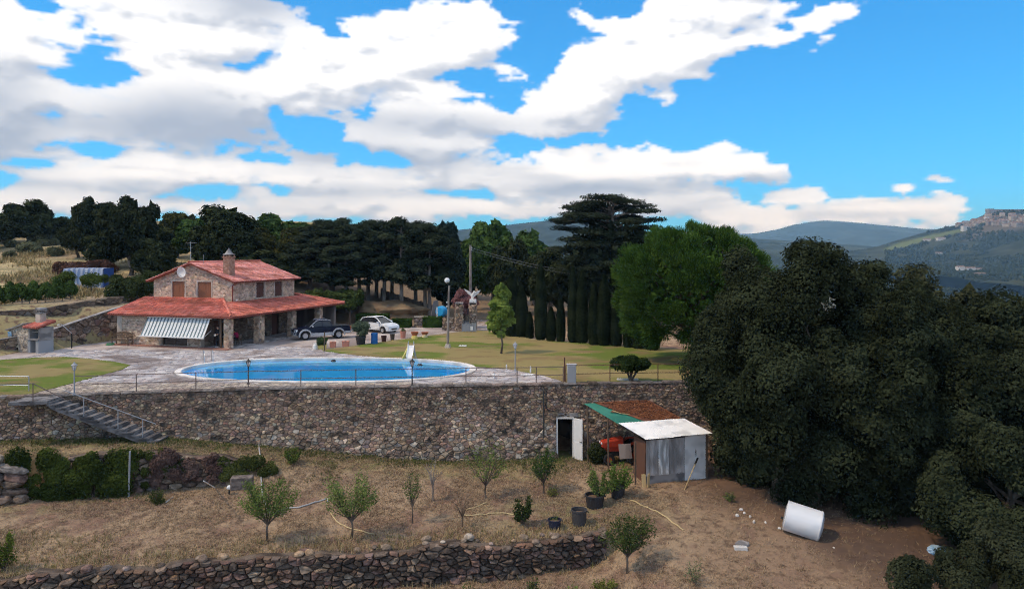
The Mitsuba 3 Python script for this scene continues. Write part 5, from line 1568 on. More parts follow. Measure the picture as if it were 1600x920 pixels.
# ------------------------------------------------------------------ garden lanterns and poles
def lantern(label, u, v, h=1.75, group=None, bsdf='lamp_black_mat', z=0.05):
    q = at(u, v, z)
    k = thing('garden_lantern', label, 'garden lamp', group)
    M = mat(*q)
    put('post', lathe([(0, 0), (.08, 0), (.08, .06), (.04, .12), (.032, h - .42), (.05, h - .40), (0, h - .39)], 10), bsdf, k, M=M, smooth=30)
    put('glass', lathe([(.06, h - .37), (.13, h - .12), (0, h - .12)], 6), 'headlamp_mat', k, M=M)
    put('frame', bone([tube([[.062 * math.cos(a), .062 * math.sin(a), h - .38], [.135 * math.cos(a), .135 * math.sin(a), h - .12]], .012, 4) for a in np.arange(6) * math.pi / 3] + [lathe([(0, h - .40), (.07, h - .39), (.07, h - .37), (0, h - .37)], 6)]), bsdf, k, M=M)
    put('cap', lathe([(.17, h - .12), (.16, h - .10), (.06, h - .01), (.02, h + .06), (0, h + .06)], 12), bsdf, k, M=M)


lantern('black garden lantern on the terrace edge before the left half of the pool', 388, 600, 1.45)
lantern('black garden lantern on the terrace edge in front of the slide', 644, 603, 1.55)
lantern('pale garden lantern on the right lawn edge near the young tree', 805, 579, 1.85, bsdf='grey_paint_mat')
lantern('grey garden lantern above the stair beside the left lawn', 116, 617, 1.75, bsdf='grey_paint_mat')
for k, (u, v, h) in enumerate(((791.5, 577, .32), (829, 582, .4), (772, 590, .25))):
    q = at(u, v, .05)
    single('white_marker', lathe([(0, 0), (.045, 0), (.045, h), (0, h + .03)], 8), 'white_mat', ['small white marker post below the pale lantern', 'white marker post on the paving at the right lawn corner', 'short white marker stub right of the pool end'][k], 'marker post', M=mat(*q))
q = at(824, 586, .05)
single('white_lounger_board', moved(box(-.4, .4, -.2, .2, 0, .05, .01), mat(q[0], q[1], .05, rz=15)), 'white_mat', 'flat white board lying beside the white marker posts', 'board')
q = at(723, 540.5, .06)
single('white_slab', moved(box(-.32, .32, -.2, .2, 0, .05, .01), mat(q[0], q[1], .06)), 'white_mat', 'white slab lying on the lawn right of the lamp pole', 'slab')
q = at(1018, 592.5, .06)
single('pale_kerb_slab', moved(box(-.65, .65, -.12, .12, 0, .1, .01), mat(975 * 0 + (982 - 800) * 44.4 / 1140, 44.7, .06)), 'pipe_white_mat', 'pale stone slab under the shrub on the wall railing', 'slab')
lp = thing('lamp_pole', 'wooden lamp pole with a white globe lamp in the middle of the lawn', 'street lamp')
q = at(699.5, 543, .06)
put('pole', tube([q, q + [.05, 0, 2.6], q + [.12, 0, 5.1]], [.11, .1, .085], 10), 'pale_bark_mat', lp, smooth=30)
put('base_stone', moved(hull(np.array([[.26, .1, 0], [-.2, .22, 0], [-.26, -.12, 0], [.15, -.24, 0], [.2, .1, .3], [-.15, .16, .33], [-.2, -.1, .28], [.12, -.18, .3]])), mat(*q)), 'plaster_mat', lp)
top = pt(698.5, 438, q[1])
put('arm', tube([q + [.12, 0, 4.9], top + [.05, 0, -.2]], .03, 6), 'lamp_black_mat', lp)
put('globe', moved(trimesh.creation.icosphere(2, .22), mat(*top)), 'white_mat', lp, smooth=True)
put('collar', moved(lathe([(0, -.3), (.1, -.28), (.12, -.2), (0, -.18)], 10), mat(*top)), 'lamp_black_mat', lp)
for dz in (3.4, 3.75):
    put('insulator', moved(lathe([(0, 0), (.05, 0), (.05, .1), (0, .12)], 8), mat(q[0] - .06, q[1] - .1, dz)), 'white_mat', lp)
up_ = thing('utility_pole', 'tall pale wooden power pole behind the gate', 'utility pole')
q = np.array([(735 - 800) * 82 / 1140., 82., gz(-4.7, 82)])
tz = pt(735, 383, 82)[2]
put('pole', tube([q, [q[0], q[1], tz]], [.2, .13], 10), 'pale_bark_mat', up_)
for k in (0, 1):
    a_, b_ = np.array([q[0], 82, tz - .3 - .25 * k]), pt(1010, 432 + 5 * k, 84)
    t_ = np.linspace(0, 1, 24)[:, None]
    w_ = a_ + (b_ - a_) * t_
    w_[:, 2] -= 1.6 * np.sin(np.pi * t_[:, 0]) * .5
    put('wire', tube(w_, .012, 5), 'grey_paint_mat', up_)
    put('insulator', moved(lathe([(0, 0), (.06, .02), (.06, .14), (0, .16)], 8), mat(q[0] + .14, 82, tz - .36 - .25 * k)), 'white_mat', up_)

# ------------------------------------------------------------------ gate
gt = thing('entrance_gate', 'dark iron entrance gate between two rough stone pillars', 'gate')
gr_ = np.random.default_rng(9)
def gpt(u, v, dy=0.0):
    return at(u, v, 0)


gl, gr2 = at(717.5, 517, 0), at(739, 516, 0)
for q in (gl, gr2):
    w = .36
    k = put('pillar', box(q[0] - w + .03, q[0] + w - .03, q[1] - w + .03, q[1] + w - .03, 0, 2.75), 'mortar_mat', gt)
    for mp, a, b in (((lambda s, t, d, q=q: np.column_stack([s, q[1] - w - d, t])), q[0] - w, q[0] + w), ((lambda s, t, d, q=q: np.column_stack([q[0] + w + d, s, t])), q[1] - w, q[1] + w), ((lambda s, t, d, q=q: np.column_stack([q[0] - w - d, -s, t])), -q[1] - w, -q[1] + w)):
        masonry(gr_, k, shapely.box(a, 0, b, 2.74), mp, .28, .05, 'house_stone_mat', pal=STONES * 1.15, base=-.05)
    put('pillar_cap', box(q[0] - w - .04, q[0] + w + .04, q[1] - w - .04, q[1] + w + .04, 2.752, 2.87, .02), 'concrete_mat', gt)
GW = gr2[0] - gl[0] - .72
for s in range(2):
    x0 = gl[0] + .37 + s * GW / 2
    lf_ = put('leaf', bone([box(x0 + .01, x0 + GW / 2 - .01, gl[1] - .03, gl[1] + .03, z, z + .05) for z in (.1, 1.0, 2.2)] + [box(x, x + .03, gl[1] - .02, gl[1] + .02, .15, 2.2) for x in np.arange(x0 + .02, x0 + GW / 2 - .03, .085)]), 'lamp_black_mat', gt)
    put('panel', box(x0 + .02, x0 + GW / 2 - .02, gl[1] - .012, gl[1] + .012, .15, 1.0), 'grey_paint_mat', lf_)
fg = thing('low_grey_gate', 'low blue grey metal fence panel in front of the stone gate pillars', 'fence')
a_, b_ = at(722, 519.5, 0), at(744, 519, 0)
put('panel', box(a_[0], b_[0], a_[1] - .03, a_[1], .12, .78, .005), 'grey_paint_mat', fg)
for x in np.linspace(a_[0], b_[0], 5):
    put('post', box(x - .03, x + .03, a_[1] - .06, a_[1] + .02, 0, .95, .005), 'grey_paint_mat', fg)
put('top_rail', box(a_[0], b_[0], a_[1] - .05, a_[1] - .0, .80, .86), 'grey_paint_mat', fg)
single('white_notice', box(a_[0] + .82, a_[0] + 1.08, a_[1] - .075, a_[1] - .062, .25, .62, .004), 'white_mat', 'small white panel fixed on the low grey metal fence', 'notice')
# eagle on the right pillar: raised wings
eg = thing('eagle_statue', 'white eagle statue with raised wings on the right gate pillar', 'statue')
EM = mat(gr2[0], gr2[1], 2.87)
put('plinth', box(-.33, .33, -.33, .33, 0, .28, .02), 'white_mat', eg, M=EM)
put('body', hull(np.vstack([trimesh.creation.icosphere(1, 1.0).vertices * r_ + c_ for r_, c_ in ((.17, [0, 0, .62]), (.11, [.06, -.08, .92]), (.1, [-.08, .1, .36]))])), 'white_mat', eg, M=EM, smooth=40)
put('head', moved(hull(np.vstack([trimesh.creation.icosphere(1, .1).vertices, [[.2, -.08, -.03], [.16, -.1, -.07]]])), mat(.12, -.12, 1.05)), 'white_mat', eg, M=EM)
put('tail', hull([[-.1, .12, .4], [.02, .14, .4], [-.2, .42, .3], [.1, .42, .3], [-.15, .4, .26]]), 'white_mat', eg, M=EM)
for s, tip in ((-1, [-.95, .1, 1.36]), (1, [.78, .1, 1.22])):
    put('wing', hull([[s * .08, 0, .85], [s * .08, .1, .5], [s * .45, .06, 1.12], [s * .5, .12, .82], tip, [tip[0] * .93, .16, tip[2] - .12], [s * .3, .05, 1.0], [s * .1, .06, .72]]), 'white_mat', eg, M=EM)
gw = line_wall('gate_side_wall', 'low stone wall running left from the gate pillars', [(at(690, 517.5, 0)[0], gl[1] + .1), (gl[0] - .36, gl[1] + .1)], [1.3, 1.35], [-.1, -.1], .3, 20, tone=1.1)
bt = thing('round_blue_tank', 'round light blue water tank on a frame behind the clipped hedge', 'water tank')
c_ = pt(690, 486.5, 78)
put('drum', moved(lathe([(0, -.42), (.45, -.42), (.57, -.30), (.6, -.2), (.6, .2), (.57, .3), (.45, .42), (0, .42)], 24), trimesh.transformations.translation_matrix(c_) @ trimesh.transformations.rotation_matrix(math.radians(-28), [0, 0, 1]) @ trimesh.transformations.rotation_matrix(math.pi / 2, [1, 0, 0])), 'light_blue_mat', bt, smooth=30)
for s in (-.42, .42):
    put('stand', bone([box(c_[0] + s - .05, c_[0] + s + .05, 77.7, 77.8, 0, c_[2] - .25), box(c_[0] + s - .05, c_[0] + s + .05, 78.2, 78.3, 0, c_[2] - .25), box(c_[0] + s - .05, c_[0] + s + .05, 77.7, 78.3, c_[2] - .62, c_[2] - .54)]), 'wood_mat', bt)
q = np.array([(683 - 800) * 77.2 / 1140, 77.2, 0])
single('white_board_post', box(q[0] - .06, q[0] + .06, 77.1, 77.2, 0, 2.1, .01), 'white_mat', 'narrow white upright board left of the round blue tank', 'post')
q = np.array([(679.5 - 800) * 78.6 / 1140, 78.6, 0])
single('grey_slab', moved(hull([[-.55, 0, 0], [.45, 0, 0], [.35, 0, 2.75], [-.15, 0, 2.7], [-.55, .12, 0], [.45, .12, 0], [.35, .12, 2.75], [-.15, .12, 2.7]]), mat(q[0], q[1], 0, rz=20)), 'board_mat', 'tall grey slanted board leaning left of the round blue tank', 'board')

# ------------------------------------------------------------------ orchard clutter
def gp_(u, v, z0=-4.7, n=4):
    z = z0
    for _ in range(n):
        q = at(u, v, z)
        z = gz(q[0], q[1])
    return at(u, v, z)


for lab, u, v, wpx, hpx, b in (('largest black tub without a plant, right of centre in the orchard', 931, 796, 31, 17, 'black_plastic_mat'), ('black potted lemon tree tub nearest the shed', 967, 780, 24, 19, 'black_plastic_mat'),
                               ('grey black empty tub between the largest tub and the smallest tub', 906, 824, 25, 22, plain('grey_black_mat', (.05, .048, .052), .6)), ('smallest dark blue tub with sparse weeds near the low stone wall', 867, 828, 21, 12.5, plain('dark_blue_mat', (.014, .018, .045), .6))):
    q = gp_(u, v)
    s = q[1] / 1140
    w, h = wpx * s, hpx * s * 1.15
    k = thing('plant_tub', lab, 'plant tub')
    M = mat(q[0], q[1] + w * .45, gz(q[0], q[1] + w * .45) - .02)
    put('tub', lathe([(0, 0), (w * .42, 0), (w * .48, h * .9), (w * .52, h * .9), (w * .52, h), (w * .47, h), (w * .45, h * .72), (0, h * .70)], 26), b, k, M=M, smooth=35)
    put('soil', lathe([(0, h * .78), (w * .3, h * .77), (w * .458, h * .73)], 18), 'soil_mat', k, M=M)
    for s_ in (-1, 1):
        put('handle', tube([[s_ * w * .5, -.08, h * .86], [s_ * (w * .5 + .06), -.05, h * .82], [s_ * (w * .5 + .06), .05, h * .82], [s_ * w * .5, .08, h * .86]], .016, 5), b, k, M=M)
# white tank lying on the slope
tk = thing('white_tank', 'white cylindrical tank lying tilted on the slope under the oaks', 'tank')
ta, tb = pt(1227, 804, 33.2), pt(1282, 822, 32.6)
ax = (tb - ta) / np.linalg.norm(tb - ta)
xx = np.cross([0, 0, 1], ax)
xx /= np.linalg.norm(xx)
KT = np.eye(4)
KT[:3, 0], KT[:3, 1], KT[:3, 2], KT[:3, 3] = xx, np.cross(ax, xx), ax, ta
Lk, Rk = float(np.linalg.norm(tb - ta)), .66
put('shell', lathe([(Rk - .03, 0), (Rk, 0), (Rk, Lk), (Rk - .02, Lk + .02)], 40), 'tank_mat', tk, M=KT, smooth=30)
put('end_cap', lathe([(0, Lk + .13), (Rk * .5, Lk + .10), (Rk * .9, Lk + .04), (Rk - .018, Lk + .012)], 40), plain('tank_end_mat', (.40, .45, .52), .5), tk, M=KT, smooth=30)
put('end_cap', lathe([(0, -.05), (Rk * .6, -.04), (Rk - .03, .01)], 40), 'grey_paint_mat', tk, M=KT)
for z in (.03, Lk - .04):
    put('hoop', lathe([(Rk + .002, z - .025), (Rk + .014, z - .02), (Rk + .014, z + .02), (Rk + .002, z + .025)], 40), 'white_mat', tk, M=KT)
put('valve', bone([tube([[.2, -.25, -.04], [.2, -.25, -.16]], .06, 8), tube([[.05, .35, -.04], [.05, .35, -.13]], .045, 8)]), 'lamp_black_mat', tk, M=KT)
q = gp_(1157, 858, -5.6)
single('pale_block', moved(box(-.28, .28, -.12, .12, 0, .16, .01), mat(q[0], q[1], q[2] - .02, rz=-6)), 'pipe_white_mat', 'pale concrete block lying alone on the dry slope', 'block')
q = gp_(1160, 850, -5.6)
m = trimesh.creation.icosphere(2, 1.0)
m.vertices *= (1 + .3 * (meshkit.noise(m.vertices * 1.5, 3) - .5))[:, None]
single('flat_stone', m, 'concrete_mat', 'flat grey stone just behind the pale concrete block', 'stone', M=mat(q[0], q[1], q[2] + .02, s=(.32, .25, .12)))
rr_ = np.random.default_rng(17)
tb_ = thing('blue_plastic_rag', 'crumpled light blue plastic sheet on the litter at lower right', 'plastic sheet')
q = gp_(1465, 864, -6.5)
m = trimesh.creation.icosphere(3, 1.0)
m.vertices *= (1 + .9 * (meshkit.fbm(m.vertices * 2.2, 3, seed=6) - .5))[:, None]
put('sheet', m, 'rag_blue_mat', tb_, M=mat(q[0], q[1], q[2] + .1, rz=-15, s=(.42, .3, .2)))
for k, (u, v) in enumerate(((1158, 797), (1163, 802), (1152, 806), (1172, 808), (1178, 816), (1196, 818), (1303, 857), (1218, 826))):
    q = gp_(u, v, -5.3)
    m = trimesh.creation.icosphere(1, 1.0)
    m.vertices *= (1 + .4 * (meshkit.noise(m.vertices * 1.7 + k, 3) - .5))[:, None]
    single('white_rubble', m, 'white_cloth_mat' if k < 2 else 'pipe_white_mat', 'small pale rubble scattered on the slope left of the white tank', 'rubble', 'pale rubble near the white tank', M=mat(q[0], q[1], q[2] + .03, rz=40 * k, s=rr_.uniform(.05, .12, 3)))
def hose(name, label, pts, r, bsdf, z0=-4.6):
    p = []
    for u, v in pts:
        q = gp_(u, v, z0)
        p.append([q[0], q[1], gz(q[0], q[1]) + r * 1.2])
    p = np.array(p)
    t_ = np.linspace(0, len(p) - 1, len(p) * 6)
    from scipy.interpolate import CubicSpline
    c = CubicSpline(np.arange(len(p)), p)(t_)
    c[:, 2] = ground_z(c[:, 0], c[:, 1]) + r * 1.3
    single(name, tube(c, r, 6), bsdf, label, 'hose')


hose('grey_hose', 'grey white hose curving down the bank behind the small trees', [(401, 722), (404, 735), (416, 748), (440, 755), (470, 757), (500, 765), (512, 764)], .035, 'grey_hose_mat', -4.0)
hose('straw_hose', 'yellow hose curving past the foot of the second orchard tree', [(517, 801), (524, 812), (540, 822), (560, 829), (584, 835)], .028, 'hose_mat')
hose('long_straw_hose', 'straight yellow hose running right from the small bare tree', [(722, 804), (748, 804), (775, 802), (804, 804)], .028, 'hose_mat')
hose('short_straw_hose', 'short yellow hose end behind the small bare tree', [(727, 794), (745, 792), (760, 785)], .025, 'hose_mat')
hose('slope_hose', 'yellow hose lying down the slope right of the black tubs', [(985, 782), (1005, 791), (1025, 799), (1043, 810), (1068, 828)], .03, 'hose_mat')
q = gp_(201, 776, -4.5)
gp2 = thing('grey_bank_pole', 'thin straight grey metal pole in front of the overgrown bank', 'pole')
put('pole', tube([q, pt(203, 706, q[1])], .045, 8), 'grey_paint_mat', gp2)
put('cap', moved(lathe([(0, 0), (.055, 0), (.05, .05), (0, .06)], 8), mat(*pt(203, 706, q[1]))), 'grey_paint_mat', gp2)
q = gp_(358, 772, -4.5)
vm = thing('white_valve', 'small white topped standpipe at the foot of the bank', 'standpipe')
put('pipe', moved(tube([[0, 0, 0], [0, 0, .28]], .045, 8), mat(*q)), 'lamp_black_mat', vm)
put('cap', moved(trimesh.creation.icosphere(2, .12), mat(q[0], q[1], q[2] + .36)), 'white_mat', vm, smooth=True)
q = gp_(374, 757, -4.3)
single('concrete_block', moved(box(-.5, .5, -.25, .25, -.3, .30, .03), mat(q[0], q[1] + .35, q[2], rz=10)), 'stone_tone_3', 'pale concrete block set into the bank behind the white standpipe', 'block')
for k, (u1, v1, u2, v2) in enumerate(((321, 753, 336, 763), (262, 778, 270, 777))):
    a_, b_ = gp_(u1, v1 + 6, -4.3), gp_(u2, v2, -4.4)
    single('white_stick', tube([a_ + [0, -.2, .3 if k == 0 else .05], b_ + [0, 0, .04]], .03, 6), 'pipe_white_mat', ['white stick leaning on the dry brush of the bank', 'short white stick lying at the foot of the dry brush'][k], 'stick')

# ------------------------------------------------------------------ people
def skeleton(bones, refine=.03):
    """One continuous surface round a skeleton: hulls of spheres along each bone, joined and smoothed."""
    acc = None
    for a, ra, b, rb in bones:
        s = m3.Manifold.batch_hull([m3.Manifold.sphere(ra, 12).translate(list(map(float, a))), m3.Manifold.sphere(rb, 12).translate(list(map(float, b)))])
        acc = s if acc is None else acc + s
    acc = acc.refine_to_length(refine)
    q = acc.to_mesh()
    m = trimesh.Trimesh(q.vert_properties[:, :3], q.tri_verts, process=True)
    return trimesh.smoothing.filter_taubin(m, iterations=8)


def hand(w, d, n, side_):
    """Wrist, pointing direction d, palm normal n: palm, four fingers and thumb."""
    w, d, n = (np.asarray(v, float) for v in (w, d, n))
    d /= np.linalg.norm(d)
    n = n - d * (n @ d)
    n /= np.linalg.norm(n)
    s = np.cross(d, n) * side_
    out = [(w, .028, w + d * .09 + s * .02, .022), (w, .028, w + d * .09 - s * .022, .022)]
    for k, L in enumerate((.075, .085, .08, .062)):
        b = w + d * .095 + s * (.03 - .02 * k)
        m_ = b + d * L * .55 + n * .008
        e = m_ + d * L * .4 + n * .025
        out += [(b, .0095, m_, .009), (m_, .009, e, .0078)]
    tb0 = w + d * .03 + s * .03
    out += [(tb0, .013, tb0 + d * .035 + s * .035 + n * .01, .011), (tb0 + d * .035 + s * .035 + n * .01, .011, tb0 + d * .065 + s * .04 + n * .02, .009)]
    return out


def head_mesh(M):
    m = trimesh.creation.icosphere(4, 1.0)
    v = m.vertices
    v = v * [.078, .098, .118]
    fr_ = v[:, 1] < 0
    nose = np.exp(-((v[:, 0] / .014) ** 2 + ((v[:, 2] + .012) / .026) ** 2)) * fr_
    brow = np.exp(-(((np.abs(v[:, 0]) - .032) / .02) ** 2 + ((v[:, 2] - .004) / .014) ** 2)) * fr_
    chin = np.exp(-((v[:, 0] / .03) ** 2 + ((v[:, 2] + .1) / .03) ** 2)) * fr_
    v[:, 1] -= .024 * nose + .012 * chin - .008 * brow
    v[:, 0] *= 1 - .22 * sst(-.02, -.11, v[:, 2])
    m = trimesh.Trimesh(v, m.faces, process=False)
    ears = [moved(trimesh.creation.icosphere(2, 1.0), mat(s * .078, .01, -.005, s=(.012, .022, .034))) for s in (-1, 1)]
    return moved(bone([m] + ears), M)


def face_parts(k, M):
    put('eyes', moved(bone([moved(trimesh.creation.icosphere(2, .0125), mat(s * .031, -.084, .004)) for s in (-1, 1)]), M), 'dark_mat', k)
    put('mouth', moved(moved(trimesh.creation.icosphere(2, 1.0), mat(0, -.086, -.055, s=(.026, .012, .006))), M), plain('lip_mat', (.34, .12, .10), .6) if 'lip_mat' not in scene else 'lip_mat', k)
    hm = trimesh.creation.icosphere(4, 1.0)
    hv = hm.vertices * [.087, .107, .124]
    keep = (hv[hm.faces].mean(1)[:, 2] > .045) | (hv[hm.faces].mean(1)[:, 1] > .02)
    hh = trimesh.Trimesh(hv * (1 + .05 * (meshkit.noise(hv * 60) - .5))[:, None], hm.faces[keep], process=False)
    put('hair', moved(hh, M), 'hair_mat', k)


# standing, black clothes, white cloth held at the waist
p1 = thing('person', 'person in black standing in the porch opening holding a white cloth', 'person')
q = hw(-1.75, .62, .1)
PM = mat(*q, rz=-24)
V = lambda *a: np.array(a, float)  # noqa: E731
hipL, hipR, shL, shR = V(.09, 0, .93), V(-.09, 0, .93), V(.18, 0, 1.42), V(-.18, 0, 1.42)
elL, elR, wrL, wrR = V(.27, -.02, 1.16), V(-.27, -.02, 1.16), V(.1, -.22, 1.08), V(-.1, -.22, 1.08)
kneeL, kneeR, anL, anR = V(.11, -.03, .5), V(-.12, -.01, .5), V(.12, .02, .09), V(-.14, .02, .09)
skin = skeleton([(shL, .05, elL, .042), (elL, .042, wrL, .028), (shR, .05, elR, .042), (elR, .042, wrR, .028), (V(0, .01, 1.42), .06, V(0, -.01, 1.53), .052), (V(0, 0, 1.1), .11, V(0, 0, 1.38), .12), (shL, .06, shR, .06), (hipL, .1, hipR, .1), (V(0, 0, .95), .12, V(0, 0, 1.1), .11),
                 (hipL, .085, kneeL, .06), (kneeL, .06, anL, .04), (hipR, .085, kneeR, .06), (kneeR, .06, anR, .04), (anL, .04, anL + V(.02, -.16, -.04), .035), (anR, .04, anR + V(-.02, -.16, -.04), .035)] + hand(wrL, V(-.6, -.5, 0), V(0, 0, -1), 1) + hand(wrR, V(.6, -.5, 0), V(0, 0, -1), -1), .02)
put('body', bone([skin, head_mesh(mat(0, -.03, 1.64))]), 'skin_mat', p1, M=PM, smooth=True)
for_face = PM @ mat(0, -.03, 1.64)
face_parts(p1, for_face)
top_ = skeleton([(V(0, 0, .98), .14, V(0, 0, 1.2), .135), (V(0, 0, 1.2), .135, V(0, .0, 1.36), .14), (shL, .075, shR, .075), (shL, .07, elL, .055), (shR, .07, elR, .055), (elL, .055, (elL + wrL) / 2, .048), (elR, .055, (elR + wrR) / 2, .048)])
put('shirt', top_, 'black_cloth_mat', p1, M=PM, smooth=True)
put('trousers', skeleton([(hipL, .12, hipR, .12), (hipL, .105, kneeL, .078), (kneeL, .078, anL + V(0, 0, .03), .06), (hipR, .105, kneeR, .078), (kneeR, .078, anR + V(0, 0, .03), .06)]), 'black_cloth_mat', p1, M=PM, smooth=True)
put('shoes', bone([hull(np.vstack([trimesh.creation.icosphere(1, r_).vertices + c_ for r_, c_ in ((.05, a + V(0, .02, -.03)), (.045, a + V(0, -.15, -.045)))])) for a in (anL, anR)]), 'white_cloth_mat', p1, M=PM)
cl = thing('held_cloth', 'small white cloth in the hands of the person in black', 'cloth')
put('fold', hull([[-.12, -.33, 1.06], [.12, -.33, 1.06], [-.1, -.27, 1.12], [.1, -.27, 1.11], [-.08, -.36, .98], [.07, -.35, .99]]), 'white_cloth_mat', cl, M=PM)

# seated, dark pink top, at the porch table
p2 = thing('person', 'person in a dark pink top sitting bent forward at the porch table', 'person')
q = hw(-1.35, 2.6, .09)
PM = mat(*q, rz=-100)
hipL, hipR, kneeL, kneeR, anL, anR = V(.1, .0, .52), V(-.1, .0, .52), V(.14, -.44, .52), V(-.14, -.44, .52), V(.14, -.46, .09), V(-.14, -.46, .09)
shL, shR = V(.18, -.18, .98), V(-.18, -.18, .98)
elL, elR, wrL, wrR = V(.26, -.36, .80), V(-.26, -.36, .80), V(.12, -.56, .82), V(-.12, -.56, .82)
skin = skeleton([(hipL, .09, kneeL, .06), (kneeL, .06, anL, .042), (hipR, .09, kneeR, .06), (kneeR, .06, anR, .042), (hipL, .1, hipR, .1), (V(0, 0, .55), .12, V(0, -.1, .85), .12), (V(0, -.1, .85), .12, V(0, -.17, .96), .11), (shL, .06, shR, .06), (shL, .055, elL, .042), (elL, .042, wrL, .028),
                 (shR, .055, elR, .042), (elR, .042, wrR, .028), (V(0, -.18, 1.0), .055, V(0, -.25, 1.08), .05), (anL, .04, anL + V(0, -.15, -.04), .034), (anR, .04, anR + V(0, -.15, -.04), .034)] + hand(wrL, V(-.4, -.8, 0), V(0, 0, -1), 1) + hand(wrR, V(.4, -.8, 0), V(0, 0, -1), -1), .02)
HMx = mat(0, -.29, 1.17) @ trimesh.transformations.rotation_matrix(math.radians(18), [1, 0, 0])
put('body', bone([skin, head_mesh(HMx)]), 'skin_mat', p2, M=PM, smooth=True)
face_parts(p2, PM @ HMx)
put('top', skeleton([(V(0, 0, .55), .145, V(0, -.1, .85), .15), (V(0, -.1, .85), .15, V(0, -.16, .95), .13), (shL, .078, shR, .078), (shL, .072, elL, .058), (shR, .072, elR, .058), (elL, .058, (elL + wrL) / 2, .05), (elR, .058, (elR + wrR) / 2, .05)]), 'pink_cloth_mat', p2, M=PM, smooth=True)
put('trousers', skeleton([(hipL, .115, hipR, .115), (hipL, .1, kneeL, .078), (kneeL, .078, anL + V(0, 0, .04), .058), (hipR, .1, kneeR, .078), (kneeR, .078, anR + V(0, 0, .04), .058)]), 'black_cloth_mat', p2, M=PM, smooth=True)
put('shoes', bone([hull(np.vstack([trimesh.creation.icosphere(1, r_).vertices + c_ for r_, c_ in ((.05, a + V(0, .02, -.03)), (.045, a + V(0, -.14, -.045)))])) for a in (anL, anR)]), 'black_cloth_mat', p2, M=PM)
chr_ = thing('porch_chair', 'dark chair under the person in the dark pink top', 'chair')
put('seat', box(-.22, .22, -.24, .22, .36, .40, .01), 'wood_mat', chr_, M=PM)
for x in (-.2, .2):
    for y, h_ in ((-.22, .36), (.2, .36)):
        put('leg', box(x - .02, x + .02, y - .02, y + .02, 0, h_), 'wood_mat', chr_, M=PM)
    put('back_post', box(x - .02, x + .02, .2, .24, .401, .85), 'wood_mat', chr_, M=PM)
put('backrest', box(-.18, .18, .21, .23, .6, .84), 'wood_mat', chr_, M=PM)
tbl = thing('porch_table', 'small pale table in the porch before the sitting person', 'table')
TB = PM @ mat(0, -.95, 0)
put('tabletop', box(-.6, .6, -.32, .32, .7, .74, .01), 'grey_paint_mat', tbl, M=TB)
for x in (-.52, .52):
    for y in (-.26, .26):
        put('leg', box(x - .025, x + .025, y - .025, y + .025, 0, .7), 'grey_paint_mat', tbl, M=TB)

# ------------------------------------------------------------------ vegetation
def unit(v):
    return v / (np.linalg.norm(v, axis=-1, keepdims=True) + 1e-12)


def leaf_mesh(r, P_, N_, size, col, aspect=.55, along=None):
    """Diamond leaves at P facing roughly N; col per leaf."""
    n = len(P_)
    a = unit(N_ + r.normal(0, .38, (n, 3)))
    u = unit(np.cross(a, r.normal(0, 1, (n, 3)))) if along is None else unit(along + r.normal(0, .25, (n, 3)))
    w = unit(np.cross(a, u))
    s = size * r.uniform(.65, 1.35, (n, 1))
    V_ = np.stack([P_ - u * s * .5, P_ + w * s * aspect * .5, P_ + u * s * .5, P_ - w * s * aspect * .5], 1).reshape(-1, 3)
    b = np.arange(n) * 4
    F_ = np.vstack([np.stack([b, b + 1, b + 2], 1), np.stack([b, b + 2, b + 3], 1)])
    return V_, F_, np.repeat(np.clip(col, .004, .9), 4, 0)


def ball(r, n):
    return unit(r.normal(0, 1, (n, 3)))


def crown(r, R, nl, rl, n, leaf, c0, c1, flat=1.0, keep_low=-1.0, fill=.12, up=.35, shape=None, aspect=.55):
    """Leafy crown about the origin: lobes spread through an ellipsoid, leaves on the lobes' outsides."""
    R = np.asarray(R, float)
    d = ball(r, nl * 3)
    d = d[d[:, 2] > keep_low][:nl]
    fac = r.uniform(.25, 1.0, (len(d), 1)) ** .42
    rad = r.uniform(*rl, len(d))
    ce = d * fac * (R - rad.mean() * .75)
    if shape is not None:
        ce, rad = shape(ce, rad)
    p = rad ** 2 / (rad ** 2).sum()
    k = r.choice(len(ce), n, p=p)
    dd = ball(r, n)
    dd[:, 2] = np.abs(dd[:, 2]) * np.where(r.random(n) < .72, 1, -1)
    bump = .78 + .45 * r.random(n) * meshkit.noise(dd * 2.6 + k[:, None] * 3.7, 2)
    P_ = ce[k] + dd * (rad[k] * bump)[:, None] * [1, 1, flat]
    ok = np.ones(n, bool)
    for j in range(len(ce)):
        q = (P_ - ce[j]) / [1, 1, flat]
        ok &= ((q * q).sum(1) > (rad[j] * .72) ** 2) | (k == j)
    P_, dd, k = P_[ok], dd[ok], k[ok]
    tone = r.uniform(0, 1, len(ce))
    w = np.clip(tone[k] * .6 + r.uniform(0, .5, len(k)), 0, 1)[:, None]
    col = (np.asarray(c0) * (1 - w) + np.asarray(c1) * w) * r.uniform(.75, 1.25, (len(k), 1))
    V_, F_, C_ = leaf_mesh(r, P_, unit(dd + [0, 0, up]), leaf, col, aspect)
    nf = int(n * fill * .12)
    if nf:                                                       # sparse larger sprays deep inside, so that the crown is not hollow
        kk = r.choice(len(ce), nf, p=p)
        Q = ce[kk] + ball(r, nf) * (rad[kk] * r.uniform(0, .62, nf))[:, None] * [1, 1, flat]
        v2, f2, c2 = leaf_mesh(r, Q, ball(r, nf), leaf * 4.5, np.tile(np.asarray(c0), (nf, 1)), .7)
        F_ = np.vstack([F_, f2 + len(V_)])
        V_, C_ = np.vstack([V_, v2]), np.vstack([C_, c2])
    return V_, F_, C_, ce, rad


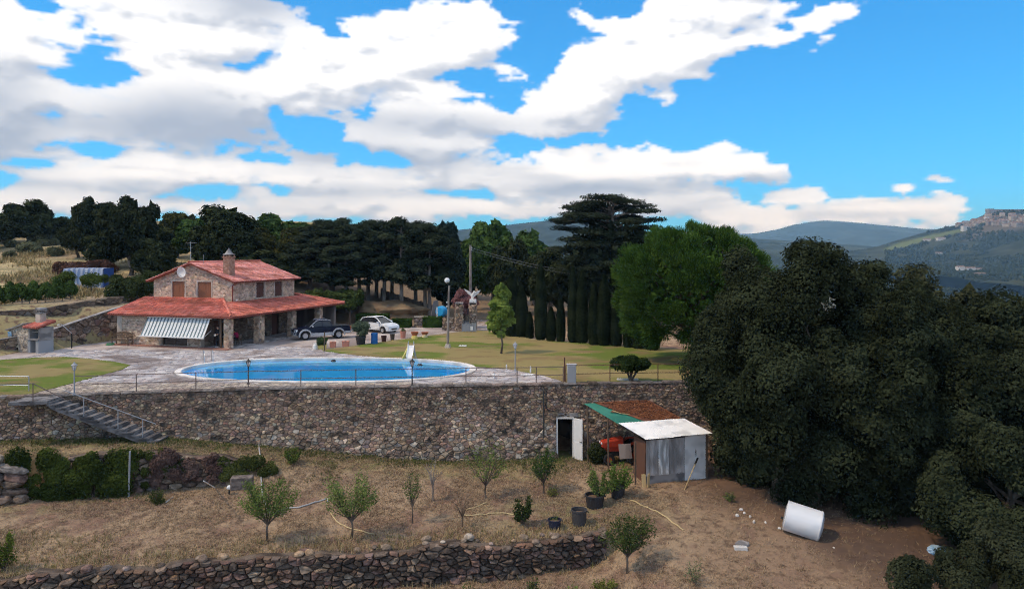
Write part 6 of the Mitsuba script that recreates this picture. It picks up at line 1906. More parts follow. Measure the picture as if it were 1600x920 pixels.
def limbs(r, base, top, ce, n, r0, sides=7):
    """Trunk from base to top with limbs out to some of the lobes."""
    base, top = np.asarray(base, float), np.asarray(top, float)
    m = []
    t_ = np.linspace(0, 1, 6)[:, None]
    bend = r.normal(0, .04, (6, 3)) * np.linalg.norm(top - base) * np.sin(np.pi * t_)
    tr_ = base + (top - base) * t_ + bend * [1, 1, 0]
    m.append(tube(tr_, r0 * np.array([1.45, 1.05, .95, .88, .8, .55]), 9))
    for c in ce[r.permutation(len(ce))[:n]]:
        s = tr_[r.integers(2, 6)]
        mid = (s + c) / 2 + r.normal(0, .08, 3) * np.linalg.norm(c - s) + [0, 0, -.05 * np.linalg.norm(c - s)]
        m.append(tube([s, mid, c], [r0 * .42, r0 * .26, r0 * .08], sides))
    return bone(m)


def base_z(x, y):
    return gz(x, y) - .1


ply_cache = {}


def plant_tree(name, label, cat, key, make, M, group=None, bark='bark_mat', many=False):
    """make(rng) -> (crown arrays, trunk mesh); the shapes are written once per key and placed by M (as instances where many)."""
    if key not in ply_cache:
        (V_, F_, C_), trunk = make(np.random.default_rng(hash_(key)))
        ply_cache[key] = (mikit.ply((V_, F_), leaf_of(C_, not many)), mikit.ply(trunk, bark, smooth=50) if trunk is not None else None)
        if many:
            scene[f'kind_{key}'] = {'type': 'shapegroup', 'crown': ply_cache[key][0], 'trunk': ply_cache[key][1]}
    k = thing(name, label, cat, group)
    if many:
        scene[k] = {'type': 'instance', 'to_world': T(np.asarray(M, float)), 'kind': {'type': 'ref', 'id': f'kind_{key}'}}
        return k
    cs, ts = ply_cache[key]
    put('crown' if ts is not None or name.endswith('tree') else 'foliage', None, None, k, shape=cs, M=M)
    if ts is not None:
        put('trunk', None, None, k, shape=ts, M=M)
    return k


def hash_(s):
    h = 0
    for ch in s:
        h = (h * 131 + ord(ch)) % 1000003
    return h


OAK0, OAK1 = (.014, .020, .010), (.054, .068, .036)
DARK0, DARK1 = (.015, .023, .011), (.066, .080, .036)
GRN0, GRN1 = (.030, .062, .016), (.10, .16, .045)
PINE0, PINE1 = (.013, .021, .014), (.056, .074, .046)


def mk_broad(R, nl, rl, n, leaf, c0, c1, h, r0=.2, trunk_n=12, **kw):
    def make(r):
        V_, F_, C_, ce, rad = crown(r, R, nl, rl, n, leaf, c0, c1, **kw)
        V_ = V_ + [0, 0, h]
        return (V_, F_, C_), limbs(r, [0, 0, -.2], [0, 0, h - R[2] * .25], ce + [0, 0, h], trunk_n, r0)
    return make


# near holm oaks at the right
def oak(label, x, y, top, R, key, n, nl=80, rl=(.7, 1.75), trunk_at=None, leaf=.165, c0=OAK0, c1=OAK1):
    zb = base_z(x, y)

    def make(r):
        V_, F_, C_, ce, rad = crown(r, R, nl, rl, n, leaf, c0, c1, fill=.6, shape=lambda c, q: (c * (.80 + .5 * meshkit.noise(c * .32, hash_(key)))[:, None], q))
        zc_ = top - R[2] - zb
        V_ = V_ + [0, 0, zc_]
        tr_ = []
        for k_, (dx, dy) in enumerate(trunk_at or ((0, 0),)):
            tr_.append(limbs(r, [dx, dy, gz(x + dx, y + dy) - zb - .3], [dx * .4, dy * .4, zc_ + .3], ce + [0, 0, zc_], 9, .24 - .04 * (k_ % 2)))
        return (V_, F_, C_), bone(tr_)
    return plant_tree('holm_oak_tree', label, 'tree', key, make, mat(x, y, zb), bark='bark_mat')


oak('big dark holm oak directly right of the shed', 14.5, 36.6, 8.7, (5.0, 4.2, 6.7), 'oakA', 150000, nl=100, trunk_at=((-1.0, .6), (-.3, 1.4), (.3, -.9)))
oak('broad dark holm oak right of the one beside the shed', 19.6, 37.2, 8.2, (5.4, 4.4, 6.7), 'oakB', 130000, nl=100, trunk_at=((-.4, -1.6), (1.5, .5)))
oak('dark holm oak standing at the right edge of the picture', 25.6, 36.6, 6.5, (5.2, 4.4, 5.8), 'oakC', 105000, trunk_at=((-1.0, 0), (1, 1)))
oak('slim dark oak in front of the umbrella pine at the left of the big oaks', 12.4, 39.6, 7.5, (2.9, 2.4, 5.6), 'oakI', 60000, nl=60, rl=(.55, 1.2), trunk_at=((.3, -.4),))
oak('dark oak wedged between the two broad right hand oaks', 16.9, 34.8, 6.2, (3.6, 2.8, 5.2), 'oakH', 70000, nl=60, rl=(.6, 1.4), trunk_at=((0, 1.5),))
oak('dark leafy oak filling the gap behind the white tank', 18.6, 39.2, 2.0, (4.6, 2.6, 4.4), 'oakG', 45000, nl=60, rl=(.6, 1.3), c0=DARK0, c1=DARK1, trunk_at=((0, 0),))
oak('lower dark oak in front of the two right hand oaks', 21.6, 31.6, 1.2, (4.3, 3.0, 4.3), 'oakD', 80000, nl=60, rl=(.6, 1.2), c0=DARK0, c1=OAK1, trunk_at=((0, 0),))
oak('distant paler oak crown showing over the right hand oaks', 30.0, 52, 6.2, (5.5, 5, 6.0), 'oakE', 30000, leaf=.3, c1=(.085, .09, .045))
oak('second distant oak crown at the far right behind the oaks', 37.5, 56, 4.6, (6.5, 5, 6.0), 'oakF', 30000, leaf=.3, c1=(.085, .09, .045))
for k, (u, v, y, rx, rz, lab) in enumerate(((1425, 905, 27.5, .9, .8, 'low dark bush at the bottom edge left of the blue sheet'), (1500, 893, 28.2, 1.1, .9, 'grey green bush at the bottom edge below the blue sheet'),
                                             (1560, 860, 28.6, 1.4, 1.6, 'tall dark bush at the lower right corner'), (1608, 905, 27, 1.2, 1.2, 'dark bush cut by the lower right corner'), (1385, 850, 34, .7, .9, 'slim dark bush behind the dry slope left of the blue sheet'))):
    p = pt(u, v, y)
    plant_tree('bush', lab, 'bush', f'bush{k}', mk_broad((rx, rx, rz), 26, (.3, .55), 9000, .12, (.02, .028, .014), (.06, .07, .04), 0.0, .05, 6), mat(p[0], p[1], p[2]))


for k, (x, y, r_, lab) in enumerate(((12.9, 40.6, 1.2, 'dark undergrowth bush right behind the shed corner'), (13.6, 39.0, 1.5, 'dark undergrowth bush behind the left oak trunks'), (15.4, 38.0, 1.3, 'dark undergrowth bush straight behind the upper end of the white tank'), (17.6, 35.9, 1.3, 'dark undergrowth bush right of the white tank'),
                                     (19.6, 35.0, 1.6, 'dark undergrowth bush far right of the white tank'), (22.3, 34.6, 1.7, 'dark undergrowth bush behind the blue plastic sheet'), (25.0, 34.4, 1.8, 'dark undergrowth bush at the right picture edge'))):
    plant_tree('undergrowth_bush', lab, 'bush', f'ug{k % 2}', mk_broad((1.25, 1.0, .95), 30, (.3, .55), 9000, .15, DARK0, (.04, .05, .028), .7, .05, 6), mat(x, y, gz(x, y), rz=47 * k, s=(r_, r_, r_ * 1.15)))

# umbrella pine on the terrace edge
def mk_stone_pine(r):
    R = np.array([6.1, 5.6, 5.2])
    nl = 240
    d = ball(r, nl * 2)
    d = d[d[:, 2] > -.9][:nl]
    rad = r.uniform(.42, .85, len(d))
    ce = d * (R * r.uniform(.84, 1.0, (len(d), 1)) - .5)
    Ps, Ns, Al, Cs = [], [], [], []
    n = 105000
    k = r.integers(0, len(ce), n)
    dd = ball(r, n)
    dd[:, 2] = np.abs(dd[:, 2]) * np.where(r.random(n) < .75, 1, -1)
    P_ = ce[k] + dd * (rad[k] * r.uniform(.45, 1.1, n))[:, None] * [.95, .95, 1.05]
    tone = r.uniform(0, 1, len(ce))[k]
    w = np.clip(tone * .5 + r.uniform(0, .6, n), 0, 1)[:, None]
    col = np.array([.022, .060, .011]) * (1 - w) + np.array([.095, .168, .034]) * w
    V_, F_, C_ = leaf_mesh(r, P_, ball(r, n), .30, col, .17, along=unit(d[k] * .8 + dd * .4 + [0, 0, .45]))
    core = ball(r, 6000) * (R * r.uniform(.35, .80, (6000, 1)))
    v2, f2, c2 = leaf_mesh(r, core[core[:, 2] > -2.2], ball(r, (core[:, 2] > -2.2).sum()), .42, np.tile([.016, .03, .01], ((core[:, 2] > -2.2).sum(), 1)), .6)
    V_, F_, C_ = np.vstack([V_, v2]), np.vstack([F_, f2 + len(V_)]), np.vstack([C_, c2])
    return (V_ + [0, 0, 5.3], F_, C_), limbs(r, [0, 0, -.2], [.3, 0, 4.0], ce[ce[:, 2] > -1] + [0, 0, 5.3], 22, .3)


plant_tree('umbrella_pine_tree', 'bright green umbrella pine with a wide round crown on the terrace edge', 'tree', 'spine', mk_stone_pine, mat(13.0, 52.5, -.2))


# cedar with layered boughs
def mk_cedar(r):
    Ps, Ns, Cs = [], [], []
    wood = [tube([[0, 0, -.2], [.2, 0, 5], [.1, .1, 10], [-.5, 0, 13.6]], [.5, .42, .28, .08], 9)]
    for t_ in range(60):
        f = r.uniform(0, 1)
        z = 3.2 + 10.6 * f ** .9
        L = np.interp(f, [0, .25, .6, .85, 1], [3.4, 6.4, 6.0, 4.6, 2.4]) * r.uniform(.75, 1.05)
        an = r.uniform(0, 2 * np.pi)
        dv_ = np.array([math.cos(an), math.sin(an), .10])
        end = np.array([0, 0, z]) + dv_ * L
        wood.append(tube([[0, 0, z - .5], np.array([0, 0, z]) + dv_ * L * .5, end], [.13, .08, .03], 5))
        for q_ in range(5):
            c = np.array([0, 0, z]) + dv_ * L * r.uniform(.45, 1.0) + r.normal(0, .45, 3) * [1, 1, .2]
            m_ = 260
            dd = ball(r, m_)
            Ps.append(c + dd * np.array([1.15, 1.15, .34]) * r.uniform(.35, 1.0, (m_, 1)))
            Ns.append(unit(dd * [.4, .4, 1] + [0, 0, .7]))
            w = r.uniform(0, 1, (m_, 1)) * r.uniform(.3, 1)
            Cs.append(np.array(PINE0) * (1 - w) + np.array([.060, .076, .044]) * w)
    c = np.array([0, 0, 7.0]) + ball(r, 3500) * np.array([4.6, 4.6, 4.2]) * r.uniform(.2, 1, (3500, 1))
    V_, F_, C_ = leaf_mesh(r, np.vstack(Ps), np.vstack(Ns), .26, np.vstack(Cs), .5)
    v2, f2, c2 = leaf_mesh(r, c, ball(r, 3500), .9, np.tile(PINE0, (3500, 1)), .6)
    return (np.vstack([V_, v2]), np.vstack([F_, f2 + len(V_)]), np.vstack([C_, c2])), bone(wood)


p = pt(958, 500, 82)
plant_tree('cedar_tree', 'tall dark cedar with flat layered boughs rising above the cypress row', 'tree', 'cedar', mk_cedar, mat(p[0], p[1], base_z(p[0], p[1]), s=(1.22, 1.1, 1.02)))


# cypresses along the lawn
def mk_cypress(r):
    n = 7000
    z = r.uniform(0, 1, n)
    prof = np.interp(z, [0, .06, .3, .6, .85, 1], [.55, .9, 1.0, .85, .5, .06])
    an = r.uniform(0, 2 * np.pi, n)
    rr_ = prof * r.uniform(.6, 1.06, n) * (1 + .22 * (meshkit.noise(np.stack([np.cos(an) * 2, np.sin(an) * 2, z * 14], -1), 3) - .5))
    P_ = np.stack([rr_ * np.cos(an), rr_ * np.sin(an), z], -1)
    w = r.uniform(0, 1, (n, 1))
    col = np.array([.009, .016, .009]) * (1 - w) + np.array([.032, .042, .02]) * w
    N_ = np.stack([np.cos(an), np.sin(an), an * 0 + .3], -1)
    a = unit(N_ + r.normal(0, .4, (n, 3)))
    V_ = []
    up = np.stack([np.cos(an) * .18, np.sin(an) * .18, np.full(n, .07)], -1) * r.uniform(.6, 1.4, (n, 1))
    sd_ = np.stack([-np.sin(an), np.cos(an), an * 0], -1) * .13
    V_ = np.stack([P_ - up * .5, P_ + sd_, P_ + up, P_ - sd_], 1).reshape(-1, 3)
    b = np.arange(n) * 4
    return (V_, np.vstack([np.stack([b, b + 1, b + 2], 1), np.stack([b, b + 2, b + 3], 1)]), np.repeat(col, 4, 0)), tube([[0, 0, -.04], [0, 0, .5]], [.25, .1], 7)


ORD = 'first second third fourth fifth sixth seventh eighth ninth tenth eleventh twelfth thirteenth fourteenth fifteenth sixteenth'.split()
cyp = [(800, 527, 432, .8), (815, 528, 452, .7), (828, 530, 490, .42), (845.5, 533, 418, .62), (862, 535, 483, .5), (877, 536, 466, .45), (897, 537, 424, .55), (911, 538, 430, .62), (930, 541, 448, .58), (946, 542, 436, .68), (965, 543, 470, .55), (985, 545, 478, .55), (1003, 547, 470, .7), (1022, 549, 480, .7), (780, 524, 440, .8)]
for k, (u, vb, vt, w) in enumerate(cyp):
    q = at(u, vb, 0)
    h = (vb - vt) * q[1] / 1140
    lab = 'tall slender cypress standing alone against the dark woods left in the row' if u == 845.5 else 'smallest cypress at the left end of the row' if u == 828 else f'slim dark cypress, {ORD[sorted(range(len(cyp)), key=lambda i_: cyp[i_][0]).index(k)]} from the left in the row along the lawn'
    plant_tree('cypress_tree', lab, 'tree', 'cyp', mk_cypress, mat(q[0], q[1] + .8, -.05, rz=37 * k, s=(w * .88, w * .88, h)), None if 'row along' not in lab else 'cypresses along the lawn', many=True)


# young tree on the lawn
def mk_young(r):
    V_, F_, C_, ce, rad = crown(r, (1.25, 1.25, 2.1), 60, (.16, .42), 9500, .17, (.08, .13, .02), (.27, .35, .09), fill=.25,
                                shape=lambda c, q: (c * np.array([1, 1, 1]) * np.stack([np.interp(c[:, 2], [-2, -1, .5, 2.1], [.75, 1.05, .8, .32])] * 2 + [np.ones(len(c))], -1) * (.72 + .62 * meshkit.noise(c * 1.3, 5))[:, None], q))
    return (V_ + [0, 0, 3.35], F_, C_), limbs(r, [0, 0, -.1], [0, 0, 4.2], ce + [0, 0, 3.35], 12, .07)


q = at(783, 552, .05)
plant_tree('young_tree', 'young bright green tree with thin trunk alone on the lawn', 'tree', 'young', mk_young, mat(q[0], q[1], .03, s=1.0))
p = pt(728, 468, 79)
plant_tree('burgundy_tree', 'round tree with burgundy leaves above the gate', 'tree', 'plum', mk_broad((1.5, 1.4, 1.5), 34, (.3, .6), 6500, .2, (.09, .035, .04), (.34, .17, .17), 3.6, .1), mat(p[0], 76.5, p[2] - 3.75))

# background trees
def mk_pine(r):
    P_, N_, C_ = [], [], []
    wood = [tube([[0, 0, -.3], [.1, 0, 4], [.05, .1, 9.4]], [.24, .2, .07], 7)]
    for t_ in range(40):
        f = r.uniform(0, 1)
        z = 3.6 + 6.4 * f
        L = np.interp(f, [0, .3, .8, 1], [2.2, 3.1, 2.4, .9]) * r.uniform(.5, 1.05)
        an = r.uniform(0, 2 * np.pi)
        c = np.array([math.cos(an) * L, math.sin(an) * L, z + .1 * L])
        wood.append(tube([[0, 0, z - .3], c], [.06, .02], 4))
        m_ = 330
        dd = ball(r, m_)
        P_.append(c + dd * np.array([1.05, 1.05, .5]) * r.uniform(.3, 1.0, (m_, 1)))
        N_.append(unit(dd + [0, 0, .5]))
        w = r.uniform(0, 1, (m_, 1)) * r.uniform(.2, 1)
        C_.append(np.array(PINE0) * (1 - w) + np.array([.060, .076, .044]) * w)
    V_, F_, C2 = leaf_mesh(r, np.vstack(P_), np.vstack(N_), .34, np.vstack(C_), .5)
    return (V_, F_, C2), bone(wood)


mk_bg = {
    'bgA': mk_broad((4.2, 4.2, 4.4), 60, (.8, 1.6), 15000, .42, DARK0, DARK1, 5.6, .3, 10, fill=.9),
    'bgB': mk_broad((4.6, 4.4, 3.8), 70, (.7, 1.5), 15000, .42, DARK0, (.042, .05, .026), 5.8, .3, 10, fill=.9),
    'bgG': mk_broad((3.8, 3.8, 4.4), 60, (.7, 1.4), 14000, .42, GRN0, GRN1, 5.4, .28, 10, fill=.8),
    'bgO': mk_broad((3.8, 3.8, 4.6), 56, (.7, 1.4), 14000, .42, (.035, .04, .012), (.085, .085, .03), 5.4, .28, 10, fill=.8),
    'bgS': mk_broad((2.6, 2.6, 5.2), 60, (.6, 1.2), 13000, .4, (.018, .03, .022), (.05, .07, .055), 5.6, .25, 10, fill=.8),
}
GRP = {k: {'bgA': 'dark oaks behind the house', 'bgB': 'dark trees on the wooded slope', 'bgG': 'green trees behind the lawn', 'bgO': 'olive green trees in the woods', 'bgS': None, 'pine': 'pines of the grove'}[k] for k in ('bgA', 'bgB', 'bgG', 'bgO', 'bgS', 'pine')}
special = {0: 'big dark oak with an uneven crown left of the house behind the blue tarp', 6: 'broad dark oak directly behind the house roof', 7: 'lighter green tree at the left of the pine grove above the house roof'}
BG = [(205, 307, 92, 7.6, 'bgB'), (150, 309, 102, 7.0, 'bgB'), (45, 311, 125, 9, 'bgA'), (5, 330, 128, 8, 'bgA'), (95, 338, 130, 8, 'bgA'), (278, 328, 108, 6.5, 'bgO'), (347, 320, 92, 9.6, 'bgA'), (425, 332, 104, 6.5, 'bgG'), (395, 352, 98, 7, 'bgO'),
      (470, 350, 92, 6.5, 'bgO'), (455, 345, 112, 9, 'bgG'), (695, 346, 92, 5.0, 'bgS'), (770, 342, 112, 8.5, 'bgG'), (832, 357, 108, 7, 'bgG'), (742, 366, 100, 6, 'bgG'), (800, 372, 94, 6.5, 'bgA'), (858, 385, 92, 7, 'bgA'), (728, 372, 118, 8, 'bgO'),
      (245, 352, 100, 7, 'bgA'), (310, 340, 100, 6.5, 'bgG'), (240, 372, 88, 6, 'bgA'), (170, 352, 98, 7, 'bgA'), (122, 348, 108, 6, 'bgB'), (500, 350, 118, 9, 'bgO'), (560, 352, 122, 9, 'bgB'), (625, 352, 122, 9, 'bgB'), (680, 356, 118, 9, 'bgB'),
      (1010, 400, 92, 8, 'bgA'), (900, 398, 96, 8, 'bgA'), (1060, 420, 84, 8, 'bgA'), (1000, 372, 110, 9, 'bgB'), (1090, 385, 100, 9, 'bgB'), (610, 341, 118, 4, 'bgO'), (-30, 335, 118, 9, 'bgA'), (455, 398, 86, 6.5, 'bgA'), (410, 390, 90, 7, 'bgA')]
def spot_of(u):
    return next(t_ for m_, t_ in ((128, 'on the dry hillside crest'), (262, 'above the blue tarpaulin'), (335, 'behind the front gable'), (470, 'behind the chimney'), (600, 'behind the car port'), (705, 'behind the board fence'),
                                  (765, 'behind the gate'), (845, 'behind the young lawn tree'), (1005, 'around the cedar'), (2000, 'behind the umbrella pine')) if u < m_)


def bg_label(kind, rows, i):
    """Kind, landmark and, among its like there, the order from the left."""
    same = sorted([r_ for r_ in rows if r_[1] == rows[i][1] and spot_of(r_[0]) == spot_of(rows[i][0])])
    n_ = same.index(rows[i])
    return f'{kind} {spot_of(rows[i][0])}' + (f', {ORD[n_]} of {len(same)} from the left' if len(same) > 1 else '')


KINDS = {'bgA': 'dark round evergreen oak', 'bgB': 'dark spreading evergreen tree', 'bgG': 'mid green leafy tree', 'bgO': 'olive green tree', 'bgS': 'narrow blue grey tree', 'pine': 'dark bare stemmed pine'}
bg_rows = [(r_[0], r_[4], r_[2]) for r_ in BG]
for k, (u, vt, y, w, key) in enumerate(BG):
    p = pt(u, vt, y)
    zb = base_z(p[0], y)
    h = max(p[2] - zb, 3.0)
    hh = {'bgA': 10, 'bgB': 9.6, 'bgG': 9.8, 'bgO': 10, 'bgS': 10.8}[key]
    ww = {'bgA': 8.4, 'bgB': 9.2, 'bgG': 7.6, 'bgO': 7.6, 'bgS': 5.2}[key]
    plant_tree('woodland_tree', special.get(k, bg_label(KINDS[key], bg_rows, k)), 'tree', key, mk_bg[key], mat(p[0], y, zb, rz=53 * k, s=(w / ww, w / ww, h / hh)), GRP[key] if k not in special else None, many=True)
pines = [(500, 344, 92), (520, 347, 88), (541, 342, 90), (562, 350, 86), (575, 345, 88), (588, 348, 91), (600, 346, 86), (628, 341, 84), (650, 347, 90), (664, 350, 86), (612, 352, 92), (540, 372, 84), (515, 372, 85), (672, 366, 84), (484, 362, 88)]
for k, (u, vt, y) in enumerate(pines):
    p = pt(u, vt, y)
    zb = base_z(p[0], y)
    plant_tree('pine_tree', bg_label(KINDS['pine'], [(r_[0], 'pine', r_[2]) for r_ in pines], k), 'tree', 'pine', mk_pine, mat(p[0], y, zb, rz=71 * k, s=(1.05, 1.05, (p[2] - zb) / 10.3)), GRP['pine'], bark='pale_bark_mat', many=True)

# hedges, shrubs and creepers
def mass(r, outline_fn, n, leaf, c0, c1, aspect=.6, up=.4):
    P_, N_ = outline_fn(r, n)
    w = np.clip(meshkit.noise(P_ * 1.3, 2)[:, None] * .8 + r.uniform(-.2, .5, (len(P_), 1)), 0, 1)
    col = (np.asarray(c0) * (1 - w) + np.asarray(c1) * w) * r.uniform(.75, 1.25, (len(P_), 1))
    return leaf_mesh(r, P_, unit(N_ + [0, 0, up]), leaf, col, aspect)


def box_mass(sx, sy, sz, rough=.12):
    def f(r, n):
        q = r.uniform(-1, 1, (n, 3))
        ax = r.choice(3, n, p=np.array([sy * sz, sx * sz, sx * sy * 1.4]) / (sy * sz + sx * sz + sx * sy * 1.4))
        s = np.sign(r.uniform(-1, 1, n))
        q[np.arange(n), ax] = s * (1 - np.abs(r.normal(0, .12, n)))
        N_ = np.zeros((n, 3))
        N_[np.arange(n), ax] = s
        P_ = q * [sx, sy, sz]
        return P_ + N_ * ((meshkit.fbm(P_ * 1.6, 3, seed=4) - .5) * 3 * rough)[:, None], N_
    return f


def foliage_thing(name, label, cat, arr, M, core=None, group=None):
    k = thing(name, label, cat, group)
    put('foliage', arr[:2], leaf_of(arr[2]), k, M=M)
    if core is not None:
        put('stems', core, 'bark_mat', k, M=M)
    return k


vr = np.random.default_rng(77)
for lab, u1, u2, vb, vt, y, dpt in (('clipped dark green hedge behind the white car', 612, 641, 517, 499, 76.5, .8), ('clipped dark green hedge in front of the round blue tank', 661, 690, 516, 495, 76.8, .7), ('low green hedge at the foot of the brown mound', 557, 606, 503, 491, 79, .9)):
    a_, b_ = pt(u1, vb, y), pt(u2, vt, y)
    sx, sz = (b_[0] - a_[0]) / 2, (b_[2] - max(a_[2], 0)) / 2
    foliage_thing('hedge', lab, 'hedge', mass(vr, box_mass(sx, dpt, sz), 9000, .18, (.02, .045, .01), (.06, .11, .025)), mat((a_[0] + b_[0]) / 2, y + .5, max(a_[2], 0) + sz), core=box(-sx * .85, sx * .85, -dpt * .8, dpt * .8, -sz, sz * .75))
bt2 = line_wall('hedge_wall', 'low pale stone wall between the two clipped hedges', [(at(640, 517, 0)[0], 76.8), (at(662, 517, 0)[0], 77.0)], [1.1, 1.1], [-.1, -.1], .3, 12, tone=1.2, cope='plaster_mat')
# creeper covered car port behind the house
cp = thing('car_port', 'open car port under a thick green creeper at the far end of the house', 'car port')
cA, cB = pt(452, 500, 80), pt(556, 500, 80)
cx0, cx1 = cA[0] + 2.0, cB[0]
for x in np.linspace(cx0 + .3, cx1 - .25, 4):
    for y in (78.2, 82.6):
        put('post', box(x - .08, x + .08, y - .08, y + .08, -.1, 2.1), 'wood_mat', cp)
put('back_wall', box(cx0, cx1, 82.9, 83.0, -.1, 2.3), 'board_mat', cp)
put('deck', box(cx0, cx1, 77.9, 83.1, 2.12, 2.28), 'wood_mat', cp)
arr = mass(vr, box_mass((cx1 - cx0) / 2 + .25, 2.9, .62, .5), 17000, .26, (.03, .055, .015), (.12, .16, .05))
put('creeper', arr[:2], leaf_of(arr[2]), cp, M=mat((cx0 + cx1) / 2, 80.4, 2.75))
md = trimesh.creation.icosphere(4, 1.0)
md = trimesh.Trimesh(md.vertices * (1 + .8 * (meshkit.fbm(md.vertices * 2.6, 5, seed=3) - .5))[:, None], md.faces, process=False)
p = pt(605, 494, 84)
single('soil_mound', md, 'mound_mat', 'brown earth mound below the board fence', 'mound', smooth=True, M=mat(p[0], p[1], gz(p[0], p[1]) - .2, s=(4.6, 2.6, 1.5)))
bf = thing('board_fence', 'weathered grey board fence on the slope under the pines', 'fence')
fa, fb = pt(596, 462, 91), pt(690, 484, 86)
for k, t_ in enumerate(np.linspace(0, 1, 34)):
    q = fa + (fb - fa) * t_
    z0_ = gz(q[0], q[1])
    ang_ = math.degrees(math.atan2(fb[1] - fa[1], fb[0] - fa[0]))
    put('board', box(-.125, .125, -.02, .02, -.3, max(q[2] - z0_, 1.1) + vr.normal(0, .05), .004), 'board_mat', bf, M=mat(q[0], q[1] + .02 * (k % 2), z0_, rz=ang_))
for t_ in (0, .33, .66, 1):
    q = fa + (fb - fa) * t_
    put('post', box(-.07, .07, .05, .17, -.3, max(q[2] - gz(q[0], q[1]), 1.1) + .1), 'wood_mat', bf, M=mat(q[0], q[1], gz(q[0], q[1]), rz=ang_))
p = pt(204, 473, 70)
plant_tree('garden_shrub', 'dense dark green shrub left of the house roof', 'shrub', 'shrA', mk_broad((2.6, 1.8, 1.6), 40, (.45, .8), 9000, .22, (.018, .03, .01), (.07, .09, .035), 1.2, .1, 8), mat(p[0], p[1], gz(p[0], p[1]) - .2))
p = pt(236, 462, 74)
plant_tree('garden_shrub', 'smaller dark shrub squeezed against the left gable of the house', 'shrub', 'shrB', mk_broad((1.8, 1.5, 1.6), 30, (.45, .7), 6000, .22, (.018, .03, .01), (.07, .09, .035), 1.2, .1, 8), mat(p[0], p[1], gz(p[0], p[1]) - .2))
OP = {}
def pot_plant(M, w, h, name, label, R, n, leaf, c0, c1, lift, key):
    plant_tree(name, label, 'plant', key, mk_broad(R, 18, (R[0] * .3, R[0] * .5), n, leaf, c0, c1, R[2] * .9, .03, 6), M @ mat(0, 0, h * .86 + lift))


pot_plant(*OLEANDER[:3], 'oleander', 'grey green leafy oleander growing in the big black pot', (.85, .75, .8), 3500, .14, (.03, .05, .03), (.12, .16, .11), -.1, 'ole')
pot_plant(*SUCC[:3], 'succulent', 'small plant in the pink terracotta pot', (.22, .22, .2), 500, .09, (.05, .06, .03), (.14, .15, .08), -.02, 'suc')
pot_plant(*BOXPOT[:3], 'round_shrub', 'round dark green shrub at the lawn corner by the thin post', (.5, .5, .42), 2600, .1, (.02, .04, .015), (.07, .11, .045), -.02, 'rsh')
# vines and fruit trees on the upper slope
for k in range(22):
    rowk = k % 2
    t_ = (k // 2) / 10
    u = -18 + 128 * t_ + 6 * rowk
    y = (64.5, 67)[rowk] + 5 * t_
    x = (u - 800) * y / 1140
    plant_tree('grapevine', 'green grapevine in the rows on the upper left slope', 'grapevine', f'vine{k % 3}', mk_broad((.75, .45, .85), 14, (.28, .45), 1800, .17, (.025, .05, .012), (.085, .135, .035), 1.15, .04, 4), mat(x, y, gz(x, y) - .05, rz=40 * k, s=.72 + .25 * ((k * 7) % 3) / 2), 'grapevines on the slope', many=True)
for k, (u, v, y, s_) in enumerate(((100, 446, 76, .95), (142, 447, 78, .9), (160, 440, 84, .6))):
    x = (u - 800) * y / 1140
    plant_tree('fruit_tree', ['small round fruit tree at the end of the vine rows', 'small yellow green fruit tree in front of the blue tarpaulin', 'tiny tree right beside the blue tarpaulin'][k], 'tree', f'fruit{k % 2}', mk_broad((1.3, 1.2, .95), 20, (.35, .6), 3200, .18, (.03, .055, .012), (.12, .16, .04), 1.6, .08, 6), mat(x, y, gz(x, y), s=s_))
tp2 = thing('tarpaulin_shelter', 'low shelter hung with a striped light blue tarpaulin on the left slope', 'shelter')
tq = pt(130, 452, 84)
tz0 = gz(tq[0], 84) - .1
nu = 60
uu = np.linspace(-2.45, 2.45, nu)
rows = []
for zz, oy in ((0, -.35), (.7, -.22), (1.5, -.1), (2.25, 0), (2.32, .25), (2.35, 2.0)):
    rows.append(np.column_stack([uu * (1 - .03 * zz) + 0 * uu, oy + .07 * np.sin(uu * 8 + zz) * (1 - zz / 3) + .02 * np.sin(uu * 21), np.full(nu, zz) - .05 * np.abs(np.sin(uu * 2.2)) * (zz > 2)]))
i, j = np.meshgrid(np.arange(5), np.arange(nu - 1), indexing='ij')
put('tarpaulin', (np.vstack(rows), np.stack([i * nu + j, i * nu + j + 1, (i + 1) * nu + j + 1, (i + 1) * nu + j], -1).reshape(-1, 4)), 'tarp_blue_mat', tp2, M=mat(tq[0], 84, tz0), smooth=True)
put('side_sheet', hull([[2.45, -.3, 0], [2.36, 0, 2.25], [2.40, 2.0, 2.3], [2.47, 2.0, 0], [2.49, -.3, 0], [2.44, 2.0, 2.3]]), 'tarp_dark_mat', tp2, M=mat(tq[0], 84, tz0))
put('frame', bone([tube([[s * 2.3, .15, 0], [s * 2.3, .15, 2.2]], .05, 6) for s in (-1, 1)]), 'wood_mat', tp2, M=mat(tq[0], 84, tz0))
for k, (u, y, rx) in enumerate(((118, 92, 2.6), (142, 93, 2.8), (95, 92.5, 2.0), (160, 94, 2.2))):
    x = (u - 800) * y / 1140
    plant_tree('dry_bramble', 'reddish brown dry bramble behind the blue tarpaulin', 'bramble', 'bramble', mk_broad((1.4, 1, .9), 20, (.4, .6), 3000, .2, (.06, .03, .022), (.12, .065, .05), .7, .05, 6), mat(x, y, gz(x, y) - .1, rz=60 * k, s=(rx / 1.4, 1, 1.2)), 'dry brambles behind the tarpaulin', many=True)
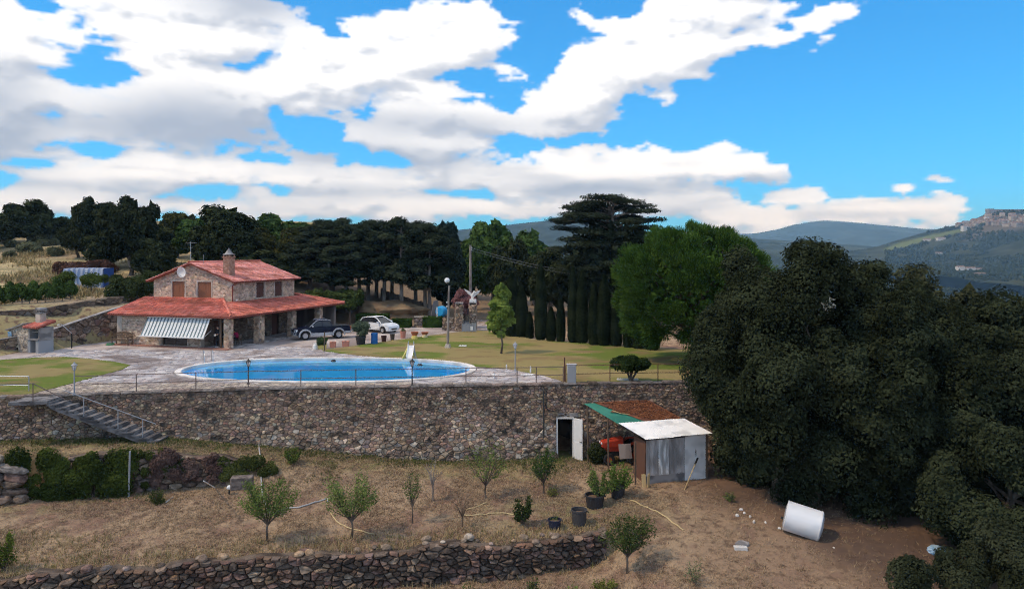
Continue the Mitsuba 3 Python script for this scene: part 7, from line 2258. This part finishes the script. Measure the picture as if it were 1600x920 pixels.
for k in range(26):
    y = vr.uniform(100, 152)
    u = vr.uniform(-10, 132)
    x = (u - 800) * y / 1140
    s_ = vr.uniform(.7, 1.5)
    plant_tree('hillside_shrub', 'grey green shrub on the dry grass hillside at the left', 'shrub', f'hsh{k % 2}', mk_broad((1.4, 1.4, 1.0), 18, (.4, .65), 2200, .24, (.055, .065, .035), (.16, .17, .10), .75, .05, 5), mat(x, y, gz(x, y) - .1, rz=77 * k, s=s_), 'shrubs on the dry hillside', many=True)

# shrub in the railing, bank creepers, brush
p = np.array([(985 - 800) * 44.4 / 1140, 44.4, 0])
def mk_railshrub(r):
    P_, F_, C_, ce, rad = crown(r, (1.35, .8, .42), 26, (.28, .46), 8000, .12, (.012, .024, .008), (.045, .07, .02), fill=.5)
    P_ = P_ + [0, 0, 1.1]
    return (P_, F_, C_), bone([tube([[0, 0, 0], c * [.5, .5, 0] + [0, 0, .7], c + [0, 0, 1.1]], [.06, .045, .02], 5) for c in ce[:9]])


plant_tree('railing_shrub', 'flat topped dark shrub growing through the rusty railing', 'shrub', 'rsb', mk_railshrub, mat(*p))


def hang_mass(x0, x1, n, leaf, c0, c1, seed, nl=60, rl=(.22, .5), hi=1.0, droop=.5, off=-.5):
    """Growth spilling over the bank: leafy lobes of many sizes strewn over its face, raggedly ending at the sides and below."""
    r = np.random.default_rng(seed)
    s = x0 + (x1 - x0) * r.beta(1.3, 1.3, nl)
    t_ = r.uniform(-.08, 1, nl) ** 1.0 * np.clip(.35 + .9 * meshkit.noise(np.stack([s * .8, s * 0, s * 0], -1), seed), .3, hi)
    zt, zb = np.array([bank_top(a) for a in s]), np.array([bank_bot(a) for a in s])
    rad = r.uniform(*rl, nl) * (1 - .25 * t_)
    ce = np.stack([s, np.interp(s, BX, BY) + off - rad * .35 - t_ * .25, zt - t_ * (zt - zb) * .92], -1)
    k = r.choice(nl, n, p=rad ** 2 / (rad ** 2).sum())
    dd = ball(r, n)
    dd[:, 1] = -np.abs(dd[:, 1])
    P_ = ce[k] + dd * (rad[k] * (.7 + .5 * r.random(n)))[:, None] * [1.15, .8, 1.0]
    P_[:, 2] -= droop * r.random(n) ** 3 * rad[k]
    tone = r.uniform(0, 1, nl)[k]
    w = np.clip(tone * .6 + r.uniform(-.1, .5, n), 0, 1)[:, None]
    col = (np.asarray(c0) * (1 - w) + np.asarray(c1) * w) * r.uniform(.75, 1.25, (n, 1))
    return leaf_mesh(r, P_, unit(dd + [0, -.2, .4]), leaf, col, .6)


foliage_thing('bank_creeper', 'dark green creeper hanging over the bank left of the grey pole', 'creeper', hang_mass(-24.7, -19.5, 30000, .13, (.016, .027, .008), (.085, .115, .025), 3, 62, (.12, .5), 1.0, 1.4), None)
foliage_thing('dry_brush', 'dry purplish brown brush piled on the bank right of the grey pole', 'brush', hang_mass(-18.8, -15.3, 9000, .12, (.06, .036, .034), (.20, .135, .115), 4, 30, (.13, .36), 1.05), None)
foliage_thing('bank_weeds', 'thin green weeds over the stones of the bank beside the grey pole', 'weeds', hang_mass(-20.3, -17.2, 2800, .10, (.03, .045, .012), (.11, .13, .035), 9, 16, (.12, .28)), None)
foliage_thing('bank_ivy', 'green weeds at the right end of the bank behind the concrete block', 'weeds', hang_mass(-16.4, -12.6, 6500, .11, (.03, .045, .012), (.12, .135, .045), 6, 34, (.14, .34)), None)


def orchard_tree(lab, u, vb, vt, wpx, key, n=2600, leaf=.11, c0=(.05, .085, .018), c1=(.165, .22, .065), stem=.42, name='orchard_tree', nl=34, r0=.045, seedling=False, cat='tree', bark='bark_mat', dens=1.0, rz_=None):
    q = gp_(u, vb)
    s = q[1] / 1140
    h, w = (vb - vt) * s * 1.06, wpx * s
    zc_ = h * (stem + 1) / 2
    Rz = h * (1 - stem) / 2

    def make(r):
        nb = nl
        fork = np.array([0, 0, h * stem * .75])
        an = r.uniform(0, 2 * np.pi, nb)
        el_ = np.clip(r.beta(1.6, 1.2, nb), .05, 1)                      # 0 = sideways and low, 1 = upright
        reach = r.uniform(.65, 1.08, nb)
        ends = np.stack([np.cos(an) * w * .5 * np.cos(el_ * 1.25) ** .6 * reach, np.sin(an) * w * .5 * np.cos(el_ * 1.25) ** .6 * reach, h * (stem + .12) + (h * (1 - stem) - h * .12) * el_ ** .8 * np.minimum(reach, 1)], -1)
        mids = fork * .5 + ends * .5 + np.stack([np.cos(an), np.sin(an), an * 0], -1) * w * .05
        m = [tube([[0, 0, -.1], [r.normal(0, .03), 0, h * stem * .4], fork], [r0 * 1.35, r0, r0 * .9], 7)]
        for e, mi_ in zip(ends[:20], mids):
            m.append(tube([fork * r.uniform(.8, 1.0), mi_, e], [r0 * .55, r0 * .33, r0 * .1], 5))
        N = int(n * dens * .34)
        k = r.integers(0, nb, N)
        t_ = (.30 + .74 * r.random(N) ** .75)[:, None]
        P_ = fork * (1 - t_) ** 2 + mids[k] * 2 * t_ * (1 - t_) + ends[k] * t_ ** 2
        sp_ = w * (.03 + .075 * r.random((N, 1)))
        dd = ball(r, N)
        P_ = P_ + dd * sp_ * [1, 1, .9]
        tone = r.uniform(0, 1, nb)[k]
        ww = np.clip(tone * .5 + r.uniform(0, .6, N), 0, 1)[:, None]
        col = (np.asarray(c0) * (1 - ww) + np.asarray(c1) * ww) * r.uniform(.8, 1.2, (N, 1))
        return leaf_mesh(r, P_, unit(dd + [0, 0, .5]), leaf * .98, col, .5), bone(m)
    return plant_tree(name, lab, cat, key, make, mat(q[0], q[1], gz(q[0], q[1]) - .02), bark=bark)


orchard_tree('leafy green orchard tree furthest to the left', 418, 846, 748, 88, 'ot1', 9500, .11)
orchard_tree('leafy green orchard tree with forked stem left of centre', 549, 840, 738, 92, 'ot2', 8500, .11, c0=(.065, .10, .025), c1=(.185, .235, .075), stem=.38)
orchard_tree('thin sparse orchard tree in the centre of the orchard', 644, 817, 742, 38, 'ot3', 1300, .10, c0=(.05, .08, .025), c1=(.13, .17, .06), stem=.5, r0=.03)
orchard_tree('tall airy orchard tree before the foot of the terrace wall', 759, 779, 688, 74, 'ot4', 2600, .12, c0=(.07, .095, .035), c1=(.18, .22, .08), stem=.35)
orchard_tree('small compact dark green orchard tree left of the cellar door', 849, 771, 702, 46, 'ot5', 4200, .11, c0=(.022, .05, .014), c1=(.07, .12, .035), stem=.34)
orchard_tree('drooping dark green tree at the end of the low dry stone wall', 980, 893, 800, 88, 'ot6', 7500, .11, c0=(.025, .045, .014), c1=(.08, .11, .035), stem=.4)
orchard_tree('dark leafy laurel shrub at the end of the straight yellow hose', 818, 818, 772, 34, 'ot7', 3200, .14, c0=(.018, .032, .01), c1=(.06, .085, .03), stem=.05, name='orchard_shrub', cat='shrub')
orchard_tree('bright green lemon tree beside the potted one', 938, 789, 734, 44, 'ot8', 4200, .12, c0=(.05, .095, .015), c1=(.17, .26, .06), stem=.3, name='lemon_tree')
orchard_tree('bright green lemon tree growing in the tub nearest the shed', 967, 776, 724, 48, 'ot9', 4400, .12, c0=(.045, .085, .014), c1=(.15, .23, .05), stem=.2, name='lemon_tree')
orchard_tree('sparse weeds in the smallest dark blue tub', 867, 822, 804, 16, 'ot10', 350, .09, stem=.1, name='tub_weeds', cat='plant', r0=.01)
orchard_tree('round green bush on the bank behind the grey hose', 456, 757, 731, 32, 'ot11', 3500, .10, c0=(.03, .055, .012), c1=(.11, .15, .035), stem=.0, name='bush', cat='bush')
orchard_tree('small dark bush low at the right foot of the bank', 244, 787, 764, 30, 'ot12', 2500, .09, c0=(.03, .045, .012), c1=(.08, .10, .03), stem=.0, name='bush', cat='bush')
orchard_tree('bright green bush at the bottom edge left of the low wall', 97, 935, 876, 92, 'ot13', 8000, .11, c0=(.045, .075, .012), c1=(.15, .19, .04), stem=.0, name='bush', cat='bush')
orchard_tree('bright green leafy shoots at the left edge of the orchard', 4, 890, 832, 46, 'ot14', 3500, .12, c0=(.05, .085, .012), c1=(.16, .22, .045), stem=.05, name='bush', cat='bush')
orchard_tree('tiny dark bush beside the right foot of the shed', 1140, 782, 766, 20, 'ot15', 900, .08, stem=.0, name='bush', cat='bush')
orchard_tree('green weed bush on the low dry stone wall left of the drooping tree', 893, 882, 856, 28, 'ot16', 1400, .10, stem=.0, name='wall_weed', cat='weed')
orchard_tree('green weed bush growing from the low dry stone wall in the middle', 731, 884, 848, 30, 'ot17', 1500, .10, c0=(.03, .05, .014), c1=(.10, .13, .04), stem=.0, name='wall_weed', cat='weed')
orchard_tree('dark green weed bush on the low wall right of the middle', 833, 878, 845, 26, 'ot18', 1300, .10, c0=(.025, .04, .014), c1=(.08, .10, .03), stem=.0, name='wall_weed', cat='weed')
orchard_tree('yellow green weed bush at the bottom edge under the low wall', 945, 926, 902, 44, 'ot19', 2200, .10, c0=(.06, .08, .015), c1=(.17, .19, .05), stem=.0, name='wall_weed', cat='weed')
orchard_tree('small yellow green weed by the foot of the compact dark tree', 862, 775, 757, 22, 'ot20', 700, .09, c0=(.08, .10, .02), c1=(.20, .21, .06), stem=.0, name='wall_weed', cat='weed')
p = pt(934, 700, 42.4)
plant_tree('bush', 'dark bush in the shade left of the tractor', 'bush', 'ot21', mk_broad((.65, .5, .7), 16, (.25, .4), 3200, .12, (.014, .022, .008), (.045, .055, .022), .6, .03, 5), mat(p[0], p[1], gz(p[0], p[1])))
orchard_tree('green plant sprawling over the low wall at its left end', 352, 932, 892, 60, 'ot22', 2200, .11, c0=(.04, .06, .014), c1=(.12, .15, .04), stem=.0, name='wall_weed', cat='weed')


orchard_tree('dry tan weed tuft against the low wall under the second orchard tree', 590, 905, 868, 34, 'ot23', 1200, .10, c0=(.10, .08, .04), c1=(.26, .21, .11), stem=.0, name='wall_weed', cat='weed')
orchard_tree('dark green ivy patch on the low wall left of the middle', 466, 912, 876, 46, 'ot24', 2200, .10, c0=(.022, .035, .012), c1=(.08, .10, .03), stem=.0, name='wall_weed', cat='weed')
orchard_tree('olive green weed patch low on the wall under the empty tubs', 800, 900, 872, 50, 'ot25', 2000, .10, c0=(.03, .045, .014), c1=(.10, .12, .04), stem=.0, name='wall_weed', cat='weed')
orchard_tree('pale green feathery weed standing on the slope at the bottom edge', 1085, 912, 872, 36, 'ot26', 700, .09, c0=(.08, .10, .05), c1=(.20, .23, .12), stem=.1, name='slope_weed', cat='weed', r0=.012)


def bare_tree(lab, u, vb, vt, wpx, seed, bark):
    q = gp_(u, vb)
    s = q[1] / 1140
    h, w = (vb - vt) * s * 1.05, wpx * s
    r = np.random.default_rng(seed)
    k = thing('bare_tree', lab, 'tree')
    put('trunk', tube([[0, 0, -.1], [.02, 0, h * .3], [0, .02, h * .45]], [.05, .04, .035], 7), bark, k, M=mat(q[0], q[1], gz(q[0], q[1])))
    tw_ = []
    for a in range(9):
        an = a * 2.4 + r.uniform(-.4, .4)
        e = np.array([math.cos(an) * w * .45 * r.uniform(.5, 1), math.sin(an) * w * .45, h * r.uniform(.65, 1.0)])
        mid = np.array([e[0] * .45, e[1] * .45, h * .42 + (e[2] - h * .42) * .6])
        put('branch', tube([[0, 0, h * r.uniform(.28, .44)], mid, e], [.026, .018, .006], 5), bark, k, M=mat(q[0], q[1], gz(q[0], q[1])))
        for _ in range(6):
            t_ = r.uniform(.4, .95)
            p_ = mid * (1 - t_) + e * t_
            tw_.append(tube([p_, p_ + r.normal(0, .09, 3) * w + [0, 0, .08 * w]], [.008, .003], 4))
    put('twigs', bone(tw_), bark, k, M=mat(q[0], q[1], gz(q[0], q[1])))


bare_tree('leafless greyish young tree behind the thin sparse orchard tree', 676, 781, 722, 36, 1, 'pale_bark_mat')
bare_tree('small leafless tree with a reddish trunk at the left end of the straight hose', 722, 824, 778, 44, 2, 'wood_mat')

# dry grass, stubble and green grass
def blades(r, xs_, ys_, h, col, w=.012, lean=.5, n3=3):
    n = len(xs_)
    z = ground_z(xs_, ys_)
    P_ = np.repeat(np.stack([xs_, ys_, z - .01], -1), n3, 0) + r.normal(0, .035, (n * n3, 3)) * [1, 1, 0]
    an = r.uniform(0, 2 * np.pi, n * n3)
    d = np.stack([np.cos(an), np.sin(an), an * 0], -1)
    hh = np.repeat(h, n3) * r.uniform(.5, 1.3, n * n3)
    tip = P_ + d * (hh * lean * r.uniform(.2, 1.4, n * n3))[:, None] + np.stack([an * 0, an * 0, hh], -1)
    s = np.stack([-d[:, 1], d[:, 0], an * 0], -1) * w
    V_ = np.stack([P_ - s, P_ + s, tip], 1).reshape(-1, 3)
    c = np.repeat(col, n3, 0) * r.uniform(.75, 1.25, (n * n3, 1))
    return V_, np.arange(len(V_)).reshape(-1, 3), np.repeat(np.clip(c, .01, .8), 3, 0)


br = np.random.default_rng(101)
def scatter(n, x0, x1, y0, y1, dens):
    x, y = br.uniform(x0, x1, n), br.uniform(y0, y1, n)
    ok = br.random(n) < dens(x, y)
    return x[ok], y[ok]


nz = lambda x, y, f, s: meshkit.fbm(np.stack([x * f, y * f, x * 0], -1), 3, seed=s)  # noqa: E731
x, y = scatter(170000, -27, 18, 26.5, 44, lambda x, y: (yw(x) - y > .5) * (.18 + .82 * sst(.34, .56, nz(x, y, .5, 61))) * (1 - .85 * sst(9, 14, x + .5 * (y - 33))))
c = np.where((br.random(len(x)) < .72)[:, None], (.37, .28, .18), (.235, .155, .11)) * br.uniform(.75, 1.2, (len(x), 1))
a = blades(br, x, y, br.uniform(.04, .13, len(x)), c, .011, 1.5)
k = put('dry_grass', a[:2], 'blade_mat', color=a[2], stuff=True)
labels[k].update({'label': 'dry straw stubble covering the orchard terrace', 'category': 'dry grass'})
x, y = scatter(60000, -30, 9, 33, 44, lambda x, y: np.where(yw(x) - y > .25, np.clip(sst(2.0, .3, yw(x) - y + (nz(x, y, .8, 62) - .5) * 2) + .5 * sst(.55, .7, nz(x, y, .4, 63)) * (np.interp(x, BX, BY) - y < 1.5) * (y < 43) * (y > 33), 0, 1), 0))
c = np.where((br.random(len(x)) < .7)[:, None], (.075, .105, .03), (.19, .175, .075)) * br.uniform(.7, 1.25, (len(x), 1))
a = blades(br, x, y, br.uniform(.06, .22, len(x)), c, .013, .7)
k = put('green_grass', a[:2], 'blade_mat', color=a[2], stuff=True)
labels[k].update({'label': 'green grass and weeds along the foot of the terrace wall', 'category': 'grass'})
x, y = scatter(26000, -29, 6, 25.5, 34.5, lambda x, y: sst(1.8, .1, np.abs(y - np.interp(x, LX, LY) - .5)) * .9 + (x < -17.5) * (y < 33) * .5)
c = np.where((br.random(len(x)) < .8)[:, None], (.42, .33, .18), (.16, .16, .06)) * br.uniform(.75, 1.2, (len(x), 1))
a = blades(br, x, y, br.uniform(.10, .32, len(x)), c, .012, .6)
k = put('tall_dry_grass', a[:2], 'blade_mat', color=a[2], stuff=True)
labels[k].update({'label': 'taller pale dry grass along the head of the low stone wall', 'category': 'dry grass'})
x, y = scatter(40000, -75, -36, 60, 155, lambda x, y: (x < np.interp(y, *X2) - .5) * sst(.40, .6, nz(x, y, .12, 64)))
c = np.where((br.random(len(x)) < .75)[:, None], (.44, .35, .19), (.19, .18, .09)) * br.uniform(.75, 1.2, (len(x), 1))
a = blades(br, x, y, br.uniform(.25, .7, len(x)), c, .06, .7)
k = put('hillside_grass', a[:2], 'blade_mat', color=a[2], stuff=True)
labels[k].update({'label': 'tall dry grass on the hillside at the left', 'category': 'dry grass'})

# ------------------------------------------------------------------ far country
def ridge(name, ys_, prof, z0, color_fn, nx_=160, bsdf='far_mat', seed=1, amp=8, xspan=None, back=1.25):
    """A hill: rises from z0 at the near distance to the crest profile (x, z) at the far one."""
    ya_, yb_ = ys_
    px, pz = np.array(prof, float).T
    X = np.linspace(px[0], px[-1], nx_)
    tt_ = np.concatenate([np.linspace(0, 1, 70), [1.06, 1.3]])
    gx_, gt = np.meshgrid(X, tt_)
    Y = ya_ + (yb_ - ya_) * gt
    Zc = np.interp(gx_, px, pz)
    Z = z0 + (Zc - z0) * np.where(gt <= 1, np.clip(gt, 0, 1) ** 1.0, 1 - (gt - 1) * 2.0)
    n_ = meshkit.fbm(np.stack([gx_, Y, gx_ * 0], -1) / (amp * 22), 5, seed=seed) - .5
    Z = Z + n_ * amp * 2.2 * np.clip(gt * 3, 0, 1) * np.clip(1.15 - np.abs(gt - .5), .4, 1)
    c = color_fn(gx_, Y, Z, gt)
    ny_ = len(tt_)
    i, j = np.meshgrid(np.arange(ny_ - 1), np.arange(nx_ - 1), indexing='ij')
    q = np.stack([i * nx_ + j, i * nx_ + j + 1, (i + 1) * nx_ + j + 1, (i + 1) * nx_ + j], -1).reshape(-1, 4)
    struct(name, (np.stack([gx_, Y, Z], -1).reshape(-1, 3), q), bsdf, smooth=True, color=np.clip(c.reshape(-1, 3), .005, .6))
    from scipy.interpolate import RegularGridInterpolator
    return RegularGridInterpolator((Y[:, 0], X), Z, bounds_error=False, fill_value=z0)


scene['far_mat'] = {'type': 'twosided', 'bsdf': {'type': 'diffuse', 'reflectance': VC}}


def ux(u, y):
    return (u - 800) * y / 1140


def vz(v, y):
    return EYE - (v - 395) * y / 1140


def wood_col(seed, base=(.022, .030, .020), lite=(.055, .06, .035), f=1 / 60.):
    def fn(x, y, z, t_):
        n_ = meshkit.fbm(np.stack([x * f, y * f * .6, x * 0], -1), 4, seed=seed)[..., None]
        return np.asarray(base) + (np.asarray(lite) - np.asarray(base)) * np.clip((n_ - .35) * 3, 0, 1)
    return fn


def vill_col(x, y, z, t_):
    c = wood_col(4)(x, y, z, t_)
    u = 800 + 1140 * x / y
    v = 395 - (z - EYE) * 1140 / y
    jit = 5 * (meshkit.noise(np.stack([x / 60, y / 60, x * 0], -1), 2) - .5)
    lo_v, up_v = np.interp(u, [1375, 1400, 1440, 1520], [393, 391.5, 380, 361]) + jit, np.interp(u, [1375, 1400, 1440, 1520], [389, 380, 369, 353])
    fld = sst(1374, 1392, u) * (1 - sst(1490, 1525, u)) * sst(0, 2, lo_v - v) * sst(0, 2, v - up_v)
    c = c * (1 - fld[..., None]) + np.array([.13, .15, .055]) * fld[..., None]
    town = sst(1490, 1530, u) * sst(.80, .86, t_) * .6
    return c * (1 - town[..., None]) + np.array([.17, .13, .10]) * town[..., None]


YV = 2500.
vp = [(ux(u, YV), vz(v, YV)) for u, v in ((1180, 402), (1300, 396), (1370, 386), (1400, 377), (1450, 361), (1490, 352), (1530, 342), (1546, 332), (1600, 330), (1700, 322), (1900, 318), (2300, 330), (3000, 360))]
hz = ridge('village_hill', (760, YV), vp, -60, vill_col, 220, seed=6, amp=7)
ridge('mid_hill', (1500, 3600), [(ux(u, 3600), vz(v, 3600)) for u, v in ((-400, 372), (300, 372), (700, 362), (760, 356), (840, 346), (885, 340), (930, 345), (1020, 362), (1110, 368), (1200, 374), (1280, 379), (1360, 384), (1420, 392), (1500, 400))], -70, wood_col(9, (.03, .04, .03), (.06, .07, .045), 1 / 90.), 160, seed=8, amp=9)
def mnt(x, y, z, t_):
    c = wood_col(12, (.03, .045, .045), (.055, .07, .06), 1 / 300.)(x, y, z, t_)
    lo = sst(.55, .2, t_)[..., None] * .6
    return c * (1 - lo) + np.array([.11, .13, .06]) * lo


YM = 7000.
ridge('mountain', (3800, YM), [(ux(u, YM), vz(v, YM)) for u, v in ((300, 380), (900, 372), (1100, 368), (1180, 364), (1215, 358), (1240, 350), (1265, 346), (1290, 344), (1320, 346), (1370, 352), (1420, 356), (1470, 358), (1530, 362), (1650, 366), (2000, 372))], -75, mnt, 180, seed=10, amp=18)
plain('far_wall_mat', mott((.26, .20, .16), (.46, .39, .32), .05, octaves=2), .9)
plain('far_white_mat', (.62, .58, .53), .9)
plain('far_roof_mat', (.20, .12, .09), .9)
hv_ = np.random.default_rng(55)


def far_house(x, y, sx, sy, h, rot, label, group=None, wall='far_wall_mat', cat='house'):
    k = thing('village_house', label, cat, group)
    z = float(hz([[y, x]])[0])
    M = mat(x, y, z - 2, rz=rot)
    w = put('wall', box(-sx / 2, sx / 2, -sy / 2, sy / 2, 0, h + 2), wall, k, M=M)
    put('roof', hull([[-sx / 2 - .5, -sy / 2 - .6, h + 2.02], [sx / 2 + .5, -sy / 2 - .6, h + 2.02], [-sx / 2 - .5, sy / 2 + .6, h + 2.02], [sx / 2 + .5, sy / 2 + .6, h + 2.02], [-sx / 2 - .5, 0, h + 2 + sy * .22], [sx / 2 + .5, 0, h + 2 + sy * .22]]), 'far_roof_mat', k, M=M)
    for q_ in np.arange(-sx / 2 + 2, sx / 2 - 1.5, 4.0):
        put('window', box(q_ - .6, q_ + .6, -sy / 2 - .06, -sy / 2 + .1, h * .45 + 2, h * .45 + 3.6), 'dark_mat', w, M=M) if sx > 25 else None
    return k


# place each house where the sight line meets the hillside
def hill_spot(u, v):
    for y in np.arange(800, 2520, 6.0):
        x = ux(u, y)
        if hz([[y, x]])[0] >= vz(v, y):
            return x, y
    return ux(u, 2470), 2470.


for k in range(52):
    u = hv_.uniform(1494, 1612)
    tt_ = (u - 1494) / 118
    v = hv_.uniform(346 - 11 * tt_, 360 - 6 * tt_) - 1
    x, y = hill_spot(u, v)
    far_house(x, y, hv_.uniform(12, 26), hv_.uniform(9, 13), hv_.uniform(6, 13), hv_.uniform(-30, 30), 'small stone house with tiled roof packed in the hilltop village', 'houses of the hilltop village')
for u, v, sx, h, lab in ((1470, 375.5, 26, 7, 'long white house alone on the green field below the village'), (1506, 361, 14, 16, 'square white tower like house at the left end of the village'), (1448, 377, 22, 6, 'low pale house half hidden on the green field'), (1466, 397.5, 20, 4, 'low grey shed among the woods of the hill'), (1546, 345, 34, 13, 'large pale church like house in the middle of the village'), (1569, 350, 26, 12, 'pale tall house right of the church like house')):
    x, y = hill_spot(u, v)
    far_house(x, y, sx, 11, h, hv_.uniform(-15, 15), lab, None, 'far_white_mat')
x, y = hill_spot(1512, 423)
for dx, sx, sy, h, lab in ((-16, 15, 11, 9, 'left block of the white farm in the valley woods'), (4, 22, 11, 6, 'long middle block of the white farm in the valley woods'), (26, 12, 9, 4, 'low right block of the white farm in the valley woods')):
    far_house(x + dx, y, sx, sy, h, 5, lab, None, 'far_white_mat', 'farmhouse')
x, y = hill_spot(1531, 430)
far_house(x, y, 18, 8, 3.5, 0, 'low pale barn just below the white valley farm', None, 'far_wall_mat', 'barn')
x, y = hill_spot(1570, 333.5)
k = thing('hilltop_fortress', 'long grey flat topped fortress on the very top of the village hill', 'fortress')
z = float(hz([[2490, ux(1575, 2490)]])[0])
put('wall', box(-58, 90, -9, 9, -6, 9), 'concrete_mat', k, M=mat(ux(1572, 2490), 2490, z))
put('tower', box(-66, -50, -12, 8, -8, 11), 'concrete_mat', k, M=mat(ux(1572, 2490), 2490, z))
# far-off woodland on the hills
fv = np.random.default_rng(66)
pts_ = []
n_ = 17000
yy_ = fv.uniform(780, 2480, n_)
xx_ = fv.uniform(ux(1150, yy_), ux(1680, yy_))
zz_ = hz(np.stack([yy_, xx_], -1))
uu_ = 800 + 1140 * xx_ / yy_
tt_ = (yy_ - 760) / (YV - 760)
vv_ = 395 - (zz_ - EYE) * 1140 / yy_
field = (uu_ > 1380) & (uu_ < 1510) & (vv_ < np.interp(uu_, [1375, 1400, 1440, 1520], [393, 391.5, 380, 361])) & (vv_ > np.interp(uu_, [1375, 1400, 1440, 1520], [389, 380, 369, 353]))
cl_ = meshkit.fbm(np.stack([xx_ / 90, yy_ / 90, xx_ * 0], -1), 3, seed=5)
ok = (cl_ > .40) & (uu_ > 1384) & (~field | (fv.random(n_) < .05)) & ~((uu_ > 1492) & (tt_ > .80) & (fv.random(n_) < .3))
xx_, yy_, zz_ = xx_[ok], yy_[ok], zz_[ok]
y2 = fv.uniform(260, 800, 5000)
x2 = fv.uniform(ux(1330, y2), ux(1690, y2))
xx_, yy_, zz_ = np.concatenate([xx_, x2]), np.concatenate([yy_, y2]), np.concatenate([zz_, ground_z(x2, y2, False)])
octv = np.array([[1, 0, 0], [-.5, .87, 0], [-.5, -.87, 0], [0, 0, 1.0], [.3, .5, .75], [0, 0, -.3]])
octf = np.array([[0, 4, 3], [4, 1, 3], [1, 2, 3], [2, 0, 3], [0, 1, 4], [0, 2, 5], [2, 1, 5]])
s_ = fv.uniform(.6, 1.5, len(xx_)) * np.maximum(yy_, 1100) * .0021
VV = (np.stack([xx_, yy_, zz_ + s_ * .35], -1)[:, None] + octv[None] * s_[:, None, None] * fv.uniform(.8, 1.2, (len(xx_), 6, 1))).reshape(-1, 3)
FF = (octf[None] + (np.arange(len(xx_)) * 6)[:, None, None]).reshape(-1, 3)
cc = np.repeat((np.array([.018, .026, .016]) + fv.uniform(0, 1, (len(xx_), 1)) * np.array([.028, .030, .014])), 6, 0)
k = put('distant_woodland', (VV, FF), 'far_mat', color=cc, stuff=True)
labels[k].update({'label': 'dark woods covering the valley slope below the hilltop village', 'category': 'woods'})

# ------------------------------------------------------------------ haze
HAZE = True
if HAZE:
    scene['haze_air'] = {'type': 'homogeneous', 'albedo': {'type': 'rgb', 'value': [.82, .94, .99]}, 'sigma_t': {'type': 'rgb', 'value': [5.0e-5, 8.0e-5, 1.15e-4]}}
    scene['haze'] = {'type': 'cube', 'to_world': T().translate([0, 3700, 150]).scale([8000, 4150, 260]), 'bsdf': {'type': 'null'}, 'interior': {'type': 'ref', 'id': 'haze_air'}}
    labels['haze'] = {'kind': 'stuff', 'label': 'thin blue haze over the valley', 'category': 'haze'}
    scene['camera']['medium'] = {'type': 'ref', 'id': 'haze_air'}
